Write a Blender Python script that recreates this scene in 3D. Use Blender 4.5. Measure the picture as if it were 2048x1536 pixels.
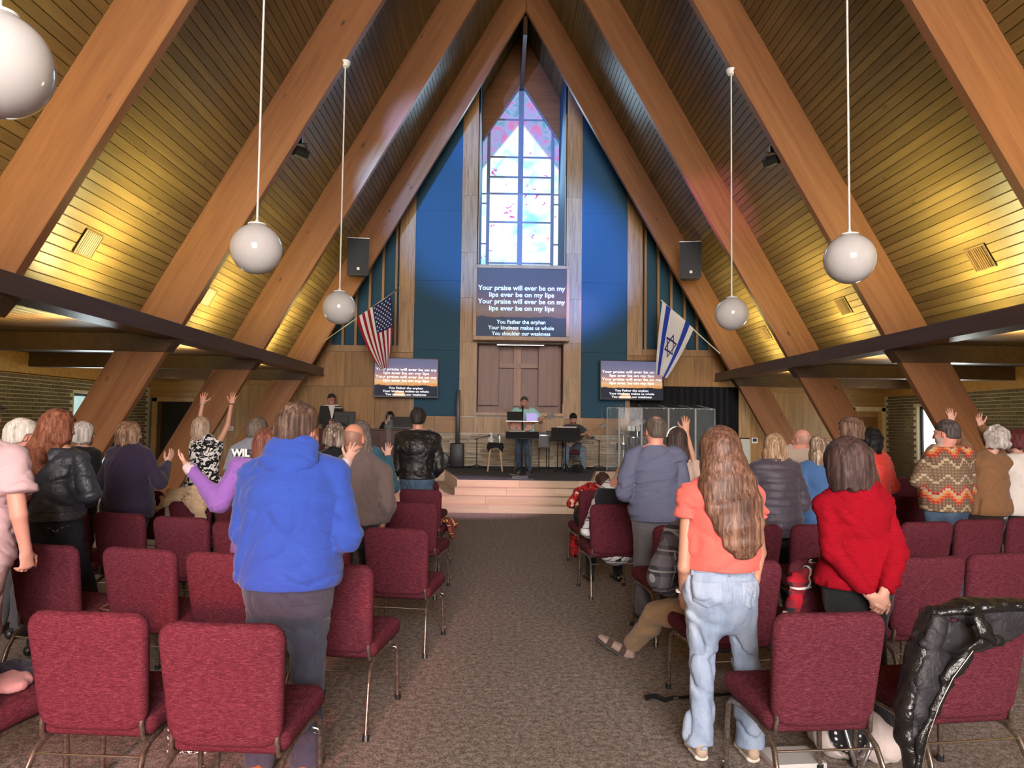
import bpy, bmesh, math, random
import numpy as np
from mathutils import Vector, Matrix
PI = math.pi
random.seed(7)
SC = bpy.context.scene
COL = SC.collection
for o in list(bpy.data.objects):
    bpy.data.objects.remove(o)

# ------------------------------------------------------------------ camera
FPX = 1480.0
CAM = Vector((-0.506, 0.0, 1.68))
CROT = Matrix.Rotation(math.radians(-0.89), 3, 'Z') @ Matrix.Rotation(PI/2 + math.radians(2.94), 3, 'X') @ Matrix.Rotation(math.radians(0.75), 3, 'Z')
cd = bpy.data.cameras.new('camera')
cam = bpy.data.objects.new('camera', cd); COL.objects.link(cam)
cam.matrix_world = Matrix.Translation(CAM) @ CROT.to_4x4()
cd.sensor_fit = 'HORIZONTAL'; cd.sensor_width = 36.0; cd.lens = 36.0*FPX/2048.0
cd.clip_start = 0.05; cd.clip_end = 200
SC.camera = cam

def at(px, py, Y):
    """world point that the photograph shows at pixel (px,py), standing Y metres down the nave"""
    d = CROT @ Vector(((px-1024)/FPX, -(py-768)/FPX, -1.0))
    return CAM + d*(Y/d.y)

# ------------------------------------------------------------------ world, exposure, large lights
W = bpy.data.worlds.new('world'); SC.world = W; W.use_nodes = True
bg = W.node_tree.nodes['Background']
bg.inputs[0].default_value = (0.80, 0.90, 1.0, 1); bg.inputs[1].default_value = 1.0
SC.view_settings.view_transform = 'Standard'; SC.view_settings.look = 'None'
SC.view_settings.exposure = 0.0; SC.view_settings.gamma = 1.0
SC.view_settings.use_curve_mapping = False
SC.cycles.max_bounces = 4; SC.cycles.diffuse_bounces = 3; SC.cycles.glossy_bounces = 2; SC.cycles.transmission_bounces = 2; SC.cycles.transparent_max_bounces = 8
SC.cycles.caustics_reflective = False; SC.cycles.caustics_refractive = False
SC.cycles.adaptive_threshold = 0.04; SC.cycles.use_light_tree = False

def area(name, loc, target, sx, sy, power, col, spread=PI):
    l = bpy.data.lights.new(name, 'AREA'); l.shape = 'RECTANGLE'; l.size = sx; l.size_y = sy
    l.energy = power; l.color = col; l.spread = spread
    o = bpy.data.objects.new(name, l); COL.objects.link(o); o.location = loc
    o.rotation_euler = (Vector(target)-Vector(loc)).to_track_quat('-Z', 'Y').to_euler()
    return o
def spot(name, loc, target, power, col, deg, blend=0.5, rad=0.05):
    l = bpy.data.lights.new(name, 'SPOT'); l.energy = power; l.color = col
    l.spot_size = math.radians(deg); l.spot_blend = blend; l.shadow_soft_size = rad
    o = bpy.data.objects.new(name, l); COL.objects.link(o); o.location = loc
    o.rotation_euler = (Vector(target)-Vector(loc)).to_track_quat('-Z', 'Y').to_euler()
    return o
# daylight through the tall gable window behind the congregation
area('rear_window_daylight', (0, -9.0, 4.6), (0, 8, 3.0), 6.2, 6.2, 3600, (1.0, 0.90, 0.85))
# the stained panes low in that window throw a warm patch on the nearest seats
spot('rear_stained_glass_light', (-2.6, -9.0, 3.6), (-2.0, 2.7, 0.5), 8000, (1.0, 0.20, 0.20), 11, 0.9, 0.4)
# daylight through the side aisle windows
area('left_window_daylight', (-9.45, 16.75, 1.2), (-5, 15.5, 1.5), 1.7, 2.0, 60, (0.85, 0.95, 1.0))
area('right_window_daylight', (9.45, 16.75, 1.2), (5, 15.5, 1.5), 1.7, 2.0, 110, (0.95, 1.0, 0.95))
# daylight through the stained chancel window
area('chancel_window_daylight', (0, 21.5, 8.4), (0, 14, 3.5), 2.0, 4.2, 150, (0.50, 0.78, 1.0))

# ------------------------------------------------------------------ materials
MATS = {}
class NT:
    def __init__(s, name):
        s.m = bpy.data.materials.new(name); s.m.use_nodes = True
        s.t = s.m.node_tree; s.b = s.t.nodes['Principled BSDF']; s.out = s.t.nodes['Material Output']
    def n(s, typ, **kw):
        nd = s.t.nodes.new(typ)
        for k, v in kw.items():
            if k.startswith('i_'):
                key = k[2:]; key = int(key) if key.isdigit() else key.replace('_', ' ')
                s.put(nd.inputs[key], v)
            else:
                setattr(nd, k, v)
        return nd
    def put(s, sock, v):
        if isinstance(v, bpy.types.NodeSocket): s.t.links.new(v, sock)
        elif isinstance(v, bpy.types.Node): s.t.links.new(v.outputs[0], sock)
        elif isinstance(v, (tuple, list)) and len(v) == 3 and sock.type == 'RGBA': sock.default_value = (*v, 1)
        else: sock.default_value = v
    def math(s, op, a, b=0.0, c=0.0):
        nd = s.t.nodes.new('ShaderNodeMath'); nd.operation = op
        s.put(nd.inputs[0], a); s.put(nd.inputs[1], b); s.put(nd.inputs[2], c); return nd.outputs[0]
    def ramp(s, fac, stops, interp='LINEAR'):
        nd = s.t.nodes.new('ShaderNodeValToRGB'); nd.color_ramp.interpolation = interp
        e = nd.color_ramp.elements
        while len(e) < len(stops): e.new(0.5)
        for el, (p, c) in zip(e, stops):
            el.position = p; el.color = (*c, 1) if len(c) == 3 else c
        s.put(nd.inputs[0], fac); return nd.outputs[0]
    def mix(s, fac, a, b, blend='MIX'):
        nd = s.t.nodes.new('ShaderNodeMix'); nd.data_type = 'RGBA'; nd.blend_type = blend
        s.put(nd.inputs[0], fac); s.put(nd.inputs[6], a); s.put(nd.inputs[7], b); return nd.outputs[2]
    def coord(s, kind='Object', scale=(1, 1, 1), rot=(0, 0, 0), loc=(0, 0, 0)):
        if kind == 'World':
            v = s.t.nodes.new('ShaderNodeNewGeometry').outputs['Position']
        else:
            v = s.t.nodes.new('ShaderNodeTexCoord').outputs[kind]
        mp = s.t.nodes.new('ShaderNodeMapping'); s.put(mp.inputs[0], v)
        mp.inputs['Scale'].default_value = scale; mp.inputs['Rotation'].default_value = rot; mp.inputs['Location'].default_value = loc
        return mp.outputs[0]
    def noise(s, vec, scale=5, detail=3, rough=0.5, dist=0.0, out=0):
        nd = s.n('ShaderNodeTexNoise'); s.put(nd.inputs['Vector'], vec)
        nd.inputs['Scale'].default_value = scale; nd.inputs['Detail'].default_value = detail
        nd.inputs['Roughness'].default_value = rough; nd.inputs['Distortion'].default_value = dist
        return nd.outputs[out]
    def vor(s, vec, scale=5, feature='F1', out='Distance', rnd=1.0):
        nd = s.n('ShaderNodeTexVoronoi', feature=feature); s.put(nd.inputs['Vector'], vec)
        nd.inputs['Scale'].default_value = scale; nd.inputs['Randomness'].default_value = rnd
        return nd.outputs[out]
    def sep(s, vec):
        nd = s.n('ShaderNodeSeparateXYZ'); s.put(nd.inputs[0], vec); return nd.outputs
    def rnd(s):
        return s.n('ShaderNodeObjectInfo').outputs['Random']
    def bump(s, h, strength=0.3, dist=0.01):
        nd = s.n('ShaderNodeBump'); nd.inputs['Strength'].default_value = strength
        nd.inputs['Distance'].default_value = dist; s.put(nd.inputs['Height'], h)
        s.put(s.b.inputs['Normal'], nd.outputs[0]); return nd
    def fin(s, color=None, rough=0.6, metal=0.0, spec=None, emit=None, estr=1.0, sheen=None):
        if color is not None: s.put(s.b.inputs['Base Color'], color)
        s.put(s.b.inputs['Roughness'], rough); s.put(s.b.inputs['Metallic'], metal)
        if spec is not None: s.put(s.b.inputs['Specular IOR Level'], spec)
        if emit is not None:
            s.put(s.b.inputs['Emission Color'], emit); s.b.inputs['Emission Strength'].default_value = estr
        if sheen is not None: s.b.inputs['Sheen Weight'].default_value = sheen
        return s.m
def cached(f):
    def g(*a):
        k = (f.__name__,)+a
        if k not in MATS: MATS[k] = f(*a)
        return MATS[k]
    return g

@cached
def m_plain(name, col, rough=0.6, metal=0.0, spec=0.5):
    n = NT(name); v = n.coord('Object')
    c = n.mix(n.math('MULTIPLY', n.noise(v, 14, 3), 0.22), col, tuple(x*0.55 for x in col))
    return n.fin(c, rough, metal, spec)
@cached
def m_wood(name, c1, c2, c3, axis='Y', knots=0.0, rough=0.42, space='Object', varyr=0.35, sc=1.0, kcol=(0.05, 0.025, 0.012)):
    """boards: grain drawn out along one axis, knots, a different tone per piece"""
    n = NT(name)
    s = {'X': (0.05, 1, 1), 'Y': (1, 0.05, 1), 'Z': (1, 1, 0.05)}[axis]
    off = n.math('MULTIPLY', n.rnd(), 37.0)
    base = n.coord(space)
    add = n.n('ShaderNodeVectorMath', operation='ADD'); n.put(add.inputs[0], base)
    cmb = n.n('ShaderNodeCombineXYZ'); [n.put(cmb.inputs[i], off) for i in range(3)]
    n.put(add.inputs[1], cmb.outputs[0])
    mp = n.n('ShaderNodeMapping'); n.put(mp.inputs[0], add.outputs[0]); mp.inputs['Scale'].default_value = s
    g = n.noise(mp.outputs[0], 9*sc, 3, 0.6, 0.9)
    fine = n.noise(mp.outputs[0], 70*sc, 1, 0.6, 0.3)
    c = n.ramp(g, [(0.25, c1), (0.52, c2), (0.78, c3)])
    c = n.mix(n.math('MULTIPLY', fine, 0.35), c, tuple(x*0.45 for x in c1))
    tone = n.math('SUBTRACT', n.rnd(), 0.5)
    hs = n.n('ShaderNodeHueSaturation'); n.put(hs.inputs['Color'], c)
    n.put(hs.inputs['Value'], n.math('MULTIPLY_ADD', tone, varyr*2, 1.0))
    c = hs.outputs[0]
    if knots:
        ks = {'X': (0.45, 0, 1), 'Y': (0, 0.40, 1), 'Z': (1, 0, 0.45)}[axis]
        mk = n.n('ShaderNodeMapping'); n.put(mk.inputs[0], add.outputs[0]); mk.inputs['Scale'].default_value = ks
        wob = n.noise(mk.outputs[0], 6, 2)
        v = n.vor(mk.outputs[0], knots); pick = n.math('LESS_THAN', n.sep(n.vor(mk.outputs[0], knots, 'F1', 'Color'))[0], 0.55)
        d = n.math('ADD', n.math('MULTIPLY_ADD', wob, 0.09, v), n.math('MULTIPLY', pick, 0.5))
        k = n.ramp(d, [(0.085, (1, 1, 1)), (0.15, (0, 0, 0))])
        c = n.mix(n.math('MULTIPLY', k, 0.85), c, kcol)
    return n.fin(c, rough, 0.0, 0.45)
M_DECK = m_wood('pine_roof_boards', (0.125, 0.078, 0.029), (0.182, 0.117, 0.043), (0.228, 0.152, 0.062), 'Y', 4.5, 0.36, 'World', 0.22)
M_BEAM = m_wood('glulam_beam', (0.225, 0.090, 0.034), (0.300, 0.126, 0.048), (0.365, 0.165, 0.068), 'X', 3.6, 0.42, 'Object', 0.05, 0.9)
M_DARKW = m_wood('dark_stained_wood', (0.055, 0.026, 0.013), (0.080, 0.040, 0.020), (0.105, 0.054, 0.028), 'Y', 0.0, 0.38, 'Object', 0.1)
M_PLY = m_wood('oak_plywood', (0.27, 0.125, 0.038), (0.40, 0.205, 0.066), (0.50, 0.28, 0.10), 'Z', 0.0, 0.45, 'Object', 0.14, 1.5)
M_PLYH = m_wood('oak_plywood_level', (0.26, 0.12, 0.036), (0.38, 0.195, 0.064), (0.47, 0.26, 0.095), 'X', 0.0, 0.45, 'Object', 0.14, 1.5)
M_PLYF = m_wood('flame_grain_plywood', (0.27, 0.14, 0.055), (0.50, 0.30, 0.13), (0.62, 0.40, 0.19), 'Z', 0.0, 0.45, 'Object', 0.08, 2.4)
M_REDOAK = m_wood('red_oak', (0.17, 0.058, 0.030), (0.25, 0.095, 0.050), (0.32, 0.135, 0.072), 'Z', 0.0, 0.42, 'Object', 0.1, 1.4)
M_REDOAK2 = m_wood('red_oak_cross', (0.27, 0.11, 0.058), (0.38, 0.17, 0.095), (0.46, 0.22, 0.125), 'Z', 0.0, 0.42, 'Object', 0.1, 1.4)
M_LAM = m_wood('stage_laminate', (0.56, 0.41, 0.27), (0.66, 0.50, 0.35), (0.74, 0.58, 0.42), 'X', 0.0, 0.5, 'Object', 0.12, 0.6)
M_TRIM = m_wood('oak_trim', (0.34, 0.18, 0.07), (0.45, 0.26, 0.11), (0.52, 0.32, 0.14), 'Z', 0.0, 0.4, 'Object', 0.06)
M_PALE = m_wood('pale_oak_trim', (0.55, 0.40, 0.22), (0.66, 0.50, 0.29), (0.72, 0.56, 0.34), 'Z', 0.0, 0.4, 'Object', 0.06)
M_STOOL = m_wood('beech', (0.55, 0.33, 0.15), (0.66, 0.42, 0.20), (0.72, 0.48, 0.25), 'Z', 0.0, 0.4, 'Object', 0.05)
M_BLUE = m_plain('blue_acoustic_paint', (0.022, 0.090, 0.150), 0.75)
M_BLACKC = m_plain('black_curtain_cloth', (0.008, 0.008, 0.011), 0.9)
M_BLACK = m_plain('black_plastic', (0.012, 0.012, 0.014), 0.42)
M_BLACKM = m_plain('black_metal', (0.015, 0.015, 0.016), 0.35, 0.6)
M_CHROME = m_plain('chrome', (0.75, 0.75, 0.76), 0.18, 1.0)
M_STEEL = m_plain('brushed_steel', (0.55, 0.55, 0.56), 0.35, 1.0)
M_WHITE = m_plain('white_enamel', (0.78, 0.78, 0.76), 0.35)
M_OPAL = m_plain('opal_glass_white', (0.62, 0.60, 0.59), 0.08, 0.0, 0.6)
M_STAGEC = m_plain('stage_carpet', (0.075, 0.080, 0.088), 0.95)
def _brick():
    n = NT('brick'); v = n.coord('World')
    r = n.rnd(); c = n.ramp(n.math('ADD', n.math('MULTIPLY', r, 0.75), n.math('MULTIPLY', n.noise(v, 5, 4), 0.4)), [(0.1, (0.060, 0.040, 0.026)), (0.45, (0.105, 0.072, 0.044)), (0.75, (0.145, 0.105, 0.066)), (1.0, (0.085, 0.056, 0.038))])
    n.bump(n.noise(v, 60, 3), 0.3, 0.004); return n.fin(c, 0.85)
M_BRICK = _brick()
M_MORTAR = m_plain('mortar', (0.50, 0.45, 0.36), 0.9)
def _stone():
    n = NT('ledge_stone'); v = n.coord('World', (1, 1, 3))
    c = n.ramp(n.math('ADD', n.math('MULTIPLY', n.rnd(), 0.8), n.math('MULTIPLY', n.noise(v, 4, 4), 0.3)), [(0.1, (0.33, 0.24, 0.16)), (0.4, (0.52, 0.42, 0.30)), (0.65, (0.63, 0.54, 0.41)), (0.9, (0.40, 0.33, 0.26)), (1.0, (0.25, 0.22, 0.19))])
    n.bump(n.noise(v, 18, 4), 0.5, 0.01); return n.fin(c, 0.85)
M_STONE = _stone()
def _carpet():
    n = NT('speckled_carpet'); v = n.coord('World')
    a = n.noise(v, 26, 3, 0.75); b = n.noise(v, 95, 1, 0.7); l = n.noise(v, 1.2, 2)
    f = n.math('ADD', n.math('MULTIPLY', a, 0.55), n.math('MULTIPLY', b, 0.45))
    c = n.ramp(f, [(0.36, (0.095, 0.077, 0.067)), (0.48, (0.215, 0.172, 0.150)), (0.60, (0.42, 0.35, 0.31))])
    c = n.mix(n.math('MULTIPLY', l, 0.25), c, (0.11, 0.09, 0.07))
    n.bump(f, 0.5, 0.012); return n.fin(c, 0.97, 0, 0.1)
M_CARPET = _carpet()
def _fabric():
    n = NT('burgundy_chair_fabric'); v = n.coord('Object', (1, 1, 1))
    st = n.noise(n.coord('Object', (14, 14, 110)), 3.0, 3, 0.7); sp = n.noise(v, 260, 2, 0.6)
    f = n.math('ADD', n.math('MULTIPLY', st, 0.65), n.math('MULTIPLY', sp, 0.35))
    c = n.ramp(f, [(0.36, (0.052, 0.008, 0.015)), (0.52, (0.100, 0.017, 0.028)), (0.68, (0.205, 0.062, 0.078))])
    n.bump(f, 0.35, 0.004); return n.fin(c, 0.9, 0, 0.15)
M_FAB = _fabric()
def _bronze():
    n = NT('bronze_powdercoat'); v = n.coord('Object')
    c = n.ramp(n.noise(v, 45, 3, 0.7), [(0.35, (0.13, 0.095, 0.075)), (0.65, (0.30, 0.235, 0.19))])
    return n.fin(c, 0.32, 0.75)
M_BRONZE = _bronze()
def m_emit(name, col, s):
    n = NT(name); return n.fin(col, 0.5, 0, 0.2, col, s)
M_LAMP = m_emit('lamp_diffuser', (1.0, 0.92, 0.78), 14.0)
M_TUBE = m_emit('fluorescent_tube', (1.0, 0.84, 0.36), 9.0)
M_DAY = m_emit('bright_daylight_glass', (0.92, 1.0, 0.97), 2.6)
M_DAYB = m_emit('leafy_daylight_glass', (0.35, 0.52, 0.55), 1.0)

# ------------------------------------------------------------------ mesh helpers
class MB:
    def __init__(s): s.v = []; s.f = []; s.mi = []; s.cur = 0
    def add(s, V, F):
        b = len(s.v); s.v += [tuple(p) for p in V]
        for f in F: s.f.append(tuple(i+b for i in f)); s.mi.append(s.cur)
        return s
    def box(s, lo, hi, ch=0.0):
        (x0, y0, z0), (x1, y1, z1) = lo, hi
        if ch <= 0:
            V = [(x0,y0,z0),(x1,y0,z0),(x1,y1,z0),(x0,y1,z0),(x0,y0,z1),(x1,y0,z1),(x1,y1,z1),(x0,y1,z1)]
            return s.add(V, [(0,3,2,1),(4,5,6,7),(0,1,5,4),(1,2,6,5),(2,3,7,6),(3,0,4,7)])
        c = min(ch, (x1-x0)*.45, (y1-y0)*.45, (z1-z0)*.45)
        bm = bmesh.new(); bmesh.ops.create_cube(bm, size=1.0)
        for v in bm.verts: v.co = ((x0+x1)/2+v.co.x*(x1-x0), (y0+y1)/2+v.co.y*(y1-y0), (z0+z1)/2+v.co.z*(z1-z0))
        bmesh.ops.bevel(bm, geom=list(bm.edges), offset=c, segments=2, profile=0.5, affect='EDGES')
        return s.bm(bm)
    def bm(s, bm):
        bm.verts.index_update(); s.add([v.co[:] for v in bm.verts], [[v.index for v in f.verts] for f in bm.faces]); bm.free(); return s
    def obox(s, c, ax, h, ch=0.0):
        """box with centre c, axes ax (3 vectors), half sizes h"""
        t = MB().box((-h[0], -h[1], -h[2]), (h[0], h[1], h[2]), ch)
        A = [Vector(a).normalized() for a in ax]; c = Vector(c)
        return s.add([c+A[0]*p[0]+A[1]*p[1]+A[2]*p[2] for p in t.v], t.f)
    def tube(s, pts, r, n=10, cap=True, flat=None):
        """sweep; r number or list; flat=(axis, factor) squashes the section along axis"""
        P = [Vector(p) for p in pts]; m = len(P)
        R = r if isinstance(r, (list, tuple)) else [r]*m
        V = []; prev = None
        for i in range(m):
            t = (P[min(i+1, m-1)]-P[max(i-1, 0)]).normalized()
            if prev is None:
                a = Vector((0, 0, 1)) if abs(t.z) < 0.9 else Vector((1, 0, 0))
                u = t.cross(a).normalized()
            else:
                u = (prev - t*prev.dot(t)).normalized()
            prev = u; w = t.cross(u)
            for k in range(n):
                d = (u*math.cos(2*PI*k/n)+w*math.sin(2*PI*k/n))*R[i]
                if flat: a = Vector(flat[0]).normalized(); d = d - a*d.dot(a)*(1-flat[1])
                V.append(P[i]+d)
        F = []
        for i in range(m-1):
            for k in range(n):
                k2 = (k+1) % n; F.append((i*n+k, i*n+k2, (i+1)*n+k2, (i+1)*n+k))
        if cap: F.append(tuple(range(n))[::-1]); F.append(tuple((m-1)*n+k for k in range(n)))
        return s.add(V, F)
    def lathe(s, prof, c=(0, 0, 0), n=24, axis='Z'):
        V = []; F = []; m = len(prof)
        for r, z in prof:
            for k in range(n):
                a = 2*PI*k/n; p = (r*math.cos(a), r*math.sin(a), z)
                if axis == 'Y': p = (p[0], p[2], -p[1])
                if axis == 'X': p = (p[2], p[0], p[1])
                V.append((c[0]+p[0], c[1]+p[1], c[2]+p[2]))
        for i in range(m-1):
            for k in range(n):
                k2 = (k+1) % n; F.append((i*n+k, i*n+k2, (i+1)*n+k2, (i+1)*n+k))
        F.append(tuple(range(n))[::-1]); F.append(tuple((m-1)*n+k for k in range(n)))
        return s.add(V, F)
    def prism(s, poly, d, axis='Y'):
        """polygon in XZ (axis Y) / XY (axis Z) / YZ (axis X), extruded between d[0], d[1]"""
        n = len(poly)
        def p(a, b, h): return {'Y': (a, h, b), 'Z': (a, b, h), 'X': (h, a, b)}[axis]
        V = [p(a, b, d[0]) for a, b in poly]+[p(a, b, d[1]) for a, b in poly]
        F = [tuple(range(n)), tuple(range(2*n-1, n-1, -1))]+[(i, (i+1) % n, n+(i+1) % n, n+i) for i in range(n)]
        return s.add(V, F)
    def sphere(s, c, r, nu=20, nv=12):
        r3 = r if isinstance(r, (tuple, list)) else (r, r, r)
        prof = [(math.sin(PI*i/nv), -math.cos(PI*i/nv)) for i in range(nv+1)]
        prof[0] = (0.002, -1); prof[-1] = (0.002, 1)
        t = MB().lathe(prof, (0, 0, 0), nu)
        return s.add([(c[0]+p[0]*r3[0], c[1]+p[1]*r3[1], c[2]+p[2]*r3[2]) for p in t.v], t.f)
    def mesh(s, name, mats, smooth=False):
        me = bpy.data.meshes.new(name); me.from_pydata(s.v, [], s.f)
        mats = mats if isinstance(mats, (list, tuple)) else [mats]
        for m in mats: me.materials.append(m)
        if len(mats) > 1: me.polygons.foreach_set('material_index', s.mi)
        bm = bmesh.new(); bm.from_mesh(me); bmesh.ops.recalc_face_normals(bm, faces=bm.faces); bm.to_mesh(me); bm.free()
        if smooth: smooth_mesh(me, smooth if isinstance(smooth, float) else 0.7)
        return me
    def obj(s, name, mats, parent=None, smooth=False, loc=None):
        return link(name, s.mesh(name, mats, smooth), parent, loc)
def smooth_mesh(me, ang=0.7):
    me.shade_smooth()
    bm = bmesh.new(); bm.from_mesh(me)
    for e in bm.edges:
        if len(e.link_faces) == 2 and e.calc_face_angle(0) > ang: e.smooth = False
    bm.to_mesh(me); bm.free()
def link(name, me, parent=None, loc=None, rot=None):
    o = bpy.data.objects.new(name, me); COL.objects.link(o)
    if parent is not None: o.parent = parent
    if loc is not None: o.location = loc
    if rot is not None: o.rotation_euler = rot
    return o
def thing(name, label, cat, loc=(0, 0, 0), rz=0.0, group=None):
    o = link(name, None, None, loc, (0, 0, rz)); o.empty_display_size = 0.1
    return tag(o, label, cat, group)
def tag(o, label, cat, group=None):
    o['label'] = label; o['category'] = cat
    if group: o['group'] = group
    return o
def struct(o, label=None):
    o['kind'] = 'structure'
    if label: o['label'] = label
    return o
def stuff(o): o['kind'] = 'stuff'; return o
def copy_tree(o, parent=None):
    c = o.copy(); COL.objects.link(c); c.parent = parent
    for ch in o.children: copy_tree(ch, c)
    return c
def text_mesh(s, size, mat, ext=0.002, bold=0.0, align='CENTER'):
    cu = bpy.data.curves.new('lettering', 'FONT'); cu.body = s; cu.size = size; cu.extrude = ext
    cu.align_x = align; cu.offset = bold; cu.resolution_u = 3
    o = bpy.data.objects.new('tmp', cu); COL.objects.link(o)
    bpy.context.view_layer.update()
    me = bpy.data.meshes.new_from_object(o.evaluated_get(bpy.context.evaluated_depsgraph_get()))
    bpy.data.objects.remove(o); me.materials.clear(); me.materials.append(mat); me.name = 'lettering'
    return me
# ================================================================== THE ROOM
SL = 1.755; APEX = 11.95; WIN = 5.09; WALLX = 9.55; FRONT = 19.2; REAR = -9.6
TH = math.atan(SL); DEPTH = 0.63; DZ = DEPTH/math.cos(TH); RIDGE = APEX+DZ
FRAMES = [17.95-3.658*k for k in range(8)] + [None]
ZST = 0.54        # stage height

floor = struct(MB().box((-9.9, REAR-0.2, -0.1), (9.9, 22, 0)).obj('floor', M_CARPET))

XE = (RIDGE+0.03-2.94)/SL
# ---- roof: a dark backing slab, then every tongue-and-groove board
ceiling = struct(MB().prism([(0, RIDGE+0.03), (XE, RIDGE+0.03-SL*XE), (XE+0.3, RIDGE+0.03-SL*XE), (0, RIDGE+0.55)], (REAR, 22), 'Y').prism([(0, RIDGE+0.03), (-XE, RIDGE+0.03-SL*XE), (-XE-0.3, RIDGE+0.03-SL*XE), (0, RIDGE+0.55)], (REAR, 22), 'Y').obj('ceiling', M_DARKW))
BW = 0.118
nb = int((RIDGE-2.9)/math.sin(TH)/BW)
L = 22.0-REAR
bmv = []
prof = [(-BW/2+0.0015, 0.0), (-BW/2+0.0015, -0.012), (-BW/2+0.008, -0.022), (BW/2-0.008, -0.022), (BW/2-0.0015, -0.012), (BW/2-0.0015, 0.0)]
bd = MB().prism([(a, b) for a, b in prof], (0, L), 'Y').mesh('roof_board', M_DECK)
for sd in (-1, 1):
    for i in range(nb):
        s_ = (i+0.5)*BW
        x = sd*s_*math.cos(TH); z = RIDGE-s_*math.sin(TH)
        link('roof_board', bd, ceiling, (x, REAR, z), (0, sd*TH, 0))

# ---- glulam A-frames, one beam per side, running from the floor to the ridge
def beam_mesh():
    bl = (APEX+0.05)/math.sin(TH)           # length along the inner edge
    m = MB()
    e = DEPTH/math.tan(PI/2-TH)
    # local: x up along the slope, z = outward normal, y thickness
    m.prism([(0, 0), (bl, 0), (bl+DEPTH*math.tan(TH), DEPTH), (-DEPTH/math.tan(TH), DEPTH)], (0, 0.135), 'Y')
    me = m.mesh('roof_beam', M_BEAM)
    bm = bmesh.new(); bm.from_mesh(me)
    bmesh.ops.bevel(bm, geom=list(bm.edges), offset=0.006, segments=1, affect='EDGES'); bm.to_mesh(me); bm.free()
    return me
bmesh_ = beam_mesh()
X0 = APEX/SL
kk = 1
for fi, fy in enumerate(FRAMES[:-1]):
    for sd in (-1, 1):
        o = link('trim_%d' % kk, bmesh_); kk += 1
        if sd < 0: o.matrix_world = Matrix(((math.cos(TH), 0, -math.sin(TH), -X0), (0, 1, 0, fy), (math.sin(TH), 0, math.cos(TH), 0), (0, 0, 0, 1)))
        else: o.matrix_world = Matrix(((-math.cos(TH), 0, math.sin(TH), X0), (0, 1, 0, fy), (math.sin(TH), 0, math.cos(TH), 0), (0, 0, 0, 1)))
        struct(o)
# ridge post and hanging rods seen in the peak
o = struct(MB().box((-0.05, 18.3, APEX-0.45), (0.05, 21.6, RIDGE-0.2)).obj('trim_%d' % kk, M_DARKW)); kk += 1

# ---- side aisles: fascia, soffit boards, joists
for sd in (-1, 1):
    a, b = sorted((sd*WIN, sd*(WIN+0.06)))
    struct(MB().box((a, REAR, 2.84), (b, FRONT, 3.02), 0.006).obj('trim_%d' % kk, M_DARKW)); kk += 1
    a, b = sorted((sd*WIN, sd*(WIN+0.30)))
    struct(MB().box((a-0.02, REAR, 2.80), (b+0.02, FRONT, 2.845)).obj('trim_%d' % kk, M_DARKW)); kk += 1
    cs = struct(MB().box((min(sd*(WIN+.06), sd*9.7), REAR, 2.89), (max(sd*(WIN+.06), sd*9.7), FRONT, 2.95)).obj('ceiling_side', M_DARKW)); cs.name = 'ceiling_%s' % ('left' if sd < 0 else 'right')
    sb = MB().box((-0.068, 0, 0), (0.068, FRONT-REAR, 0.018), 0.004).mesh('soffit_board', M_DARKW)
    nbx = int((9.55-WIN-0.3)/0.14)
    for i in range(nbx):
        link('soffit_board', sb, cs, (sd*(WIN+0.30+0.07+i*0.14), REAR, 2.870))
    for fy in FRAMES[:-1]:
        a, b = sorted((sd*(WIN+0.02), sd*WALLX))
        poly = [(sd*(WIN+0.06), 2.80), (sd*(WIN+0.20), 2.62), (sd*WALLX, 2.62), (sd*WALLX, 2.88), (sd*(WIN+0.06), 2.88)]
        struct(MB().prism(poly, (fy-0.06, fy+0.195), 'Y').obj('trim_%d' % kk, M_DARKW)); kk += 1

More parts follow.
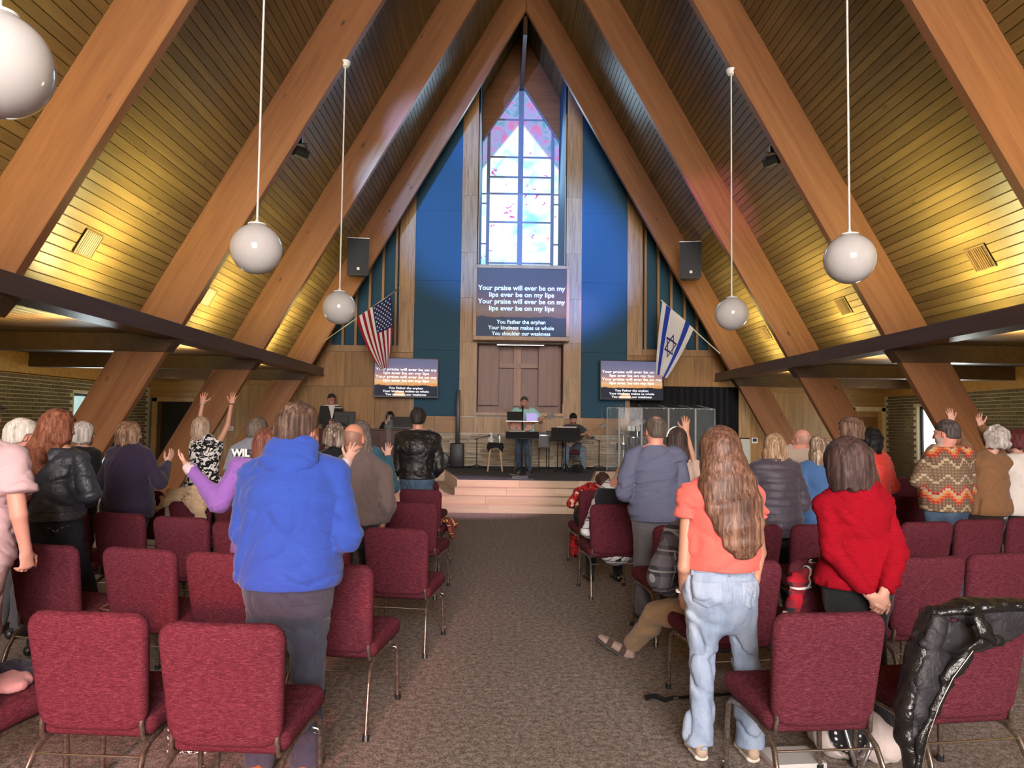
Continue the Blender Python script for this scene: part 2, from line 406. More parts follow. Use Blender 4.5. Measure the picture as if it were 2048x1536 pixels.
# ---- side walls: brick with a wood frieze and one window bay each
bk = MB().box((-0.012, -0.0975, -0.031), (0.012, 0.0975, 0.031)).mesh('brick', M_BRICK)
WY0, WY1, WZ = 15.85, 17.7, 2.18
for sd, nm in ((-1, 'left'), (1, 'right')):
    w = MB(); xa, xb = sorted((sd*WALLX, sd*(WALLX+0.2)))
    w.box((xa, REAR, 0), (xb, WY0, 2.47)); w.box((xa, WY1, 0), (xb, FRONT+0.2, 2.47)); w.box((xa, WY0, WZ), (xb, WY1, 2.47))
    wl = struct(w.obj('wall_'+nm, M_MORTAR))
    cand = []
    for r in range(33):
        z = 0.04+r*0.0745
        y = 11.0+(0.1 if r % 2 else 0)
        while y < FRONT-0.1:
            if not (WY0-0.11 < y < WY1+0.11 and z < WZ+0.04): cand.append((y, z))
            y += 0.208
    cand.sort(key=lambda c: -(c[1] > 1.25)*10+abs(c[1]-1.9)+abs(c[0]-15)*0.05)
    for (y, z) in cand[:300]:
        link('brick', bk, wl, (sd*(WALLX-0.004), y, z))
    rest = MB()
    for (y, z) in cand[300:]: rest.box((sd*WALLX-0.016, y-0.0975, z-0.031), (sd*WALLX+0.012, y+0.0975, z+0.031))
    for r in range(33):
        z = 0.04+r*0.0745; y = REAR+(0.1 if r % 2 else 0)
        while y < 10.9:
            rest.box((sd*WALLX-0.016, y, z-0.031), (sd*WALLX+0.012, y+0.197, z+0.031)); y += 0.208
    stuff(rest.obj('bricks', M_BRICK, wl))
    xa, xb = sorted((sd*(WALLX-0.03), sd*(WALLX+0.2)))
    struct(MB().box((xa, REAR, 2.47), (xb, FRONT, 2.89)).box((xa-0.02, REAR, 2.455), (xb, FRONT, 2.49), 0.004).obj('trim_%d' % kk, M_PLYH)); kk += 1
    # window: frame, mullions and panes
    win = struct(MB().box((sd*(WALLX+0.10)-0.03, WY0, 0), (sd*(WALLX+0.10)+0.03, WY0+0.07, WZ)).box((sd*(WALLX+0.10)-0.03, WY1-0.07, 0), (sd*(WALLX+0.10)+0.03, WY1, WZ)).box((sd*(WALLX+0.1)-0.03, WY0, WZ-0.06), (sd*(WALLX+0.1)+0.03, WY1, WZ)).obj('window_%d' % (1 if sd < 0 else 2), M_BLACKM))
    ym = (WY0+WY1)/2
    MB().box((sd*(WALLX+0.10)-0.03, ym-0.03, 0), (sd*(WALLX+0.10)+0.03, ym+0.03, WZ-0.06)).obj('mullion', M_BLACKM, win)
    MB().box((sd*(WALLX+0.10)-0.03, WY0+0.07, 0.90), (sd*(WALLX+0.10)+0.03, WY1-0.07, 0.95)).obj('crossbar', M_BLACKM, win)
    for (y0, y1) in ((WY0+0.07, ym-0.03), (ym+0.03, WY1-0.07)):
        for (z0, z1) in ((0.02, 0.90), (0.95, WZ-0.06)):
            MB().box((sd*(WALLX+0.12)-0.005, y0, z0), (sd*(WALLX+0.12)+0.005, y1, z1)).obj('pane', M_DAY if sd > 0 else M_DAYB, win)

# ---- rear gable wall with the tall window the daylight comes from
rw = MB().prism([(-9.8, 0), (-3.2, 0), (-3.2, RIDGE-SL*3.2), (-5.9, RIDGE-SL*5.9), (-9.8, 2.9)], (REAR-0.2, REAR), 'Y')
rw.prism([(9.8, 0), (3.2, 0), (3.2, RIDGE-SL*3.2), (5.9, RIDGE-SL*5.9), (9.8, 2.9)], (REAR-0.2, REAR), 'Y')
rw.prism([(-3.2, 7.3), (3.2, 7.3), (0, RIDGE)], (REAR-0.2, REAR), 'Y')
rw.box((-3.2, REAR-0.2, 0), (3.2, REAR, 1.0))
struct(rw.obj('wall_back', M_PLY))
w3 = struct(MB().box((-0.06, REAR-0.15, 1), (0.06, REAR-0.05, 7.3)).obj('window_3', M_DARKW))
for i in range(4):
    for j in range(4):
        MB().box((-3.2+1.6*i+0.05, REAR-0.12, 1+1.575*j+0.05), (-3.2+1.6*(i+1)-0.05, REAR-0.10, 1+1.575*(j+1)-0.05)).obj('pane', M_DAY, w3)

# ---- front wall ------------------------------------------------------
XP0, XP1 = 1.13, 1.58      # pilaster
XB = 2.78                  # outer edge of the blue fields
wf = MB()
# plain backing (left, right) with the chancel recess left open between the pilasters
def roofz(x): return RIDGE-SL*abs(x)
for sd in (-1, 1):
    wf.prism([(sd*XP1, 0), (sd*XB, 0), (sd*XB, roofz(XB)), (sd*XP1, roofz(XP1))], (FRONT+0.04, FRONT+0.12), 'Y')
    wf.prism([(sd*XB, 0), (sd*9.75, 0), (sd*9.75, 2.95), (sd*5.80, 2.95), (sd*XB, roofz(XB))], (FRONT+0.18, FRONT+0.26), 'Y')
wall_front = struct(wf.obj('wall_front', M_BLUE))
def panel(x0, x1, z0, z1, m, nm='plywood_panel', y=FRONT, th=0.03, par=None):
    x0, x1 = sorted((x0, x1))
    return MB().box((-(x1-x0)/2+0.002, -th/2, -(z1-z0)/2+0.002), ((x1-x0)/2-0.002, th/2, (z1-z0)/2-0.002), 0.002).obj(nm, m, par or wall_front, loc=((x0+x1)/2, y+th/2, (z0+z1)/2))
def ppanel(poly, m, nm='plywood_panel', y=FRONT, th=0.03):
    cx = sum(p[0] for p in poly)/len(poly); cz = sum(p[1] for p in poly)/len(poly)
    return MB().prism([(a-cx, b-cz) for a, b in poly], (0, th), 'Y').obj(nm, m, wall_front, loc=(cx, y, cz))
ZS, ZW = 1.38, 1.81
for sd in (-1, 1):
    # pilaster faces, stacked sheets of flame-grained ply
    zs = [ZW, 2.82, 3.75, 4.9, 6.1, 7.6, roofz(1.45)]
    for a, b in zip(zs[:-1], zs[1:]):
        panel(sd*XP0, sd*XP1, a, b, M_PLYF, y=FRONT-0.03, th=0.05)
    # bay cheeks going back to the window
    x0, x1 = sorted((sd*XP0, sd*(XP0+0.04)))
    MB().prism([(FRONT-0.03, 5.6), (21.7, 5.6), (21.7, roofz(XP0)), (FRONT-0.03, roofz(XP0))], (x0, x1), 'X').obj('bay_cheek', M_BLUE, wall_front)
    MB().box((sd*(XP0+0.005)-0.012, FRONT-0.045, 5.8), (sd*(XP0+0.005)+0.012, FRONT-0.02, roofz(1.2)-1.3)).obj('corner_bead', M_TRIM, wall_front)
    # blue acoustic panels
    for a, b in ((ZW, 3.52), (3.52, 5.35), (5.35, 7.2)):
        panel(sd*XP1, sd*XB, a, b, M_BLUE, 'acoustic_panel', FRONT, 0.035)
    ppanel([(sd*XP1, 7.2), (sd*XB, 7.2), (sd*XB, roofz(XB)), (sd*XP1, roofz(XP1))], M_BLUE, 'acoustic_panel', FRONT, 0.035)
    # oak post at the outer edge of the blue field
    panel(sd*XB, sd*(XB+0.40), 3.45, 4.75, M_PLYF, y=FRONT-0.02, th=0.05)
    ppanel([(sd*XB, 4.75), (sd*(XB+0.40), 4.75), (sd*(XB+0.40), roofz(XB+0.4)), (sd*XB, roofz(XB))], M_PLYF, y=FRONT-0.02, th=0.05)
    # slotted opening: oak mullions over a blue back
    zb = 3.60
    xs = [3.26, 3.60, 3.94, 4.29, 4.62, 4.95]
    for xq in xs:
        ppanel([(sd*(xq-0.03), zb), (sd*(xq+0.03), zb), (sd*(xq+0.03), roofz(xq+0.03)), (sd*(xq-0.03), roofz(xq-0.03))], M_TRIM, 'mullion', FRONT-0.02, 0.17)
    panel(sd*3.18, sd*5.5, 3.45, 3.62, M_TRIM, 'sill_rail', FRONT-0.03, 0.10)
    ppanel([(sd*4.95, 3.6), (sd*5.5, 3.6), (sd*5.5, roofz(5.5)), (sd*4.95, roofz(4.95))], M_PLY)
    # plywood sheets under the slots
    edges = [XB, 3.75, 4.55, 5.75, 7.0, 8.15 if sd < 0 else 8.65]
    for a, b in zip(edges[:-1], edges[1:]):
        zt = 3.45 if b < 5.8 else 2.89
        if sd > 0 and b <= 5.76:
            panel(sd*a, sd*b, 2.66, zt, M_PLY)
        else:
            panel(sd*a, sd*b, 2.55, zt, M_PLYH if b > 5.8 else M_PLY); panel(sd*a, sd*b, 0, 2.55, M_PLY)
    for a, b in ((XP1+0.06, 2.2), (2.2, XB)):
        panel(sd*a, sd*b, ZS, ZW, M_PLYH, y=FRONT-0.01, th=0.04)
    panel(sd*XP0, sd*(XP1+0.06), ZS, ZW, M_PLYF, y=FRONT-0.03, th=0.05)
panel(-XP0, -0.3, ZS, ZW, M_PLYF, y=FRONT-0.02, th=0.05); panel(-0.3, XP0, ZS, ZW, M_PLYF, y=FRONT-0.02, th=0.05)
panel(2.74, 2.86, ZST, 2.66, M_TRIM, 'post', FRONT-0.03, 0.06)
panel(-2.86, -2.74, ZST, 2.40, M_TRIM, 'post', FRONT-0.03, 0.06)
# black curtained alcove on the right
pts = []
cur = MB(); n = 90
for i in range(n+1):
    x = 2.86+(5.72-2.86)*i/n; y = FRONT+0.10+0.035*math.sin(i*1.15)+0.015*math.sin(i*0.41)
    cur.v += [(x, y, ZST), (x, y, 2.66)]
for i in range(n): cur.f.append((2*i, 2*i+2, 2*i+3, 2*i+1)); cur.mi.append(0)
tag(cur.obj('stage_curtain', M_BLACKC, smooth=3.0), 'black curtain filling the alcove behind the drum shield', 'curtain')
panel(5.70, 6.0, 0, 2.66, M_PLYF, y=FRONT-0.03, th=0.06)
# doors
d1 = struct(MB().box((-9.45, FRONT-0.04, 0), (-9.33, FRONT+0.06, 2.18)).box((-8.24, FRONT-0.04, 0), (-8.12, FRONT+0.06, 2.18)).box((-9.45, FRONT-0.04, 2.09), (-8.12, FRONT+0.06, 2.2)).obj('door_1', M_TRIM))
MB().box((-9.33, FRONT+0.14, 0), (-8.24, FRONT+0.175, 2.09)).obj('doorway_dark_panel', m_plain('painted_doorway_dark', (0.012, 0.009, 0.008), 0.9), d1)  # near-black panel: the darkness beyond the doorway is painted into its colour
MB().box((-9.30, FRONT+0.02, 0.0), (-9.24, FRONT+0.14, 2.07)).obj('door_leaf', M_DARKW, d1)
panel(-9.55, -8.12, 2.20, 2.89, M_PLYH)
d2 = struct(MB().box((8.66, FRONT-0.04, 0), (8.76, FRONT+0.06, 2.18)).box((9.46, FRONT-0.04, 0), (9.55, FRONT+0.06, 2.18)).box((8.66, FRONT-0.04, 2.08), (9.55, FRONT+0.06, 2.2)).obj('door_2', M_PALE))
MB().box((8.76, FRONT+0.02, 0), (9.46, FRONT+0.03, 2.08)).obj('door_leaf', M_PLY, d2)
for a, b in ((8.76, 8.86), (9.36, 9.46)): MB().box((a, FRONT-0.005, 0), (b, FRONT+0.02, 2.08), 0.004).obj('stile', M_PLY, d2)
MB().box((8.86, FRONT-0.005, 1.94), (9.36, FRONT+0.02, 2.08), 0.004).obj('rail', M_PLYH, d2)
sl = MB().obox((0, 0, 0), ((1, 0, 0), (0, 1, 0.8), (0, -0.8, 1)), (0.25, 0.02, 0.004)).mesh('slat', M_PLYH)
for i in range(30): link('slat', sl, d2, (9.11, FRONT+0.008, 0.75+i*0.04))
panel(8.65, 9.55, 2.20, 2.89, M_PLYH)

# ---- stacked ledge stone along the back of the stage
rs = random.Random(3); stones = []
z = ZST+0.005
while z < ZS-0.03:
    hgt = rs.choice((0.035, 0.045, 0.055, 0.07)); hgt = min(hgt, ZS-0.005-z)
    x = -2.74+rs.random()*0.2
    while x < 2.74:
        w_ = rs.uniform(0.16, 0.55); w_ = min(w_, 2.74-x)
        if w_ > 0.05: stones.append((x, z, w_, hgt, rs.uniform(0.02, 0.06)))
        x += w_
    z += hgt
for (x, z, w_, h_, d_) in stones[:300]:
    MB().box((-w_/2+0.003, -d_, -h_/2+0.003), (w_/2-0.003, 0.03, h_/2-0.003), 0.006).obj('stone', M_STONE, wall_front, loc=(x+w_/2, FRONT-0.02, z+h_/2))
panel(-2.74, 2.74, ZST, ZS, M_MORTAR, 'stone_bed', FRONT, 0.02)

# ---- baptistry recess with a wooden cross panel
RB = FRONT+0.75
panel(-XP0-0.02, XP0+0.02, ZW, 3.95, M_REDOAK, 'recess_back', RB, 0.03)
for sd in (-1, 1):
    x0, x1 = sorted((sd*1.12, sd*1.15)); MB().box((x0, FRONT, ZW), (x1, RB, 3.95)).obj('recess_cheek', M_REDOAK, wall_front)
MB().box((-1.15, FRONT, ZW), (1.15, RB, 1.90)).obj('recess_floor', M_DARKW, wall_front)
MB().box((-1.15, FRONT, 3.72), (1.15, RB, 3.76)).obj('recess_ceiling', M_DARKW, wall_front)
panel(-1.1, -0.56, 2.12, 3.72, M_REDOAK, 'recess_panel', RB-0.26, 0.05); panel(0.50, 1.04, 2.12, 3.72, M_REDOAK, 'recess_panel', RB-0.26, 0.05)
for a, b in ((-0.55, -0.17), (0.05, 0.49)):
    panel(a, b, 2.02, 3.12, M_REDOAK, 'cross_field', RB-0.02, 0.02); panel(a, b, 3.26, 3.72, M_REDOAK, 'cross_field', RB-0.02, 0.02)
panel(-0.16, 0.04, 2.10, 3.72, M_REDOAK2, 'cross_upright', RB-0.15, 0.05); panel(-0.55, 0.49, 3.12, 3.26, M_REDOAK2, 'cross_arm', RB-0.16, 0.05)
for a, b, c, d in ((-1.24, 1.20, 1.84, 1.92), ):
    panel(a, b, c, d, M_TRIM, 'recess_ledge', FRONT-0.06, 0.12)
for xq in (-1.19, 1.15): panel(xq-0.05, xq+0.05, 1.92, 2.16, M_TRIM, 'ledge_stop', FRONT-0.05, 0.08)
MB().box((-0.62, FRONT-0.02, 3.665), (0.62, FRONT+0.05, 3.70), 0.008).obj('recess_light_bar', M_STEEL, wall_front)

# ---- chancel window (backlit stained glass)
def glass_mat():
    n = NT('backlit_stained_glass'); v = n.coord('World', (1, 1, 1))
    x, y, z = n.sep(v)[0:3]
    cl = n.noise(n.coord('World', (1, 0, 1)), 1.15, 3, 0.6, 0.6)
    blue = n.ramp(cl, [(0.44, (0.95, 1.0, 1.0)), (0.56, (0.72, 0.98, 1.0)), (0.66, (0.30, 0.85, 0.90)), (0.80, (0.35, 0.68, 0.92))])
    fl = n.noise(n.coord('World', (1, 0, 1.5), (0, 0.5, 0)), 4.2, 2, 0.5, 1.2)
    m1 = n.ramp(fl, [(0.655, (0, 0, 0)), (0.69, (1, 1, 1))])
    c = n.mix(m1, blue, (0.62, 0.10, 0.42))
    # darker tinted field in the gable head of the window, above a peaked bright field
    ax = n.math('ABSOLUTE', x)
    pk = n.math('ADD', z, n.math('MULTIPLY', ax, 1.25))
    hd = n.ramp(n.math('MULTIPLY_ADD', pk, 1.0, -10.50), [(0.0, (0, 0, 0)), (0.12, (1, 1, 1))])
    f2 = n.noise(n.coord('World', (1, 0, 1)), 3.0, 3, 0.6, 0.8)
    head = n.ramp(f2, [(0.34, (0.10, 0.30, 0.42)), (0.46, (0.28, 0.38, 0.62)), (0.56, (0.42, 0.25, 0.62)), (0.64, (0.62, 0.16, 0.34)), (0.74, (0.30, 0.46, 0.40))])
    c = n.mix(hd, c, head)
    n.put(n.b.inputs['Base Color'], (0.05, 0.06, 0.08)); n.b.inputs['Roughness'].default_value = 0.15
    n.put(n.b.inputs['Emission Color'], c); n.b.inputs['Emission Strength'].default_value = 1.15
    return n.m
M_GLASS = glass_mat()
YW = 21.55
M_MULL = m_plain('grey_window_mullion', (0.20, 0.24, 0.30), 0.5)
win4 = struct(MB().box((-XP0, YW-0.04, 5.62), (XP0, YW+0.04, 5.70)).obj('window_4', M_MULL))
def innerz(x): return 11.62-1.52*abs(x)
vx = [-1.13, -0.995, -0.90, -0.075, 0.075, 0.90, 0.995, 1.13]
for a, b in ((-0.995, -0.90), (-0.075, 0.075), (0.90, 0.995)):
    MB().prism([(a, 5.7), (b, 5.7), (b, innerz(b)+0.4), (a, innerz(a)+0.4)], (YW-0.05, YW+0.05), 'Y').obj('mullion', M_MULL, win4)
rows = [5.7, 6.34, 7.56, 8.41, 8.91, 9.51, 10.64, 11.75]
for (a, b) in ((-0.90, -0.075), (0.075, 0.90)):
    for z0, z1 in zip(rows[:-1], rows[1:]):
        MB().prism([(a, z0+0.025), (b, z0+0.025), (b, z1-0.025), (a, z1-0.025)], (YW, YW+0.012), 'Y').obj('pane', M_GLASS, win4)
        MB().box((a, YW-0.02, z1-0.025), (b, YW+0.02, z1+0.025)).obj('muntin', M_MULL, win4)
srows = [5.7, 6.91, 8.11, 8.40, 10.2]
for (a, b) in ((-1.13, -0.995), (0.995, 1.13)):
    for z0, z1 in zip(srows[:-1], srows[1:]):
        MB().box((a, YW, z0+0.02), (b, YW+0.012, z1-0.02)).obj('pane', M_GLASS, win4)
        MB().box((a, YW-0.02, z1-0.02), (b, YW+0.02, z1+0.02)).obj('muntin', M_MULL, win4)
# gable wall above the window's raking head
for sd in (-1, 1): MB().prism([(sd*XP0, innerz(XP0)), (0, innerz(0)), (0, RIDGE), (sd*XP0, roofz(XP0))], (21.30, 21.46), 'Y').obj('window_head_beam', M_BEAM, wall_front)
MB().box((-1.3, 21.82, 4.5), (1.3, 21.95, RIDGE)).obj('gable_back', M_BLUE, wall_front)
for sd in (-1, 1):
    MB().prism([(sd*XP0, innerz(XP0)-0.035), (0, innerz(0)-0.035), (0, innerz(0)+0.01), (sd*XP0, innerz(XP0)+0.01)], (21.27, 21.34), 'Y').obj('raking_bead', M_MULL, win4)

# ---- stage: two broad laminate steps, an upper step and the carpeted platform
stage = struct(MB().box((-4.7, 14.02, 0), (4.7, FRONT, 0.255)).obj('stage_core', M_DARKW)); stage.name = 'floor_stage'
rs = random.Random(5)
def planks(x0, x1, y0, y1, z0, z1, nm='laminate_plank'):
    x = x0
    while x < x1-0.01:
        w_ = min(rs.uniform(0.9, 1.5), x1-x)
        if x1-(x+w_) < 0.25: w_ = x1-x
        MB().box((-w_/2+0.001, -(y1-y0)/2, -(z1-z0)/2), (w_/2-0.001, (y1-y0)/2, (z1-z0)/2), 0.004).obj(nm, M_LAM, stage, loc=(x+w_/2, (y0+y1)/2, (z0+z1)/2))
        x += w_
planks(-4.7, 4.7, 13.72, 14.02, 0, 0.135)
planks(-4.7, 4.7, 14.00, 14.30, 0.135, 0.27)
yy = 14.30
while yy < 17.5:
    planks(-4.7, 4.7, yy, yy+0.32, 0.255, 0.27); yy += 0.32
planks(-1.36, 1.36, 14.28, 14.56, 0.27, 0.405)
up = [(-1.33, 14.56), (1.33, 14.56), (1.80, 17.6), (4.7, 17.6), (4.7, FRONT), (-4.7, FRONT), (-4.7, 17.6), (-1.80, 17.6)]
MB().prism(up, (0.27, ZST-0.004), 'Z').obj('stage_face', M_LAM, stage)
ins = [(-1.29, 14.60), (1.29, 14.60), (1.76, 17.64), (4.7, 17.64), (4.7, FRONT), (-4.7, FRONT), (-4.7, 17.64), (-1.76, 17.64)]
MB().prism(ins, (ZST-0.02, ZST), 'Z').obj('stage_carpet', M_STAGEC, stage)
planks(-1.33, 1.33, 14.545, 14.60, 0.405, ZST-0.001)

# ---- cove lights behind each fascia, one fluorescent strip per bay
for sd in (-1, 1):
    for i, fy in enumerate(FRAMES[:-1]):
        y0, y1 = fy-3.658+0.35, fy-0.15
        if y0 < REAR+0.3: continue
        f = thing('cove_light', 'fluorescent cove strip %s behind the %s fascia, lighting the %s roof bay from the front' % (('hidden', 'left' if sd < 0 else 'right', ('first', 'second', 'third', 'fourth', 'fifth', 'sixth', 'seventh', 'eighth')[i])), 'light', (sd*(WIN+0.20), (y0+y1)/2, 2.955), 0, 'cove strips above the side aisles')
        hl = (y1-y0)/2-0.25
        MB().box((-0.06, -hl, -0.005), (0.06, hl, 0.04), 0.004).obj('housing', M_WHITE, f)
        MB().tube([(0, -hl+0.03, 0.062), (0, hl-0.03, 0.062)], 0.017, 8).obj('tube', M_TUBE, f, 1.2)
        a_ = area('cove_glow', (sd*(WIN+0.16), (y0+y1)/2, 3.03), (sd*(WIN+0.52), (y0+y1)/2, 3.55), 0.10, 2*hl+0.3, 150, (1.0, 0.89, 0.38))
# ================================================================== SMOOTH SOLIDS (figures, clothes, cushions)
f4 = np.float32
def V3(*a): return np.array(a if len(a) == 3 else a[0], dtype=float)
def unit(v): v = np.asarray(v, float); return v/(np.linalg.norm(v)+1e-9)
class Vox:
    def __init__(s, lo, hi, h):
        s.h = h; s.lo = np.asarray(lo, float)-2*h
        s.n = np.maximum(4, np.ceil((np.asarray(hi, float)+2*h-s.lo)/h).astype(int)+1)
        s.F = np.full(s.n, 0.3, f4)
        s.ax = [(s.lo[i]+h*np.arange(s.n[i])).astype(f4) for i in range(3)]
    def win(s, lo, hi):
        a = np.clip(np.floor((np.asarray(lo)-s.lo)/s.h).astype(int), 0, s.n); b = np.clip(np.ceil((np.asarray(hi)-s.lo)/s.h).astype(int)+1, 0, s.n)
        return tuple(slice(int(a[i]), int(b[i])) for i in range(3))
    def grid(s, w):
        return s.ax[0][w[0]][:, None, None], s.ax[1][w[1]][None, :, None], s.ax[2][w[2]][None, None, :]
    def put(s, w, d, k, mode='add'):
        A = s.F[w]
        if A.size == 0: return
        if mode == 'add':
            if k > 0:
                hh = np.maximum(k-np.abs(A-d), 0)/k; s.F[w] = np.minimum(A, d)-hh*hh*k*0.25
            else: s.F[w] = np.minimum(A, d)
        else:
            d = -d
            if k > 0:
                hh = np.maximum(k-np.abs(A-d), 0)/k; s.F[w] = np.maximum(A, d)+hh*hh*k*0.25
            else: s.F[w] = np.maximum(A, d)
    def seg(s, a, b, ra, rb=None, k=0.02, u=None, mode='add', ends=True):
        """tapered limb; ra,rb numbers or (side, depth) radii with side axis u"""
        a = V3(a); b = V3(b); rb = ra if rb is None else rb
        ea = ra if isinstance(ra, (tuple, list)) else (ra, ra); eb = rb if isinstance(rb, (tuple, list)) else (rb, rb)
        R = max(*ea, *eb)+k+3*s.h
        w = s.win(np.minimum(a, b)-R, np.maximum(a, b)+R); X, Y, Z = s.grid(w)
        ab = b-a; L2 = float(ab@ab)+1e-12
        px, py, pz = X-f4(a[0]), Y-f4(a[1]), Z-f4(a[2])
        t = (px*f4(ab[0])+py*f4(ab[1])+pz*f4(ab[2]))/f4(L2); tc = np.clip(t, 0, 1)
        if u is None and ea[0] == ea[1] and eb[0] == eb[1]:
            dx, dy, dz = px-tc*f4(ab[0]), py-tc*f4(ab[1]), pz-tc*f4(ab[2])
            d = np.sqrt(dx*dx+dy*dy+dz*dz)-(f4(ea[0])+tc*f4(eb[0]-ea[0]))
        else:
            L = math.sqrt(L2); tn = ab/L
            u = V3(u); u = unit(u-tn*(u@tn)); v = np.cross(tn, u)
            pu = px*f4(u[0])+py*f4(u[1])+pz*f4(u[2]); pv = px*f4(v[0])+py*f4(v[1])+pz*f4(v[2])
            ru = f4(ea[0])+tc*f4(eb[0]-ea[0]); rv = f4(ea[1])+tc*f4(eb[1]-ea[1]); m = np.minimum(ru, rv)
            ex = (t-tc)*f4(L)
            q = np.sqrt((pu/ru)**2+(pv/rv)**2+(ex/m)**2)
            d = (q-1)*m*np.where(q < 1, 1.0, 1.0).astype(f4)
        s.put(w, d.astype(f4), k, mode)
    def ell(s, c, r, R=None, k=0.02, mode='add'):
        """ellipsoid, R columns = axes"""
        c = V3(c); r = V3(r); R = np.eye(3) if R is None else np.asarray(R, float)
        ext = np.abs(R)@r+k+3*s.h
        w = s.win(c-ext, c+ext); X, Y, Z = s.grid(w)
        px, py, pz = X-f4(c[0]), Y-f4(c[1]), Z-f4(c[2])
        q1 = 0; q2 = 0
        for i in range(3):
            e = px*f4(R[0, i])+py*f4(R[1, i])+pz*f4(R[2, i])
            q1 = q1+(e/f4(r[i]))**2; q2 = q2+(e/f4(r[i]**2))**2
        k0 = np.sqrt(q1); d = k0*(k0-1)/np.sqrt(q2+1e-9)
        s.put(w, d.astype(f4), k, mode)
    def loft(s, pts, radii, u, k=0.0, kk=0.02):
        for i in range(len(pts)-1): s.seg(pts[i], pts[i+1], radii[i], radii[i+1], kk if i == 0 else max(k, 0.004), u)
    def rbox(s, c, R, half, r, k=0.01, mode='add'):
        c = V3(c); R = np.asarray(R, float); ext = np.abs(R)@V3(half)+k+3*s.h
        w = s.win(c-ext, c+ext); X, Y, Z = s.grid(w)
        px, py, pz = X-f4(c[0]), Y-f4(c[1]), Z-f4(c[2]); q = []
        for i in range(3):
            e = np.abs(px*f4(R[0, i])+py*f4(R[1, i])+pz*f4(R[2, i]))-f4(half[i]-r); q.append(e)
        out = np.sqrt(np.maximum(q[0], 0)**2+np.maximum(q[1], 0)**2+np.maximum(q[2], 0)**2)
        d = out+np.minimum(np.maximum(np.maximum(q[0], q[1]), q[2]), 0)-f4(r)
        s.put(w, d.astype(f4), k, mode)
    def cut(s, p, n, lo=None, hi=None, k=0.0):
        """remove everything on the +n side of the plane through p (inside an optional box)"""
        w = s.win(s.lo if lo is None else lo, s.ax_hi() if hi is None else hi); X, Y, Z = s.grid(w); n = unit(n); p = V3(p)
        d = (X-f4(p[0]))*f4(n[0])+(Y-f4(p[1]))*f4(n[1])+(Z-f4(p[2]))*f4(n[2])
        A = s.F[w]; s.F[w] = np.maximum(A, d.astype(f4))
    def ax_hi(s): return np.array([a[-1] for a in s.ax])
    def disp(s, fn, band=0.045):
        """displace the skin: fn(x,y,z) -> metres outward"""
        I = np.nonzero(np.abs(s.F) < band)
        x, y, z = s.ax[0][I[0]], s.ax[1][I[1]], s.ax[2][I[2]]
        s.F[I] -= fn(x, y, z).astype(f4)
    def copy(s):
        c = Vox.__new__(Vox); c.h = s.h; c.lo = s.lo; c.n = s.n; c.ax = s.ax; c.F = s.F.copy(); return c
    def nets(s):
        F = s.F; F[0], F[-1], F[:, 0], F[:, -1], F[:, :, 0], F[:, :, -1] = (0.3,)*6
        nx, ny, nz = F.shape; ins = F < 0
        C = ins[:-1, :-1, :-1].astype(np.int8)*0
        for dx in (0, 1):
            for dy in (0, 1):
                for dz in (0, 1): C = C+ins[dx:nx-1+dx, dy:ny-1+dy, dz:nz-1+dz]
        act = np.nonzero((C > 0) & (C < 8)); n = len(act[0])
        if n == 0: return np.zeros((0, 3)), np.zeros((0, 4), int)
        idx = np.full((nx-1, ny-1, nz-1), -1, np.int32); idx[act] = np.arange(n)
        cor = {(a, b, c): F[act[0]+a, act[1]+b, act[2]+c] for a in (0, 1) for b in (0, 1) for c in (0, 1)}
        S = np.zeros((n, 3), f4); cnt = np.zeros(n, f4)
        for axis in range(3):
            for p in (0, 1):
                for q in (0, 1):
                    a = [p, q]; a.insert(axis, 0); b = [p, q]; b.insert(axis, 1)
                    fa, fb = cor[tuple(a)], cor[tuple(b)]; m = (fa < 0) != (fb < 0)
                    den = np.where(m, fa-fb, 1); t = np.where(m, fa/den, 0)
                    P = np.zeros((n, 3), f4); P[:] = a; P[:, axis] += t
                    S += P*m[:, None]; cnt += m
        V = (S/cnt[:, None]+np.stack(act, 1))*s.h+s.lo
        Q = []
        for axis in range(3):
            A = np.moveaxis(ins, axis, 0); D = np.moveaxis(idx, axis, 0)
            ch = A[:-1] != A[1:]; ch[:, 0, :] = False; ch[:, :, 0] = False; ch[:, -1, :] = False; ch[:, :, -1] = False
            i, j, k = np.nonzero(ch)
            q = np.stack([D[i, j-1, k-1], D[i, j, k-1], D[i, j, k], D[i, j-1, k]], 1)
            fl = A[i, j, k] if axis != 1 else ~A[i, j, k]
            q[~fl] = q[~fl][:, ::-1]; Q.append(q)
        return V, np.concatenate(Q)
    def patch(s, poly, thick, yside=None, plane='xz'):
        """a thin piece lying on this solid inside an outline (x,z world)"""
        c = s.copy(); X, Y, Z = c.grid((slice(None),)*3)
        P = np.asarray(poly, float); A_, B_ = (X, Z) if plane == 'xz' else (Y, Z)
        shp = (c.n[0], 1, c.n[2]) if plane == 'xz' else (1, c.n[1], c.n[2])
        a = np.broadcast_to(A_, shp).astype(f4); b = np.broadcast_to(B_, shp).astype(f4)
        d = np.full(shp, 9.0, f4); sg = np.ones(shp, f4); m = len(P)
        for i in range(m):
            p, q = P[i], P[(i+1) % m]; e = q-p
            t = np.clip(((a-f4(p[0]))*f4(e[0])+(b-f4(p[1]))*f4(e[1]))/f4(e@e), 0, 1)
            d = np.minimum(d, np.hypot(a-f4(p[0])-t*f4(e[0]), b-f4(p[1])-t*f4(e[1])))
            c1 = b >= p[1]; c2 = b < q[1]; c3 = f4(e[0])*(b-f4(p[1])) > f4(e[1])*(a-f4(p[0]))
            fl = (c1 & c2 & c3) | (~c1 & ~c2 & ~c3); sg = np.where(fl, -sg, sg)
        c.F = np.maximum(c.F-f4(thick), d*sg)
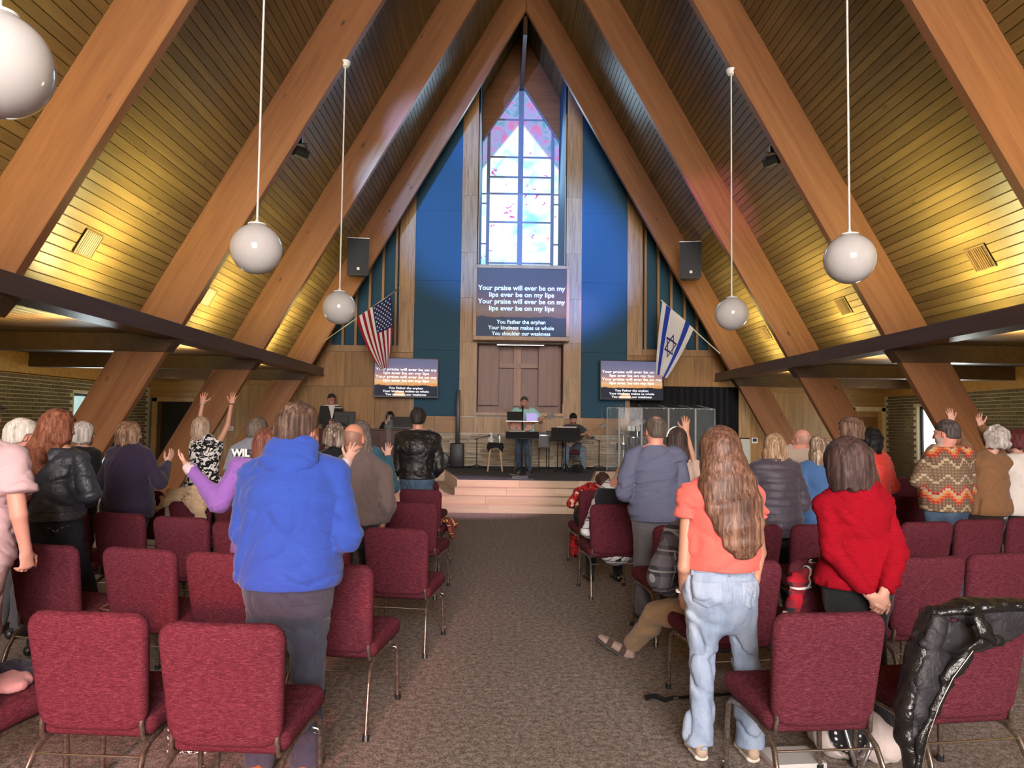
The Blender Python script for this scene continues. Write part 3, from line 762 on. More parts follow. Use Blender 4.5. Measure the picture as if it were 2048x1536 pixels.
        if yside is not None: c.F = np.maximum(c.F, ((Y-f4(yside[0]))*f4(yside[1])))
        c.F = np.maximum(c.F, -(s.F+f4(0.010)))
        return c
def mesh_from(name, V, Q, mat, root=None, col=None):
    me = bpy.data.meshes.new(name)
    if root is not None: V = V-np.asarray(root)
    n = len(V); me.vertices.add(n); me.vertices.foreach_set('co', V.astype(f4).ravel())
    m = len(Q); me.loops.add(4*m); me.loops.foreach_set('vertex_index', Q.astype(np.int32).ravel())
    me.polygons.add(m); me.polygons.foreach_set('loop_start', np.arange(0, 4*m, 4, dtype=np.int32))
    me.update(calc_edges=True); me.shade_smooth()
    if mat is not None: me.materials.append(mat)
    if col is not None:
        at_ = me.color_attributes.new('Col', 'FLOAT_COLOR', 'POINT')
        c4 = np.ones((n, 4), f4); c4[:, :3] = col; at_.data.foreach_set('color', c4.ravel())
    return me
def sines(seed, n=7, lo=6., hi=22., zf=1.0):
    r = np.random.RandomState(seed); D = r.normal(size=(n, 3)); D /= np.linalg.norm(D, axis=1)[:, None]; D[:, 2] *= zf
    D *= (lo+(hi-lo)*r.rand(n))[:, None]; ph = r.rand(n)*6.28
    def f(x, y, z):
        s = 0
        for d, p in zip(D, ph): s = s+np.sin(x*f4(d[0])+y*f4(d[1])+z*f4(d[2])+f4(p))
        return s/f4(math.sqrt(n))
    return f
def folds(seed, amp=0.004, zf=1.5):
    a = sines(seed, 5, 16, 34, zf); b = sines(seed+1, 5, 5, 12); c = sines(seed+2, 5, 30, 60, zf)
    def f(x, y, z):
        w = b(x, y, z)*f4(0.05); s = a(x+w, y+w, z+w*2); r = c(x+w, y-w, z+w*2); g = np.clip(0.5+b(x*0.7, y*0.7, z*0.7), 0, 1)
        return (s*f4(0.55)-np.exp(-(s*f4(2.6))**2)*f4(1.5)*g-np.exp(-(r*f4(2.4))**2)*f4(0.7)*(1-g*f4(0.5)))*f4(amp*1.4)
    return f
# ------------------------------------------------------------------ cloth, hair and skin materials
@cached
def m_skin():
    n = NT('skin'); a = n.n('ShaderNodeAttribute', attribute_name='Col')
    v = n.coord('Object'); c = n.mix(n.math('MULTIPLY', n.noise(v, 40, 3), 0.18), a.outputs['Color'], (0.55, 0.20, 0.14))
    n.b.inputs['Subsurface Weight'].default_value = 0.0
    return n.fin(c, 0.5, 0, 0.4)
@cached
def m_hair(name, c1, c2, sc=1.0, rough=0.62, zs=5.0, bmp=0.6):
    n = NT(name+'_hair'); v = n.coord('Object', (60*sc, 60*sc, zs*sc)); w = n.noise(v, 1.0, 3, 0.65, 0.6)
    big = n.noise(n.coord('Object', (9, 9, 2.5)), 1.5, 2)
    f = n.math('ADD', n.math('MULTIPLY', w, 0.7), n.math('MULTIPLY', big, 0.35))
    c = n.ramp(f, [(0.36, tuple(x*0.40 for x in c1)), (0.50, c1), (0.68, c2)])
    n.bump(w, bmp, 0.006); return n.fin(c, rough, 0, 0.25)
@cached
def m_cloth(name, c, var=0.25, rough=0.88, scale=300.0, spec=0.2, sheen=0.15):
    n = NT(name); v = n.coord('Object')
    w = n.noise(v, scale, 2, 0.6); big = n.noise(v, 7, 3)
    cc = n.mix(n.math('MULTIPLY', w, var), c, tuple(x*0.35 for x in c))
    cc = n.mix(n.math('MULTIPLY', big, 0.18), cc, tuple(min(1, x*1.4+0.01) for x in c))
    n.bump(n.math('ADD', n.math('MULTIPLY', w, 0.3), n.noise(v, 16, 2, 0.6, 0.8)), 0.35, 0.012)
    return n.fin(cc, rough, 0, spec, sheen=sheen)
@cached
def m_leather(name, c, rough=0.38):
    n = NT(name); v = n.coord('Object'); w = n.noise(v, 22, 3, 0.65, 0.7)
    n.bump(w, 0.5, 0.02); return n.fin(n.mix(n.math('MULTIPLY', w, 0.4), c, tuple(x*0.4 for x in c)), rough, 0, 0.55)
@cached
def m_denim(name, c1, c2):
    n = NT(name); v = n.coord('Object'); w = n.noise(n.coord('Object', (1, 1, 0.35)), 5, 4, 0.6, 0.5); f = n.noise(v, 380, 2)
    c = n.ramp(n.math('ADD', n.math('MULTIPLY', w, 0.8), n.math('MULTIPLY', f, 0.2)), [(0.36, c1), (0.62, c2)])
    n.bump(n.math('ADD', n.noise(v, 13, 2, 0.6, 1.0), n.math('MULTIPLY', f, 0.15)), 0.4, 0.016); return n.fin(c, 0.9, 0, 0.15)
@cached
def m_knit(name, c):
    n = NT(name); v = n.coord('Object')
    wv = n.n('ShaderNodeTexWave', wave_type='BANDS', bands_direction='Z'); n.put(wv.inputs['Vector'], v); wv.inputs['Scale'].default_value = 55; wv.inputs['Distortion'].default_value = 2.2; wv.inputs['Detail'].default_value = 2
    f = n.noise(v, 190, 2, 0.7); c_ = n.mix(n.math('MULTIPLY', f, 0.55), c, tuple(x*0.35 for x in c))
    n.bump(n.math('ADD', wv.outputs['Fac'], n.math('MULTIPLY', f, 1.2)), 0.45, 0.006); return n.fin(c_, 0.92, 0, 0.12)
@cached
def m_blots(name, c1, c2, scale=26.0, lo=0.48, hi=0.52, c3=None):
    """flat printed blots (florals, mottles)"""
    n = NT(name); v = n.coord('Object'); w = n.noise(v, scale, 2, 0.5, 1.6)
    c = n.ramp(w, [(lo, c1), (hi, c2)])
    if c3 is not None:
        c = n.mix(n.ramp(n.noise(v, scale*0.8, 1, 0.4, 0.5), [(0.62, (0, 0, 0)), (0.66, (1, 1, 1))]), c, c3)
    return n.fin(c, 0.85, 0, 0.2)
@cached
def m_plaid(name, c1, c2, c3, s=9.0):
    n = NT(name); v = n.coord('Object'); x, y, z = n.sep(v)[0:3]
    def st(a, f, w): return n.math('GREATER_THAN', n.math('SINE', n.math('MULTIPLY', a, f)), w)
    hx = n.math('ADD', x, n.math('MULTIPLY', y, 0.7))
    A = st(hx, s*6.28, 0.1); B = st(z, s*6.28, 0.1)
    c = n.mix(n.math('MULTIPLY', n.math('ADD', A, B), 0.5), c1, c2)
    ln = n.math('MAXIMUM', st(hx, s*6.28, 0.965), st(z, s*6.28, 0.965))
    c = n.mix(ln, c, c3); n.bump(n.noise(v, 15, 3, 0.6, 0.7), 0.3, 0.012); return n.fin(c, 0.88, 0, 0.15)
@cached
def m_southwest():
    n = NT('southwestern_knit'); v = n.coord('Object'); x, y, z = n.sep(v)[0:3]
    zz = n.math('FRACT', n.math('MULTIPLY_ADD', z, 2.3, 0.10))
    zg = n.math('ABSOLUTE', n.math('SUBTRACT', n.math('FRACT', n.math('MULTIPLY', x, 5.5)), 0.5))
    q = n.math('FRACT', n.math('ADD', zz, n.math('MULTIPLY', n.math('SNAP', zg, 0.125), 0.42)))
    c = n.ramp(q, [(0.0, (0.20, 0.13, 0.085)), (0.24, (0.52, 0.40, 0.26)), (0.30, (0.16, 0.10, 0.07)), (0.46, (0.50, 0.05, 0.025)), (0.54, (0.66, 0.22, 0.05)), (0.60, (0.50, 0.40, 0.27)), (0.66, (0.42, 0.04, 0.03)), (0.72, (0.20, 0.13, 0.085)), (0.90, (0.54, 0.43, 0.29)), (0.95, (0.18, 0.12, 0.08))], 'CONSTANT')
    ch = n.math('MULTIPLY', n.math('GREATER_THAN', n.math('SINE', n.math('MULTIPLY', x, 230)), 0.1), n.math('GREATER_THAN', n.math('SINE', n.math('MULTIPLY', z, 230)), 0.1))
    c = n.mix(n.math('MULTIPLY', ch, 0.4), c, (0.55, 0.42, 0.28)); f = n.noise(v, 220, 2)
    n.bump(f, 0.4, 0.006); return n.fin(n.mix(n.math('MULTIPLY', f, 0.25), c, (0.08, 0.05, 0.03)), 0.93, 0, 0.1)
SKIN = {'pale': (0.62, 0.34, 0.26), 'pink': (0.64, 0.30, 0.23), 'tan': (0.50, 0.25, 0.165), 'olive': (0.42, 0.24, 0.15), 'light': (0.66, 0.40, 0.30)}

# ------------------------------------------------------------------ figures
MF = [0.455, 0.52, 0.57, 0.62, 0.68, 0.74, 0.79, 0.822, 0.845]
MW = [0.086, 0.097, 0.092, 0.088, 0.094, 0.102, 0.098, 0.072, 0.042]; MD = [0.062, 0.072, 0.068, 0.064, 0.068, 0.070, 0.060, 0.046, 0.036]
FW = [0.094, 0.102, 0.090, 0.076, 0.080, 0.088, 0.084, 0.062, 0.036]; FD = [0.064, 0.073, 0.064, 0.057, 0.063, 0.066, 0.054, 0.042, 0.032]
class Person:
    def __init__(s, label, x, y, H=1.72, z=0.0, yaw=0.0, sex='m', girth=1.0, skin='pale', lean=(0, 0), near=0, seated=None, head=(0, 0, 0), seed=1, sh=1.0):
        """yaw: degrees turned to the right of facing the stage; head: (yaw, pitch-down, roll) degrees on top of that"""
        s.label = label; s.H = H; s.root = V3(x, y, z); s.sex = sex; s.g = girth; s.seed = seed; s.near = near
        s.hb = {0: 0.017, 1: 0.012, 2: 0.009}[near]; s.skin = SKIN[skin] if isinstance(skin, str) else skin
        a = math.radians(yaw); s.fwd = V3(math.sin(a), math.cos(a), 0); s.rt = V3(math.cos(a), -math.sin(a), 0); s.up = V3(0, 0, 1)
        s.parts = []; s.arms = {}; s.yaw = yaw
        J = s.J = {}
        pel = s.P(0, 0, 0.53*H) if seated is None else s.P(*seated)
        sp = unit(s.up+s.rt*lean[0]+s.fwd*lean[1])
        s.sp = sp; J['pel'] = pel
        J['neck'] = s.spine(0.845)
        hp = s.spine(0.895)+s.fwd*0.025*H/1.75; J['head'] = hp+s.up*0.062*H/1.75*1.0
        hy, hpit, hr = [math.radians(t) for t in head]
        M = Matrix.Rotation(-(a+hy), 3, 'Z') @ Matrix.Rotation(-hpit, 3, 'X') @ Matrix.Rotation(hr, 3, 'Y')
        s.HR = np.array(M); s.hs = H/1.75*(1.04 if sex == 'f' else 1.07)
        for sd, n in ((-1, 'L'), (1, 'R')):
            J['S'+n] = s.spine(0.797)+s.rt*sd*0.108*H*sh*(1.0 if sex == 'm' else 0.90)
            J['E'+n] = J['S'+n]+s.rt*sd*0.028*H-s.fwd*0.02*H-s.up*0.175*H
            J['W'+n] = J['E'+n]+s.rt*sd*0.002*H+s.fwd*0.04*H-s.up*0.145*H
            J['H'+n] = pel+s.rt*sd*0.052*H-s.up*0.01*H
            J['K'+n] = s.P(sd*0.057*H, 0.012*H, 0.285*H); J['A'+n] = s.P(sd*0.062*H, -0.015*H, 0.05*H)
            s.arms[n] = dict(d=None, n=None, curl=22, spread=1.0)
    def P(s, x, y, z): return s.root+s.rt*x+s.fwd*y+s.up*z
    def spine(s, fr): return s.J['pel']+s.sp*(fr-0.53)*s.H
    def set(s, **kw):
        for k, v in kw.items(): s.J[k] = V3(v)
        return s
    def hand(s, side, d=None, n=None, curl=20, spread=1.0): s.arms[side] = dict(d=d, n=n, curl=curl, spread=spread); return s
    # -- solids -------------------------------------------------------
    def bounds(s, keys, m): P = np.array([s.J[k] for k in keys]); return P.min(0)-m, P.max(0)+m
    def torso(s, vx, off=0.0, wid=None, fr0=0, k=0.02, sc=1.0):
        W_, D_ = (MW, MD) if s.sex == 'm' else (FW, FD)
        pts, rad = [], []
        for i in range(fr0, len(MF)):
            e = 1+(s.g-1)*(1.0 if i < 6 else (0.45 if i < 7 else 0.15))
            ew, ed = (wid or {}).get(i, (0, 0))
            taper = 1.0 if i < 7 else (0.6 if i == 7 else 0.5)
            pts.append(s.spine(MF[i])-s.fwd*(0.008*s.H if i in (5, 6) else 0)); rad.append((W_[i]*s.H*e*sc+off*taper+ew, D_[i]*s.H*(1+(s.g-1)*1.5*(1 if i < 6 else .2))*sc+off*taper+ed))
        vx.loft(pts, rad, s.rt, 0.02, k)
        for n in 'LR':
            vx.seg(s.spine(0.838), s.J['S'+n], 0.034*s.H*sc+off*0.55, 0.036*s.H*sc+off*0.8, 0.045)
    def armsolid(s, vx, n, off=0.0, upto='W', sc=1.0, k=0.03, bag=0.0, eb=None):
        J = s.J; q = s.H/1.75*(1.0 if s.sex == 'm' else 0.86)*(0.6+0.4*s.g)*sc
        vx.seg(J['S'+n], J['E'+n], 0.050*q+off, 0.040*q+off+bag, k)
        if upto == 'W': vx.seg(J['E'+n], J['W'+n], 0.040*q+off+bag, (0.027*q+off*0.8) if eb is None else eb, 0.012)
    def legsolid(s, vx, off=0.0, k=0.03, cuff=None, sc=1.0, thigh=1.0):
        J = s.J; q = s.H/1.75*(0.5+0.5*s.g)*sc
        for n in 'LR':
            mid = (J['H'+n]+J['K'+n])/2
            vx.seg(J['H'+n], J['K'+n], 0.086*q*thigh+off, 0.056*q+off, k)
            calf = J['K'+n]*0.68+J['A'+n]*0.32-s.fwd*0.012
            vx.seg(J['K'+n], calf, 0.056*q+off, 0.054*q+off, 0.02); vx.seg(calf, J['A'+n], 0.054*q+off, (0.036*q+off) if cuff is None else cuff, 0.02)
    def handsolid(s, vx, n):
        sd = 1 if n == 'R' else -1; A = s.arms[n]; J = s.J; q = s.H/1.75*(1.0 if s.sex == 'm' else 0.92)
        d = unit(J['W'+n]-J['E'+n]) if A['d'] is None else unit(A['d'])
        nn = -s.rt*sd*0.9+s.fwd*0.3 if A['n'] is None else V3(A['n'])
        nn = unit(nn-d*(nn@d)); t = np.cross(d, nn)*sd; W0 = J['W'+n]
        vx.seg(W0-d*0.02, W0+d*0.03*q, (0.029*q, 0.021*q), (0.032*q, 0.018*q), 0.012, t)
        vx.seg(W0+d*0.025*q, W0+d*0.088*q, (0.034*q, 0.018*q), (0.040*q, 0.0135*q), 0.012, t)
        vx.ell(W0+d*0.035*q+t*0.022*q+nn*0.008*q, (0.018*q,)*3, None, 0.012)
        sp = A['spread']; cu = A['curl']; cu = cu if isinstance(cu, (list, tuple)) else [cu]*4
        for i, (o, b, ln, an) in enumerate(((0.030, 0.086, 0.072, -9), (0.010, 0.091, 0.080, -2), (-0.010, 0.088, 0.074, 5), (-0.029, 0.078, 0.058, 13))):
            p = W0+d*b*q+t*o*q; r0 = (0.0092-0.0006*(i == 3))*q; ang = math.radians(an*sp)
            dr = unit(d*math.cos(ang)-t*math.sin(ang))
            for j, fr in enumerate((0.46, 0.30, 0.24)):
                c = math.radians(cu[i])*(0.7, 1.25, 0.8)[j]; ax = np.cross(dr, nn)
                dr = unit(dr*math.cos(c)+nn*math.sin(c)); nn2 = unit(nn*math.cos(c)-dr*math.sin(c)) if False else nn
                e = p+dr*ln*fr*q; vx.seg(p, e, r0*(1-0.10*j), r0*(0.93-0.10*j), 0.004); p = e
        p = W0+d*0.026*q+t*0.026*q+nn*0.004
        for j, (ln, mixv) in enumerate(((0.040, t*0.75+d*0.62+nn*0.22), (0.032, t*(0.50*sp+0.1)+d*0.85+nn*0.25), (0.026, t*(0.30*sp)+d*0.95+nn*0.30))):
            e = p+unit(mixv)*ln*q; vx.seg(p, e, (0.0135, 0.0112, 0.0095)[j]*q, (0.0115, 0.0098, 0.0078)[j]*q, 0.006); p = e
    def hl(s, x, y, z): return s.J['head']+s.HR@(V3(x, y, z)*s.hs)
    def headsolid(s, vx):
        q = s.hs; R = s.HR; H_ = s.hl; f = s.sex == 'f'
        vx.ell(H_(0, -0.014, 0.022), V3(0.076, 0.097, 0.093)*q, R, 0)
        vx.ell(H_(0, 0.030, -0.035), V3(0.063 if not f else 0.059, 0.064, 0.082)*q, R, 0.03)
        vx.ell(H_(0, 0.058, -0.092), V3(0.030, 0.028, 0.026)*q, R, 0.03)
        vx.ell(H_(0, 0.070, 0.030), V3(0.052, 0.026, 0.012)*q, R, 0.016)
        for sd in (-1, 1):
            vx.ell(H_(sd*0.030, 0.092, 0.008), V3(0.017, 0.012, 0.013)*q, R, 0.008, 'sub')
            vx.ell(H_(sd*0.030, 0.081, 0.007), V3(0.012, 0.012, 0.012)*q, R, 0.003)
            vx.ell(H_(sd*0.044, 0.066, -0.022), V3(0.020, 0.018, 0.016)*q, R, 0.018)
            vx.ell(H_(sd*0.079, -0.006, -0.008), V3(0.008, 0.019, 0.031)*q, R, 0.006)
            vx.ell(H_(sd*0.086, -0.002, -0.004), V3(0.006, 0.010, 0.016)*q, R, 0.004, 'sub')
        vx.seg(H_(0, 0.086, 0.016), H_(0, 0.108, -0.024), 0.0075*q, 0.0125*q, 0.010)
        for sd in (-1, 1): vx.ell(H_(sd*0.011, 0.098, -0.027), V3(0.008, 0.009, 0.007)*q, R, 0.006)
        vx.ell(H_(0, 0.087, -0.056), V3(0.024, 0.012, 0.0065)*q, R, 0.005); vx.ell(H_(0, 0.086, -0.067), V3(0.020, 0.011, 0.0075)*q, R, 0.004)
        vx.seg(H_(0, -0.018, -0.06), s.J['neck']-s.up*0.03, (0.056*q*(1 if not f else 0.84)*(0.75+0.25*s.g), 0.058*q*(1 if not f else 0.84)), (0.062*q*(1 if not f else 0.84)*(0.75+0.25*s.g), 0.060*q*(1 if not f else 0.84)), 0.03, s.rt)
    def body(s, beard=None):
        """the figure itself: one mesh"""
        parts = []
        lo, hi = s.bounds([k for k in s.J], 0.16)
        b = Vox(lo, hi, 0.024 if s.near < 2 else 0.02)
        s.torso(b, -0.012, None, 0, 0, 0.97); s.legsolid(b, -0.010)
        for n in 'LR': s.armsolid(b, n, -0.008)
        parts.append(b.nets())
        r = 0.155*s.hs; hvx = Vox(np.minimum(s.J['head']-r, s.J['neck']-0.07), np.maximum(s.J['head']+r, s.J['neck']+0.07), {0: 0.0085, 1: 0.007, 2: 0.006}[s.near])
        s.headsolid(hvx); hV, hQ = hvx.nets(); parts.append((hV, hQ))
        for n in 'LR':
            if s.arms[n] is False: continue
            lo, hi = s.bounds(['S'+n, 'E'+n, 'W'+n], 0.05)
            lo = np.minimum(lo, s.J['W'+n]-0.21); hi = np.maximum(hi, s.J['W'+n]+0.21)
            a = Vox(lo, hi, {0: 0.0065, 1: 0.0058, 2: 0.005}[s.near]); s.armsolid(a, n, -0.002); s.handsolid(a, n); parts.append(a.nets())
        V = np.concatenate([p[0] for p in parts]); base = 0; Q = []
        for p in parts: Q.append(p[1]+base); base += len(p[0])
        C = np.tile(np.array(s.skin, f4), (len(V), 1))
        # eyes, brows, lips as colour of the skin itself
        L_ = ((V-s.J['head'])@s.HR)/s.hs
        x, y, z = np.abs(L_[:, 0]), L_[:, 1], L_[:, 2]
        inh = (np.linalg.norm(L_, axis=1) < 0.16)
        def paint(m, c, a=1.0): C[m] = C[m]*(1-a)+np.array(c, f4)*a
        paint(inh & (y > 0.06) & (np.hypot(x-0.030, (z-0.007)*1.6) < 0.0115), (0.25, 0.2, 0.18)); paint(inh & (y > 0.06) & (np.hypot(x-0.030, z-0.007) < 0.006), (0.03, 0.02, 0.02))
        paint(inh & (y > 0.06) & (np.abs(z-0.031-(0.03-x)*0.1) < 0.0055) & (x > 0.012) & (x < 0.050), (0.10, 0.06, 0.045), 0.8)
        paint(inh & (y > 0.075) & (np.abs(z+0.061) < 0.0095) & (x < 0.024), (0.45, 0.12, 0.11), 0.75)
        paint(inh & (x > 0.072) & (y > -0.03) & (y < 0.02), np.array(s.skin)*np.array((1.1, 0.8, 0.75)), 0.6)
        if beard: paint(inh & (z < -0.030) & (y > 0.01) & (z > -0.13) & ~((x < 0.022) & (np.abs(z+0.061) < 0.008)), beard, 0.85)
        if getattr(s, 'scalp', None) is not None:
            col, fn = s.scalp; m = inh & fn(L_[:, 0], L_[:, 1], L_[:, 2]); paint(m, col, 0.75)
        me = mesh_from('person', V, np.concatenate(Q), m_skin(), s.root, C)
        s.o = link('person', me, None, s.root); tag(s.o, s.label, 'person')
        for (nm, V, Q, m) in s.parts: link(nm, mesh_from(nm, V, Q, m, s.root), s.o)
        return s.o
    def add(s, nm, vx, m):
        V, Q = vx.nets()
        if len(V): s.parts.append((nm, V, Q, m))
        return vx
    # -- clothes ------------------------------------------------------
    def top(s, m, nm='shirt', off=0.016, sleeve='long', hem=0.50, wid=None, fold=0.004, bag=0.0, cuff=None, collar=0.0, fn=None, k=0.03, cap=0.0, soff=None, kj=0.009):
        """hem as a fraction of height along the spine"""
        lo, hi = s.bounds(['pel', 'neck', 'SL', 'SR', 'EL', 'ER', 'WL', 'WR', 'HL', 'HR'], 0.24*max(1, s.g))
        vx = Vox(lo, hi, s.hb)
        s.torso(vx, off, wid, 0, k)
        so = off if soff is None else soff
        for n in 'LR':
            J = s.J
            if sleeve is None: continue
            sx = vx.copy(); sx.F = np.full(vx.n, 0.3, f4); q = s.H/1.75*s.g*(1 if s.sex == 'm' else 0.86)
            if sleeve == 'long':
                s.armsolid(sx, n, so, 'W', 1.0, 0.01, bag, cuff); e = J['W'+n]; d = unit(J['W'+n]-J['E'+n]); sx.cut(e-d*0.005, d, e-0.12, e+0.12)
            elif sleeve == 'short':
                e = J['S'+n]*0.42+J['E'+n]*0.58; sx.seg(J['S'+n], e, 0.052*q+so, 0.050*q+so+0.012+bag, 0); d = unit(J['E'+n]-J['S'+n]); sx.cut(e+d*0.02, d)
            elif sleeve == 'elbow':
                f_ = J['E'+n]*0.62+J['W'+n]*0.38; sx.seg(J['S'+n], J['E'+n], 0.050*q+so, 0.043*q+so+bag, 0); sx.seg(J['E'+n], f_, 0.043*q+so+bag, 0.036*q+so, 0.01); d = unit(J['W'+n]-J['E'+n]); sx.cut(f_, d, f_-0.1, f_+0.1)
            elif sleeve == 'cap':
                e = J['S'+n]*0.70+J['E'+n]*0.30; q = s.H/1.75; sx.seg(J['S'+n]-s.up*0.005, e, 0.044*q+so, 0.046*q+so+cap, 0); d = unit(J['E'+n]-J['S'+n]); sx.cut(e+d*0.01, d)
            vx.put((slice(None),)*3, sx.F, kj)
        if collar > 0:
            nb = s.J['neck']; a = s.hl(0, -0.02, -0.12)
            vx.seg(nb-s.up*0.02, nb*0.45+a*0.55, (0.062*s.hs+0.012, 0.064*s.hs+0.012), (0.060*s.hs+collar, 0.062*s.hs+collar), 0.02, s.rt)
            c_ = nb*0.45+a*0.55; vx.cut(c_, s.up+s.fwd*0.15, c_-0.11, c_+0.11)
        if fold: vx.disp(folds(s.seed*13+3, fold))
        if hem is not None:
            h0 = s.spine(hem); vx.cut(h0, -s.sp)
        if fn: fn(vx)
        s.topv = vx; return s.add(nm, vx, m)
    def pants(s, m, nm='trousers', off=0.012, fold=0.004, cuff=None, waist=0.585, cut=True, thigh=1.0, fn=None, wid=None, hem=0.0):
        lo, hi = s.bounds(['pel', 'HL', 'HR', 'KL', 'KR', 'AL', 'AR'], 0.22*max(1, s.g))
        vx = Vox(lo, hi, s.hb)
        W_, D_ = (MW, MD) if s.sex == 'm' else (FW, FD)
        pts = [s.spine(MF[i]) for i in (0, 1, 2, 3)]; rad = [(W_[i]*s.H*s.g+off+((wid or {}).get(i, 0)), D_[i]*s.H*(1+(s.g-1)*1.4)+off) for i in (0, 1, 2, 3)]
        vx.loft(pts, rad, s.rt, 0.02, 0.0)
        s.legsolid(vx, off, 0.04, cuff, 1.0, thigh)
        if s.sex == 'f' or s.near == 2:
            for sd in (-1, 1): vx.ell(s.spine(0.505)+s.rt*sd*0.045*s.H-s.fwd*0.032*s.H, V3(0.052, 0.048, 0.055)*s.H, None, 0.03)
        if fold: vx.disp(folds(s.seed*17+5, fold, 1.2))
        vx.cut(s.spine(waist), s.sp)
        if cut:
            for n in 'LR':
                a = s.J['A'+n]; vx.cut(a-s.up*(0.035-hem), -s.up, a-0.15, a+0.15)
        if fn: fn(vx)
        s.pv = vx; return s.add(nm, vx, m)
    def skirt(s, m, nm='skirt', r1=0.20, z1=0.25):
        lo, hi = s.bounds(['pel'], 0.4); lo[2] = s.root[2]
        vx = Vox(lo, hi, s.hb); vx.loft([s.spine(0.60), s.spine(0.52), s.P(0, 0, z1*s.H)], [(0.085*s.H, 0.07*s.H), (0.108*s.H, 0.085*s.H), (r1, r1*0.8)], s.rt, 0.02); vx.cut(s.P(0, 0, z1*s.H), -s.up)
        vx.disp(folds(s.seed, 0.006, 0.3)); return s.add(nm, vx, m)
    def shoes(s, m, sole=None, fd=None):
        for n in 'LR':
            a = s.J['A'+n]; f = s.fwd if fd is None else unit(fd[n]); sd = unit(np.cross(f, s.up)); g = V3(a[0], a[1], a[2]-0.05*s.H)
            q = s.H/1.75*(1 if s.sex == 'm' else 0.92)
            vx = Vox(g-0.24, g+0.24, 0.009); up = s.up
            vx.loft([g-f*0.055*q+up*0.045, g+f*0.05*q+up*0.045, g+f*0.13*q+up*0.035, g+f*0.175*q+up*0.03], [(0.036*q, 0.042*q), (0.043*q, 0.045*q), (0.046*q, 0.033*q), (0.036*q, 0.024*q)], sd, 0.01)
            vx.seg(a-f*0.01, g+up*0.06, 0.040*q, 0.044*q, 0.02); vx.cut(g+up*0.004, -up); vx.cut(g+up*0.115*q, up)
            s.add('shoe', vx, m)
            if sole:
                v2 = Vox(g-0.24, g+0.24, 0.009); v2.loft([g-f*0.055*q+up*0.014, g+f*0.05*q+up*0.014, g+f*0.13*q+up*0.014, g+f*0.178*q+up*0.016], [(0.041*q, 0.018), (0.045*q, 0.018), (0.050*q, 0.018), (0.038*q, 0.016)], sd, 0.01); v2.cut(g+up*0.001, -up)
                s.add('sole', v2, sole)
    # -- hair ---------------------------------------------------------
    def hairvox(s, ext_lo=(0.13, 0.15, 0.16), ext_hi=None, h=None):
        e = 0.17*s.hs
        return Vox(s.J['head']-e-0.02, s.J['head']+e+0.03, h or {0: 0.009, 1: 0.0075, 2: 0.006}[s.near])
    def cutfn(s, vx, fn):
        """keep only where fn(local x,y,z) < 0"""
        X, Y, Z = vx.grid((slice(None),)*3); P = [X-f4(s.J['head'][0]), Y-f4(s.J['head'][1]), Z-f4(s.J['head'][2])]
        L = [(P[0]*f4(s.HR[0, i])+P[1]*f4(s.HR[1, i])+P[2]*f4(s.HR[2, i]))/f4(s.hs) for i in range(3)]
        vx.F = np.maximum(vx.F, (fn(*L)*s.hs).astype(f4))
    def strands(s, vx, amp=0.0025, f=420.0):
        w = sines(s.seed*3+1, 5, 14, 40); w2 = sines(s.seed*5+2, 5, 30, 70, 0.3)
        def fn(x, y, z):
            a = (x*f4(s.rt[0])+y*f4(s.rt[1])); b = x*f4(s.fwd[0])+y*f4(s.fwd[1])
            return f4(amp)*(np.sin(f4(f*0.33)*a+1.5*w(x, y, z*0.1))*0.7+np.sin(f4(f)*a+2.2*w(x, y, z*0.12))*0.6+np.sin(f4(f)*0.6*b+1.7*w(x, y, z*0.12))*0.4+0.5*w2(x, y, z*0.1))
        vx.disp(fn, 0.03)
    def hair_short(s, m, t=0.012, nape=-0.062, bald=None, puff=0.0, side=0.004, front=0.055, amp=0.002):
        vx = s.hairvox(); q = s.hs
        vx.ell(s.hl(0, -0.016, 0.024+puff*0.5), V3(0.077+t*0.7+side, 0.098+t, 0.094+t+puff)*q, s.HR, 0)
        vx.ell(s.hl(0, -0.055, -0.022), V3(0.062+t*0.6, 0.055+t, 0.06)*q, s.HR, 0.02)
        ys = np.array([-0.14, -0.05, -0.022, 0.0, 0.03, 0.055, 0.075, 0.13]); zs = np.array([nape, nape+0.005, nape+0.025, 0.022, 0.028, front-0.01, front+0.004, front+0.006])
        def keep(x, y, z):
            ln = np.interp(y, ys, zs).astype(f4); d = (ln-z)*0.7
            if bald == 'top': d = np.maximum(d, (z-(0.036-0.25*(y+0.03)))*0.7)
            if bald == 'crown': d = np.maximum(d, 0.034-np.sqrt(x*x*0.9+(y+0.045)**2+(z-0.11)**2*0.7))
            return d
        s.cutfn(vx, keep)
        s.strands(vx, amp, 330); return s.add('hair', vx, m)
    def hair_bob(s, m, w=0.020, drop=-0.125, depth=0.018, amp=0.004, f=300.0, face=True, curl=0.0, flick=0.0, back=0.0):
        vx = s.hairvox(); q = s.hs
        vx = Vox(s.J['head']-0.22*q, s.J['head']+0.20*q, vx.h)
        vx.ell(s.hl(0, -0.016, 0.022), V3(0.078+w, 0.098+depth, 0.096+w*0.9)*q, s.HR, 0)
        vx.loft([s.hl(0, -0.026, 0.02), s.hl(0, -0.030-back*0.5, -0.06), s.hl(0, -0.026-back, drop)], [((0.080+w)*q, (0.088+depth)*q), ((0.084+w)*q, (0.080+depth)*q), ((0.066+w+flick)*q, (0.062+depth)*q)], s.HR[:, 0], 0.01, 0.02)
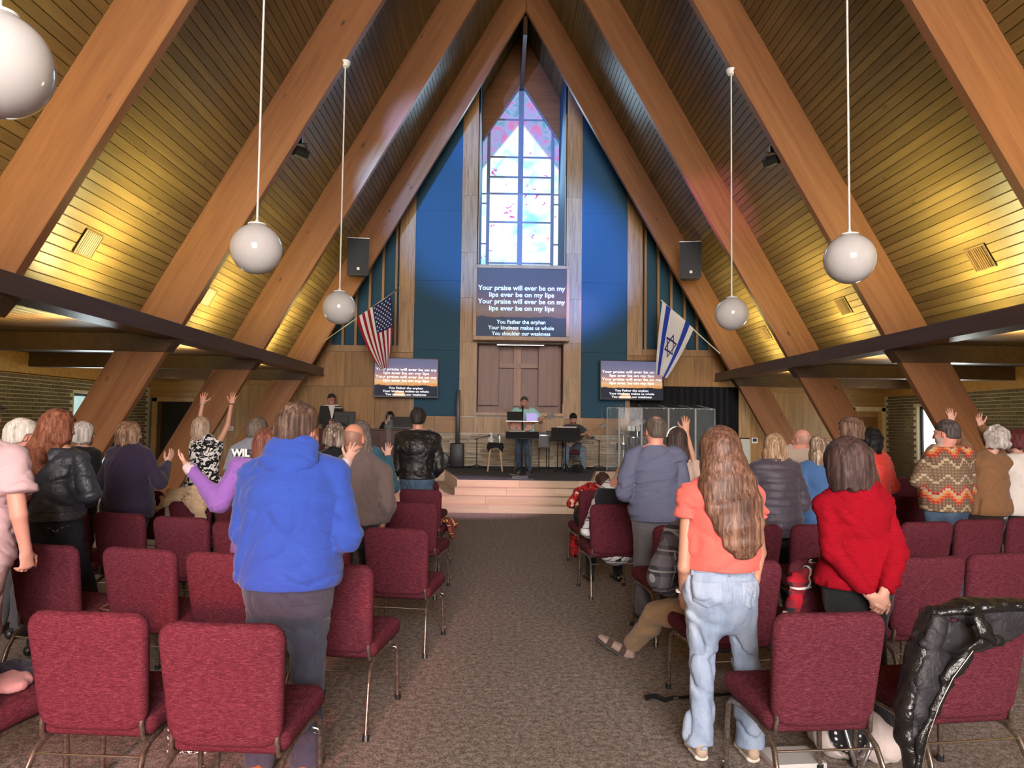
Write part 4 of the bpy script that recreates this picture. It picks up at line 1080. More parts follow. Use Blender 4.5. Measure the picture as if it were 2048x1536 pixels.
        def keep(x, y, z):
            d = (drop+f4(0.010)*np.sin(x*f4(70.0)+1.0)+f4(0.007)*np.sin(x*f4(160.0)+y*f4(60.0))+f4(0.9)*np.maximum(0, -(drop+0.05-z))*0-z)
            fc = np.minimum(np.minimum(y-0.028-np.maximum(0, z-0.03)*0.9, 0.062-z), 0.085-np.abs(x)+np.maximum(0, -z)*0.10)
            return np.maximum(d, fc) if face else d
        s.cutfn(vx, keep)
        if curl: g = sines(s.seed+9, 9, 55, 105); vx.disp(lambda x, y, z: g(x, y, z)*f4(curl), 0.03)
        if amp: s.strands(vx, amp, f)
        return s.add('hair', vx, m)
    def hair_long(s, m, pts, w=0.016, amp=0.004, f=330.0, curl=0.0, depth=0.016, taper=True):
        """pts: (side, back, down, half-width, half-depth) below the head, in metres from the head centre"""
        q = s.hs; P = [s.J['head']+s.rt*a-s.fwd*b-s.up*c for a, b, c, *_ in pts]; rad = [(p[3], p[4]) for p in pts]
        A = np.array(P); lo = np.minimum(A.min(0), s.J['head'])-0.19*q; hi = np.maximum(A.max(0), s.J['head'])+0.19*q
        vx = Vox(lo, hi, {0: 0.0095, 1: 0.008, 2: 0.0065}[s.near])
        vx.ell(s.hl(0, -0.016, 0.022), V3(0.078+w, 0.098+depth, 0.095+w*0.9)*q, s.HR, 0)
        vx.loft([s.hl(0, -0.03, 0.0)]+P, [((0.078+w)*q, (0.082+depth)*q)]+rad, s.rt, 0.015, 0.02)
        def keep(x, y, z):
            return np.minimum(np.minimum(y-0.025-np.maximum(0, z-0.03)*0.9, 0.062-z), 0.09-np.abs(x))
        s.cutfn(vx, keep)
        if curl: g = sines(s.seed+9, 8, 32, 60); ctr = s.J['head'][2]; vx.disp(lambda x, y, z: g(x, y, z)*f4(curl)*np.clip((ctr-z)*6+0.2, 0, 1), 0.04)
        if amp: s.strands(vx, amp, f)
        s.hv = vx
        return s.add('hair', vx, m)
# ================================================================== FIXTURES OF THE NAVE
def side_word(sd): return 'left' if sd < 0 else 'right'
def pendant(sd, fy, which):
    zt = APEX-SL*2.86; zc = 3.30
    t = thing('pendant_lamp', 'white opal globe pendant on a long rod, %s' % which, 'lamp', (sd*2.86, fy+0.068, zc), 0, 'white globe pendants')
    MB().sphere((0, 0, 0), 0.241, 40, 24).obj('globe', M_OPAL, t, 3.0)
    MB().lathe([(0.06, 0.225), (0.085, 0.232), (0.085, 0.246), (0.02, 0.262), (0.011, 0.29)], n=20).obj('cap', M_WHITE, t, 0.8)
    MB().tube([(0, 0, 0.25), (0, 0, zt-zc-0.03)], 0.0105, 10).obj('rod', M_WHITE, t, 1.2)
    MB().lathe([(0.012, -0.06), (0.05, -0.05), (0.072, -0.01), (0.075, 0.03)], (0, 0, zt-zc), 18).obj('canopy', M_WHITE, t, 0.8)
pendant(-1, FRAMES[4], 'cut by the left edge of the photo')
pendant(-1, FRAMES[3], 'second from the left'); pendant(1, FRAMES[3], 'rightmost and largest on the right side')
pendant(-1, FRAMES[2], 'left of the hung flag with stars'); pendant(1, FRAMES[2], 'right of the hung flag with blue star')

def ondeck(px, py):
    d = CROT @ Vector(((px-1024)/FPX, -(py-768)/FPX, -1.0)); sd = 1 if d.x > 0 else -1
    t = (RIDGE-0.022/math.cos(TH)-CAM.z-SL*sd*CAM.x)/(d.z+SL*sd*d.x); return CAM+d*t, sd
M_VENT = m_wood('vent_wood', (0.09, 0.05, 0.018), (0.14, 0.08, 0.028), (0.18, 0.11, 0.04), 'X', 0.0, 0.5, 'Object', 0.3)
def vent(px, py, w, h, lab):
    p, sd = ondeck(px, py); t = thing('roof_vent', lab, 'vent', p, 0, 'slatted roof vents')
    # local frame: x down the slope, y along the nave, z = into the room
    ux = Vector((sd*math.cos(TH), 0, -math.sin(TH))); uz = Vector((-sd*math.sin(TH), 0, -math.cos(TH))); uy = uz.cross(ux)
    t.matrix_world = Matrix(((ux.x, uy.x, uz.x, p.x), (ux.y, uy.y, uz.y, p.y), (ux.z, uy.z, uz.z, p.z), (0, 0, 0, 1)))
    f = 0.018
    MB().box((-w, -h, -0.004), (w, h, 0.004)).obj('back_board', M_DARKW, t)
    for a, b in (((-w-f, -h-f), (w+f, -h)), ((-w-f, h), (w+f, h+f)), ((-w-f, -h), (-w, h)), ((w, -h), (w+f, h))): MB().box((a[0], a[1], 0), (b[0], b[1], 0.022), 0.003).obj('frame', M_VENT, t)
    n = 9; s = MB().box((-w, -0.011, 0), (w, 0.011, 0.012), 0.002).mesh('slat', M_VENT)
    for i in range(n): link('slat', s, t, (0, -h+(i+0.5)*2*h/n, 0.006), (0.35, 0, 0))
vent(176, 487, 0.14, 0.17, 'slatted wood vent low on the left roof, nearest the camera'); vent(416, 594, 0.14, 0.17, 'slatted wood vent on the left roof between second and third beams'); vent(586, 662, 0.14, 0.17, 'slatted wood vent on the left roof nearest the stage')
vent(1962, 515, 0.14, 0.17, 'slatted wood vent low on the right roof, nearest the camera'); vent(1688, 612, 0.14, 0.17, 'slatted wood vent on the right roof beside the big globe'); vent(1532, 666, 0.14, 0.17, 'slatted wood vent on the right roof nearest the stage')

# ---- hung loudspeakers
for sd, px in ((-1, 717), (1, 1380)):
    a = at(px, 480 if sd < 0 else 487, 17.0); t = thing('hanging_loudspeaker', 'black loudspeaker hung on wires %s' % ('above the striped flag' if sd < 0 else 'above the flag with the blue star'), 'loudspeaker', (a.x, a.y, a.z-0.86), math.radians(-sd*10))
    MB().prism([(-0.245, -0.14), (0.245, -0.14), (0.17, 0.20), (-0.17, 0.20)], (0.02, 0.86), 'Z').obj('cabinet', M_BLACK, t)
    MB().box((-0.235, -0.158, 0.03), (0.235, -0.138, 0.85), 0.006).obj('grille', m_plain('speaker_grille', (0.012, 0.014, 0.025), 0.6), t)
    MB().box((-0.02, -0.166, 0.13), (0.04, -0.157, 0.19), 0.002).obj('badge', M_WHITE, t)
    MB().box((-0.255, -0.15, 0.862), (0.255, 0.10, 0.885), 0.004).obj('top_bracket', M_STEEL, t)
    for s in (-0.19, 0.19): MB().tube([(s, 0, 0.88), (s*0.9, 0, 0.88+1.6)], 0.004, 6).obj('wire', M_STEEL, t)

# ---- stage lamps clamped to the third frame; they give the blue and the pink washes
def par(x, y, z, tgt, lab):
    t = thing('stage_lamp', lab, 'spotlight', (x, y, z), 0)
    d = (Vector(tgt)-Vector((x, y, z))).normalized(); q = d.to_track_quat('Y', 'Z')
    m = MB().lathe([(0.02, -0.13), (0.075, -0.12), (0.085, 0.0), (0.085, 0.10), (0.07, 0.10), (0.07, 0.07)], (0, 0, 0), 18, 'Y'); m.v = [tuple(q @ Vector(v)) for v in m.v]; m.obj('can', M_BLACK, t, 0.6)
    MB().tube([(-0.10, 0, 0.0), (-0.10, 0, 0.13), (0.10, 0, 0.13), (0.10, 0, 0.0)], 0.012, 6).obj('yoke', M_BLACK, t)
    MB().box((-0.03, -0.03, 0.12), (0.03, 0.03, 0.22)).obj('clamp', M_BLACK, t)
    return d
a = at(1543, 322, 11.0); SPX, SPY, SPZ = a
par(a.x, a.y, a.z, (-1.2, FRONT, 5.8), 'small black stage lamp high on the right roof beam')
par(-a.x, a.y, a.z, (2.2, FRONT, 6.0), 'small black stage lamp hidden high on the left roof beam')
spot('blue_wash_from_right', (a.x-0.25, a.y+0.3, a.z-0.1), (1.0, FRONT, 5.9), 5200, (0.10, 0.30, 1.0), 34, 0.7)
spot('blue_wash_from_left', (-a.x+0.25, a.y+0.3, a.z-0.1), (-0.9, FRONT, 7.2), 4200, (0.10, 0.34, 1.0), 40, 0.7)
spot('pink_wash_from_left', (-a.x+0.25, a.y+0.3, a.z-0.3), at(1440, 415, 14.29), 2300, (0.95, 0.30, 1.0), 14, 0.9)
spot('blue_wash_up', (-a.x+0.25, a.y+0.3, a.z+0.1), (0.0, 20.0, 10.3), 4500, (0.12, 0.25, 1.0), 26, 0.9)
spot('pink_wash_on_pilaster', (-a.x+0.25, a.y+0.3, a.z-0.3), (1.4, FRONT, 4.6), 2200, (1.0, 0.35, 0.85), 9, 0.9)
spot('pink_wash_from_right', (a.x-0.25, a.y+0.3, a.z-0.3), (-1.0, 14.2, 0.4), 2300, (1.0, 0.60, 0.82), 25, 0.9)

# ---- recessed downlights of the side aisles
n_ = 0
for sd in (-1, 1):
    for (x, y) in ((6.9, 5.2), (6.9, 8.9), (6.9, 12.6), (6.9, 16.2), (8.4, 17.6)):
        n_ += 1
        t = thing('recessed_downlight', 'recessed ceiling downlight number %d' % n_, 'light', (sd*x, y, 2.868), 0, 'recessed downlights of the side aisles')
        t['label'] = 'recessed downlight in the %s aisle ceiling, %s' % (side_word(sd), {5.2: 'nearest the camera', 8.9: 'between first and second joists', 12.6: 'between second and third joists', 16.2: 'between third and fourth joists', 17.6: 'by the front corner door'}[y])
        MB().lathe([(0.062, 0.0), (0.085, -0.004), (0.085, -0.008), (0.06, -0.006)], n=20).obj('trim_ring', M_WHITE, t)
        MB().lathe([(0.002, -0.003), (0.06, -0.003), (0.06, 0.0), (0.002, 0.0)], n=20).obj('lens', M_LAMP, t)
        spot('downlight_beam', (sd*x, y, 2.84), (sd*x, y, 0), 60, (1.0, 0.86, 0.66), 120, 0.6, 0.06)

# ---- screens with the song words
LYR = [('Your praise will ever be on my', 0.700, 0.975, 1), ('lips ever be on my lips', 0.600, 0.725, 1), ('Your praise will ever be on my', 0.500, 0.975, 1), ('lips ever be on my lips', 0.400, 0.725, 1), ('You Father the orphan', 0.205, 0.545, 0), ('Your kindness makes us whole', 0.120, 0.735, 0), ('You shoulder our weakness', 0.035, 0.655, 0)]
def m_sunset(name, w, h, st, wash):
    n = NT(name); v = n.coord('Object', (1/w, 1, 1/h)); x, y, z = n.sep(v)[0:3]
    nz = n.noise(n.coord('Object', (1.2/w, 1, 5/h)), 1.6, 4, 0.6, 0.6)
    zz = n.math('ADD', n.math('ADD', z, 0.5), n.math('MULTIPLY_ADD', nz, 0.24, -0.12))
    c = n.ramp(zz, [(0.20, (0.60, 0.22, 0.05)), (0.30, (0.92, 0.40, 0.12)), (0.40, (0.95, 0.62, 0.34)), (0.52, (0.62, 0.30, 0.24)), (0.66, (0.34, 0.24, 0.32)), (0.82, (0.20, 0.19, 0.32)), (1.0, (0.16, 0.17, 0.30))])
    hz = n.math('MULTIPLY_ADD', n.noise(n.coord('Object', (1/w, 1, 0)), 5.5, 3), 0.10, 0.235)
    sil = n.math('LESS_THAN', n.math('ADD', z, 0.5), hz)
    c = n.mix(sil, c, (0.012, 0.016, 0.035))
    tri = n.math('LESS_THAN', n.math('ADD', n.math('ABSOLUTE', n.math('ADD', x, 0.10)), n.math('MULTIPLY', n.math('ADD', z, 0.5), 0.35)), 0.105)
    tri = n.math('MULTIPLY', tri, n.math('LESS_THAN', z, -0.36))
    c = n.mix(tri, c, (0.95, 0.50, 0.20))
    if wash: c = n.mix(wash, c, (0.16, 0.22, 0.36))
    n.put(n.b.inputs['Base Color'], (0.03, 0.03, 0.035)); n.b.inputs['Roughness'].default_value = 0.5; n.b.inputs['Specular IOR Level'].default_value = 0.1
    n.put(n.b.inputs['Emission Color'], c); n.b.inputs['Emission Strength'].default_value = st; return n.m
M_TXT = m_emit('white_lettering', (0.92, 0.96, 1.0), 1.0)
M_TXT2 = m_emit('projected_lettering', (0.62, 0.80, 0.92), 0.85)
def lyrics(t, w, h, mt, bold, y=-0.006):
    for s, f, wf_, big in LYR:
        me = text_mesh(s, 0.1, mt, 0.0015, bold)
        co = np.array([v.co for v in me.vertices]); W_ = co[:, 0].max()-co[:, 0].min(); k = w*wf_/W_
        hsc = (h*(0.098 if big else 0.080))/0.1
        o = stuff(link('lettering', me, t, (0, y, -h/2+h*f-h*0.018), (PI/2, 0, 0))); o.scale = (k, hsc, 1)
c0 = at(1041, 607, 18.72); SW, SH = 2.28, 1.74
t = thing('projection_screen', 'oak-framed projection screen showing song words below the stained window', 'screen', (0, 18.72, 4.72))
MB().box((-SW/2, 0, -SH/2), (SW/2, 0.02, SH/2)).obj('picture', m_sunset('projected_sunset', SW, SH, 0.42, 0.55), t)
for lo, hi in (((-1.23, -0.05, -SH/2-0.10), (1.23, 0.40, -SH/2)), ((-1.23, -0.05, SH/2), (1.23, 0.40, SH/2+0.09)), ((-1.23, -0.05, -SH/2), (-SW/2, 0.40, SH/2)), ((SW/2, -0.05, -SH/2), (1.23, 0.40, SH/2))): MB().box(lo, hi, 0.006).obj('frame', M_TRIM, t)
lyrics(t, SW, SH, M_TXT2, 0.0015)
for sd, (x0, y0, x1, y1), rz in ((-1, (751, 717, 874, 793), 9), (1, (1202, 722, 1325, 798), -2)):
    a = at(x0, y0, 18.75); b = at(x1, y1, 18.75); w, h = b.x-a.x, a.z-b.z
    t = thing('television', 'wall television showing song words behind the %s' % ('striped flag with stars' if sd < 0 else 'flag with the blue star'), 'television', ((a.x+b.x)/2, 18.75, (a.z+b.z)/2), math.radians(-rz) if sd > 0 else math.radians(rz))
    MB().box((-w/2-0.03, 0.002, -h/2-0.04), (w/2+0.03, 0.07, h/2+0.03), 0.008).obj('casing', M_BLACK, t)
    MB().box((-w/2, -0.003, -h/2), (w/2, 0.003, h/2)).obj('picture', m_sunset('screen_sunset', w, h, 0.85, 0.0), t)
    MB().box((-0.12, 0.07, -0.12), (0.12, 0.42, 0.12)).obj('wall_bracket', M_BLACK, t)
    lyrics(t, w, h, M_TXT, 0.0012)

# ---- flags on raked poles
def cloth_patch(S, poly_uv, n, off):
    """a patch of cloth given by a quad in (u,v), subdivided over the surface S"""
    m = MB(); (a, b, c, d) = [Vector(p) for p in poly_uv]
    for i in range(n[0]+1):
        for j in range(n[1]+1):
            s, t_ = i/n[0], j/n[1]; q = a*(1-s)*(1-t_)+b*s*(1-t_)+c*s*t_+d*(1-s)*t_
            m.v.append(tuple(S(q.x, q.y)+Vector((0, off, 0))))
    for i in range(n[0]):
        for j in range(n[1]): m.f.append((i*(n[1]+1)+j, (i+1)*(n[1]+1)+j, (i+1)*(n[1]+1)+j+1, i*(n[1]+1)+j+1)); m.mi.append(0)
    return m
def two_sided(m, th=0.004):
    k = len(m.v); m.v += [(p[0], p[1]+th, p[2]) for p in m.v]; m.f += [tuple(i+k for i in f[::-1]) for f in m.f]; m.mi = [0]*len(m.f); return m
FW_ = m_cloth('flag_white', (0.74, 0.74, 0.76), 0.05); FR_ = m_cloth('flag_red', (0.30, 0.012, 0.03), 0.05); FB_ = m_cloth('flag_navy', (0.016, 0.028, 0.10), 0.05); FI_ = m_cloth('flag_blue', (0.02, 0.055, 0.42), 0.05); FD_ = m_cloth('flag_star_navy', (0.012, 0.02, 0.13), 0.05)
def surface(tl, tr, bl, br, Y, amp, nf, sag):
    A, B, C_, D_ = [at(p[0], p[1], Y) for p in (tl, tr, bl, br)]
    def S(u, v):
        top = A.lerp(B, u); bot = C_.lerp(D_, u); p = top.lerp(bot, v)
        e = v*(1-v)*4
        p = p+Vector((sag*e*(u-0.5)*0.5, amp*math.sin(u*nf+v*1.5)*(0.25+0.75*v)+amp*0.5*math.sin(u*nf*0.5+2+v*3)*v, -0.03*e)); return p
    return S
# striped flag: u runs up the pole towards the tip, v down the fly
S = surface((713, 635), (782, 590), (762, 741), (777, 733), 17.30, 0.07, 9.0, 0.25)
t = thing('striped_flag', 'red, white and blue flag with stars on a raked pole by the left beam', 'flag', (0, 0, 0))
for i in range(13):
    u0, u1 = i/13, (i+1)/13
    if i >= 6: two_sided(cloth_patch(S, ((u0, 0.42), (u1, 0.42), (u1, 1), (u0, 1)), (2, 16), 0)).obj('stripe', FR_ if i % 2 == 0 else FW_, t, 3.0)
    else: two_sided(cloth_patch(S, ((u0, 0), (u1, 0), (u1, 1), (u0, 1)), (2, 24), 0)).obj('stripe', FR_ if i % 2 == 0 else FW_, t, 3.0)
two_sided(cloth_patch(S, ((6/13, 0), (1, 0), (1, 0.42), (6/13, 0.42)), (14, 12), 0)).obj('canton', FB_, t, 3.0)
stm = MB()
for r in range(9):
    for c in range(6 if r % 2 == 0 else 5):
        u = 6/13+(7/13)*((r+1)/10.0); v = 0.42*((c+0.5+(0.5 if r % 2 else 0))/6.0)
        o_ = S(u, v); du = S(u+0.01, v)-S(u-0.01, v); dv = S(u, v+0.01)-S(u, v-0.01); du.normalize(); dv.normalize()
        pts = []
        for k in range(10):
            rr = 0.027 if k % 2 == 0 else 0.011; a_ = PI/2+k*PI/5; pts.append(o_+du*math.sin(a_)*rr-dv*math.cos(a_)*rr+Vector((0, -0.012, 0)))
        st = MB().add(pts+[p+Vector((0, 0.004, 0)) for p in pts], [tuple(range(10)), tuple(range(19, 9, -1))]+[(k, (k+1) % 10, 10+(k+1) % 10, 10+k) for k in range(10)])
        st.obj('star', FW_, t)
A = at(637, 690, 18.0); B = at(788, 584, 17.27)
MB().tube([A, B], 0.014, 8).obj('pole', M_STEEL, t); e = (B-A).normalized()
MB().tube([B, B+e*0.04, B+e*0.16, B+e*0.20], [0.014, 0.026, 0.02, 0.004], 10).obj('finial', M_CHROME, t, 1.2)
S = surface((1325, 602), (1388, 657), (1312, 748), (1334, 756), 17.30, 0.07, 8.0, 0.1)
t = thing('blue_star_flag', 'white flag with blue stripes and six-pointed star on a raked pole by the right beam', 'flag', (0, 0, 0))
for u0, u1, m_ in ((0, 0.13, FW_), (0.13, 0.27, FI_), (0.27, 0.73, FW_), (0.73, 0.87, FI_), (0.87, 1, FW_)):
    two_sided(cloth_patch(S, ((u0, 0), (u1, 0), (u1, 1), (u0, 1)), (8, 26), 0)).obj('stripe' if m_ is FI_ else 'field', m_, t, 3.0)
cu, cv, ru, rv = 0.50, 0.50, 0.215, 0.175
for k0 in (0, 1):
    P3 = [(cu+ru*math.sin(k0*PI+q*2*PI/3), cv-rv*math.cos(k0*PI+q*2*PI/3)) for q in range(3)]
    for q in range(3):
        a, b = Vector(P3[q]), Vector(P3[(q+1) % 3]); w2 = Vector((-(b-a).y, (b-a).x)).normalized()*0.013; e2 = (b-a).normalized()*0.010
        two_sided(cloth_patch(S, (a-w2-e2, b-w2+e2, b+w2+e2, a+w2-e2), (14, 1), -0.010-0.003*k0)).obj('star_bar', FD_, t)
A = at(1442, 709, 18.0); B = at(1322, 600, 17.27)
MB().tube([A, B], 0.014, 8).obj('pole', M_WHITE, t)

# ---- small wall fittings
def plate(px, py, Y, w, h, lab, face=(1, 0)):
    a = at(px, py, Y); t = thing('wall_plate', lab, 'switch', (a.x, Y, a.z)); MB().box((-w/2, -0.018, -h/2), (w/2, 0.0, h/2), 0.006).obj('cover', M_WHITE, t); return t
t = plate(1509, 881, FRONT-0.0, 0.16, 0.145, 'white square thermostat on the right panel wall'); MB().box((-0.05, -0.022, -0.03), (0.05, -0.017, 0.05), 0.003).obj('display', M_BLACK, t)
t = plate(459, 857, FRONT-0.0, 0.22, 0.11, 'white three-gang switch plate on the left panel wall')
for i in (-1, 0, 1): MB().box((i*0.06-0.015, -0.026, -0.03), (i*0.06+0.015, -0.017, 0.03), 0.003).obj('rocker', M_PALE, t)
a = at(1490, 905, FRONT); t = thing('notice_board', 'pale framed notice board low on the right panel wall', 'board', (a.x, FRONT-0.0, 0.55)); MB().box((-0.14, -0.03, 0), (0.14, 0.0, 0.80), 0.004).obj('frame', M_PALE, t); MB().box((-0.115, -0.034, 0.03), (0.115, -0.028, 0.77)).obj('sheet', m_plain('pale_paper', (0.62, 0.60, 0.52), 0.8), t)
# ================================================================== CHAIRS
def cushion(c, up, nrm, hw0, hw1, hh, th, rc, re, h=0.011, bow=0.0, raw=False, into=None):
    """padded slab: half widths bottom/top, half height, half thickness, corner and edge radii"""
    c = V3(c); up = unit(up); nrm = unit(nrm); rt = np.cross(up, nrm)
    m = max(hw0, hw1)+0.03; ext = np.abs(rt)*m+np.abs(up)*(hh+0.03)+np.abs(nrm)*(th+0.05)
    vx = into if into is not None else Vox(c-ext, c+ext, h); X, Y, Z = vx.grid((slice(None),)*3)
    px, py, pz = X-f4(c[0]), Y-f4(c[1]), Z-f4(c[2])
    a = np.abs(px*f4(rt[0])+py*f4(rt[1])+pz*f4(rt[2])); b = px*f4(up[0])+py*f4(up[1])+pz*f4(up[2]); n = px*f4(nrm[0])+py*f4(nrm[1])+pz*f4(nrm[2])
    n = n-f4(bow)*(a/f4(hw1))**2
    w = f4((hw0+hw1)/2)+b/f4(hh)*f4((hw1-hw0)/2)
    qx = a-(w-f4(rc)); qy = np.abs(b)-f4(hh-rc)
    d2 = np.hypot(np.maximum(qx, 0), np.maximum(qy, 0))+np.minimum(np.maximum(qx, qy), 0)-f4(rc)
    pad = f4(th)*(0.82+0.18*np.clip(-d2/f4(0.12), 0, 1))
    e1 = d2+f4(re); e2 = np.abs(n)-(pad-f4(re))
    vx.F = (np.hypot(np.maximum(e1, 0), np.maximum(e2, 0))+np.minimum(np.maximum(e1, e2), 0)-f4(re)).astype(f4)
    return vx if raw else vx.nets()
def make_chair():
    t = thing('church_chair', 'x', 'chair')
    V, Q = cushion((0, -0.268, 0.655), (0, -0.17, 1), (0, 1, 0.17), 0.222, 0.252, 0.248, 0.040, 0.075, 0.028, 0.012, 0.012)
    link('backrest', mesh_from('backrest', V, Q, M_FAB), t)
    V, Q = cushion((0, 0.010, 0.432), (0, 1, 0.06), (0, -0.06, 1), 0.240, 0.258, 0.245, 0.056, 0.06, 0.040, 0.012)
    link('seat', mesh_from('seat', V, Q, M_FAB), t)
    MB().box((-0.215, -0.19, 0.365), (0.215, 0.20, 0.385), 0.004).obj('seat_board', M_BLACK, t)
    for s in (-1, 1):
        MB().tube([(s*0.205, -0.225, 0.52), (s*0.208, -0.243, 0.44), (s*0.212, -0.235, 0.385), (s*0.215, -0.16, 0.368), (s*0.218, 0.16, 0.372)], 0.014, 8, flat=((1, 0, 0), 0.7)).obj('side_frame', M_BRONZE, t, 1.0)
        lr = MB().tube([(s*0.217, -0.10, 0.366), (s*0.220, -0.19, 0.358), (s*0.226, -0.255, 0.325), (s*0.233, -0.295, 0.25), (s*0.240, -0.33, 0.13), (s*0.246, -0.362, 0.012)], 0.0155, 10, flat=((1, 0, 0), 0.72)).obj('leg', M_BRONZE, t, 1.0)
        MB().tube([(s*0.2455, -0.357, 0.03), (s*0.2465, -0.364, 0.0)], 0.0185, 10).obj('foot_cap', M_BLACK, lr)
        lf = MB().tube([(s*0.218, 0.10, 0.372), (s*0.222, 0.19, 0.366), (s*0.228, 0.222, 0.335), (s*0.232, 0.228, 0.25), (s*0.238, 0.236, 0.012)], 0.0155, 10, flat=((1, 0, 0), 0.72)).obj('leg', M_BRONZE, t, 1.0)
        MB().tube([(s*0.238, 0.2355, 0.03), (s*0.2385, 0.2365, 0.0)], 0.0185, 10).obj('foot_cap', M_BLACK, lf)
        MB().lathe([(0.003, -0.004), (0.007, -0.004), (0.007, 0.004), (0.003, 0.004)], (s*0.252, 0.236, 0.06), 8, 'X').obj('rivet', M_CHROME, lf)
    MB().tube([(-0.226, -0.262, 0.318), (0.226, -0.262, 0.318)], 0.0055, 8).obj('stretcher', M_CHROME, t, 1.0)
    MB().tube([(0.235, 0.10, 0.355), (0.262, 0.10, 0.352), (0.268, 0.10, 0.335), (0.262, 0.13, 0.318), (0.235, 0.13, 0.322)], 0.004, 6).obj('ganging_hook', M_CHROME, t, 1.0)
    return t
proto_chair = make_chair()
ORD = ['aisle', 'second', 'third', 'fourth', 'fifth', 'sixth', 'seventh', 'eighth']
ROW = ['nearest', 'second', 'third', 'fourth', 'fifth', 'sixth', 'seventh', 'eighth']
CH = {  # (side, row): list of (x, y of the back) , facing angle
 ('left', 0): [(-1.56, 2.89, 4), (-2.15, 3.04, 4), (-2.80, 3.00, 14)],
 ('left', 1): [(-1.42, 4.08, 9), (-2.10, 4.38, 11), (-2.65, 4.50, 12), (-3.28, 4.60, 14)],
 ('left', 2): [(-1.25, 5.44, 9), (-1.84, 5.56, 11), (-2.46, 5.71, 12), (-3.01, 5.92, 13), (-3.60, 6.12, 15), (-4.15, 6.30, 16)],
 ('left', 3): [(-1.33, 7.17, 9), (-3.20, 7.65, 12), (-3.74, 7.82, 13), (-4.30, 8.00, 14)],
 ('left', 4): [(-1.40, 8.48, 9), (-1.95, 8.58, 9)],
 ('left', 5): [(-1.53, 9.67, 9)],
 ('right', 0): [(0.89, 3.13, -5), (1.58, 3.23, -8)],
 ('right', 1): [(0.90, 4.29, -8), (1.45, 4.40, -10), (2.11, 4.49, -11), (2.66, 4.65, -12)],
 ('right', 2): [(0.93, 5.76, -8), (1.49, 5.81, -9), (2.05, 5.90, -10), (3.05, 6.13, -12), (3.62, 6.33, -13), (4.20, 6.52, -14)],
 ('right', 3): [(0.62, 7.20, -6), (4.23, 8.40, -12), (4.78, 8.56, -14)],
 ('right', 4): [(0.66, 8.62, -8), (5.20, 10.2, -14)],
 ('right', 5): [(5.30, 11.3, -14), (5.84, 11.5, -15)],
}
first = True; CHAIR = {}
for (sd, rw), lst in CH.items():
    for i, (x, y, a) in enumerate(lst):
        o = proto_chair if first else copy_tree(proto_chair); first = False
        ar = math.radians(-a)
        o.location = (x+0.30*math.sin(-ar), y+0.30*math.cos(ar), 0); o.rotation_euler = (0, 0, ar)
        nth = 'on the aisle' if i == 0 else ('%s from the aisle' % ORD[i])
        o['label'] = 'burgundy padded church chair %s in the %s row, %s of the aisle' % (nth, ROW[rw], sd)
        o['group'] = 'burgundy church chairs in rows'
        CHAIR[(sd, rw, i)] = o
# ================================================================== THE CONGREGATION
def WP(px, py, Y): p = at(px, py, Y); return V3(p.x, p.y, p.z)
def PX(px, Y): return at(px, 850, Y).x
def topz(px, py, Y): return at(px, py, Y).z
H_BROWN = m_hair('brown', (0.09, 0.05, 0.032), (0.20, 0.12, 0.08)); H_DARK = m_hair('dark', (0.022, 0.016, 0.014), (0.06, 0.045, 0.04))
H_GREY = m_hair('silver', (0.42, 0.37, 0.34), (0.72, 0.67, 0.63)); H_WHITE = m_hair('white', (0.66, 0.60, 0.52), (0.86, 0.81, 0.74))
H_RED = m_hair('auburn', (0.20, 0.065, 0.035), (0.42, 0.18, 0.11)); H_BLONDE = m_hair('ash_blonde', (0.36, 0.25, 0.17), (0.66, 0.52, 0.40))
H_LONG = m_hair('highlighted_brown', (0.105, 0.050, 0.033), (0.30, 0.165, 0.11), 1.5, 0.42, 0.9, 0.45)
H_MIX = m_hair('streaked', (0.10, 0.065, 0.05), (0.52, 0.42, 0.35)); H_BLACK = m_hair('black', (0.006, 0.005, 0.005), (0.02, 0.018, 0.018))
H_GREYL = m_hair('dark_grey', (0.11, 0.085, 0.075), (0.26, 0.22, 0.20)); H_MAHOG = m_hair('mahogany', (0.05, 0.028, 0.026), (0.13, 0.075, 0.068), 1.3)
H_BUZZ = m_hair('cropped', (0.10, 0.075, 0.06), (0.20, 0.15, 0.12))
T_BLACK = m_cloth('black_trouser_cloth', (0.012, 0.012, 0.014)); T_CHAR = m_cloth('charcoal_trouser_cloth', (0.07, 0.065, 0.075))
D_BLUE = m_denim('blue_denim', (0.045, 0.075, 0.125), (0.10, 0.155, 0.23)); D_DARK = m_denim('dark_denim', (0.014, 0.016, 0.024), (0.038, 0.042, 0.058)); D_LIGHT = m_denim('washed_denim', (0.20, 0.26, 0.37), (0.42, 0.49, 0.62))
S_BLACK = m_leather('black_shoe', (0.012, 0.011, 0.011)); S_TAN = m_leather('tan_suede_shoe', (0.46, 0.34, 0.25), 0.8); SOLE = m_plain('pale_rubber', (0.66, 0.60, 0.52), 0.7)

def fold_in_front(p, z=0.62, gap=0.05, fw=0.17, el=0.15):
    H = p.H
    for sd, n in ((-1, 'L'), (1, 'R')):
        p.J['E'+n] = p.P(sd*el*H, -0.005*H, (z+0.015)*H); p.J['W'+n] = p.P(sd*gap*H, fw*H*0.72, z*H)
    return p

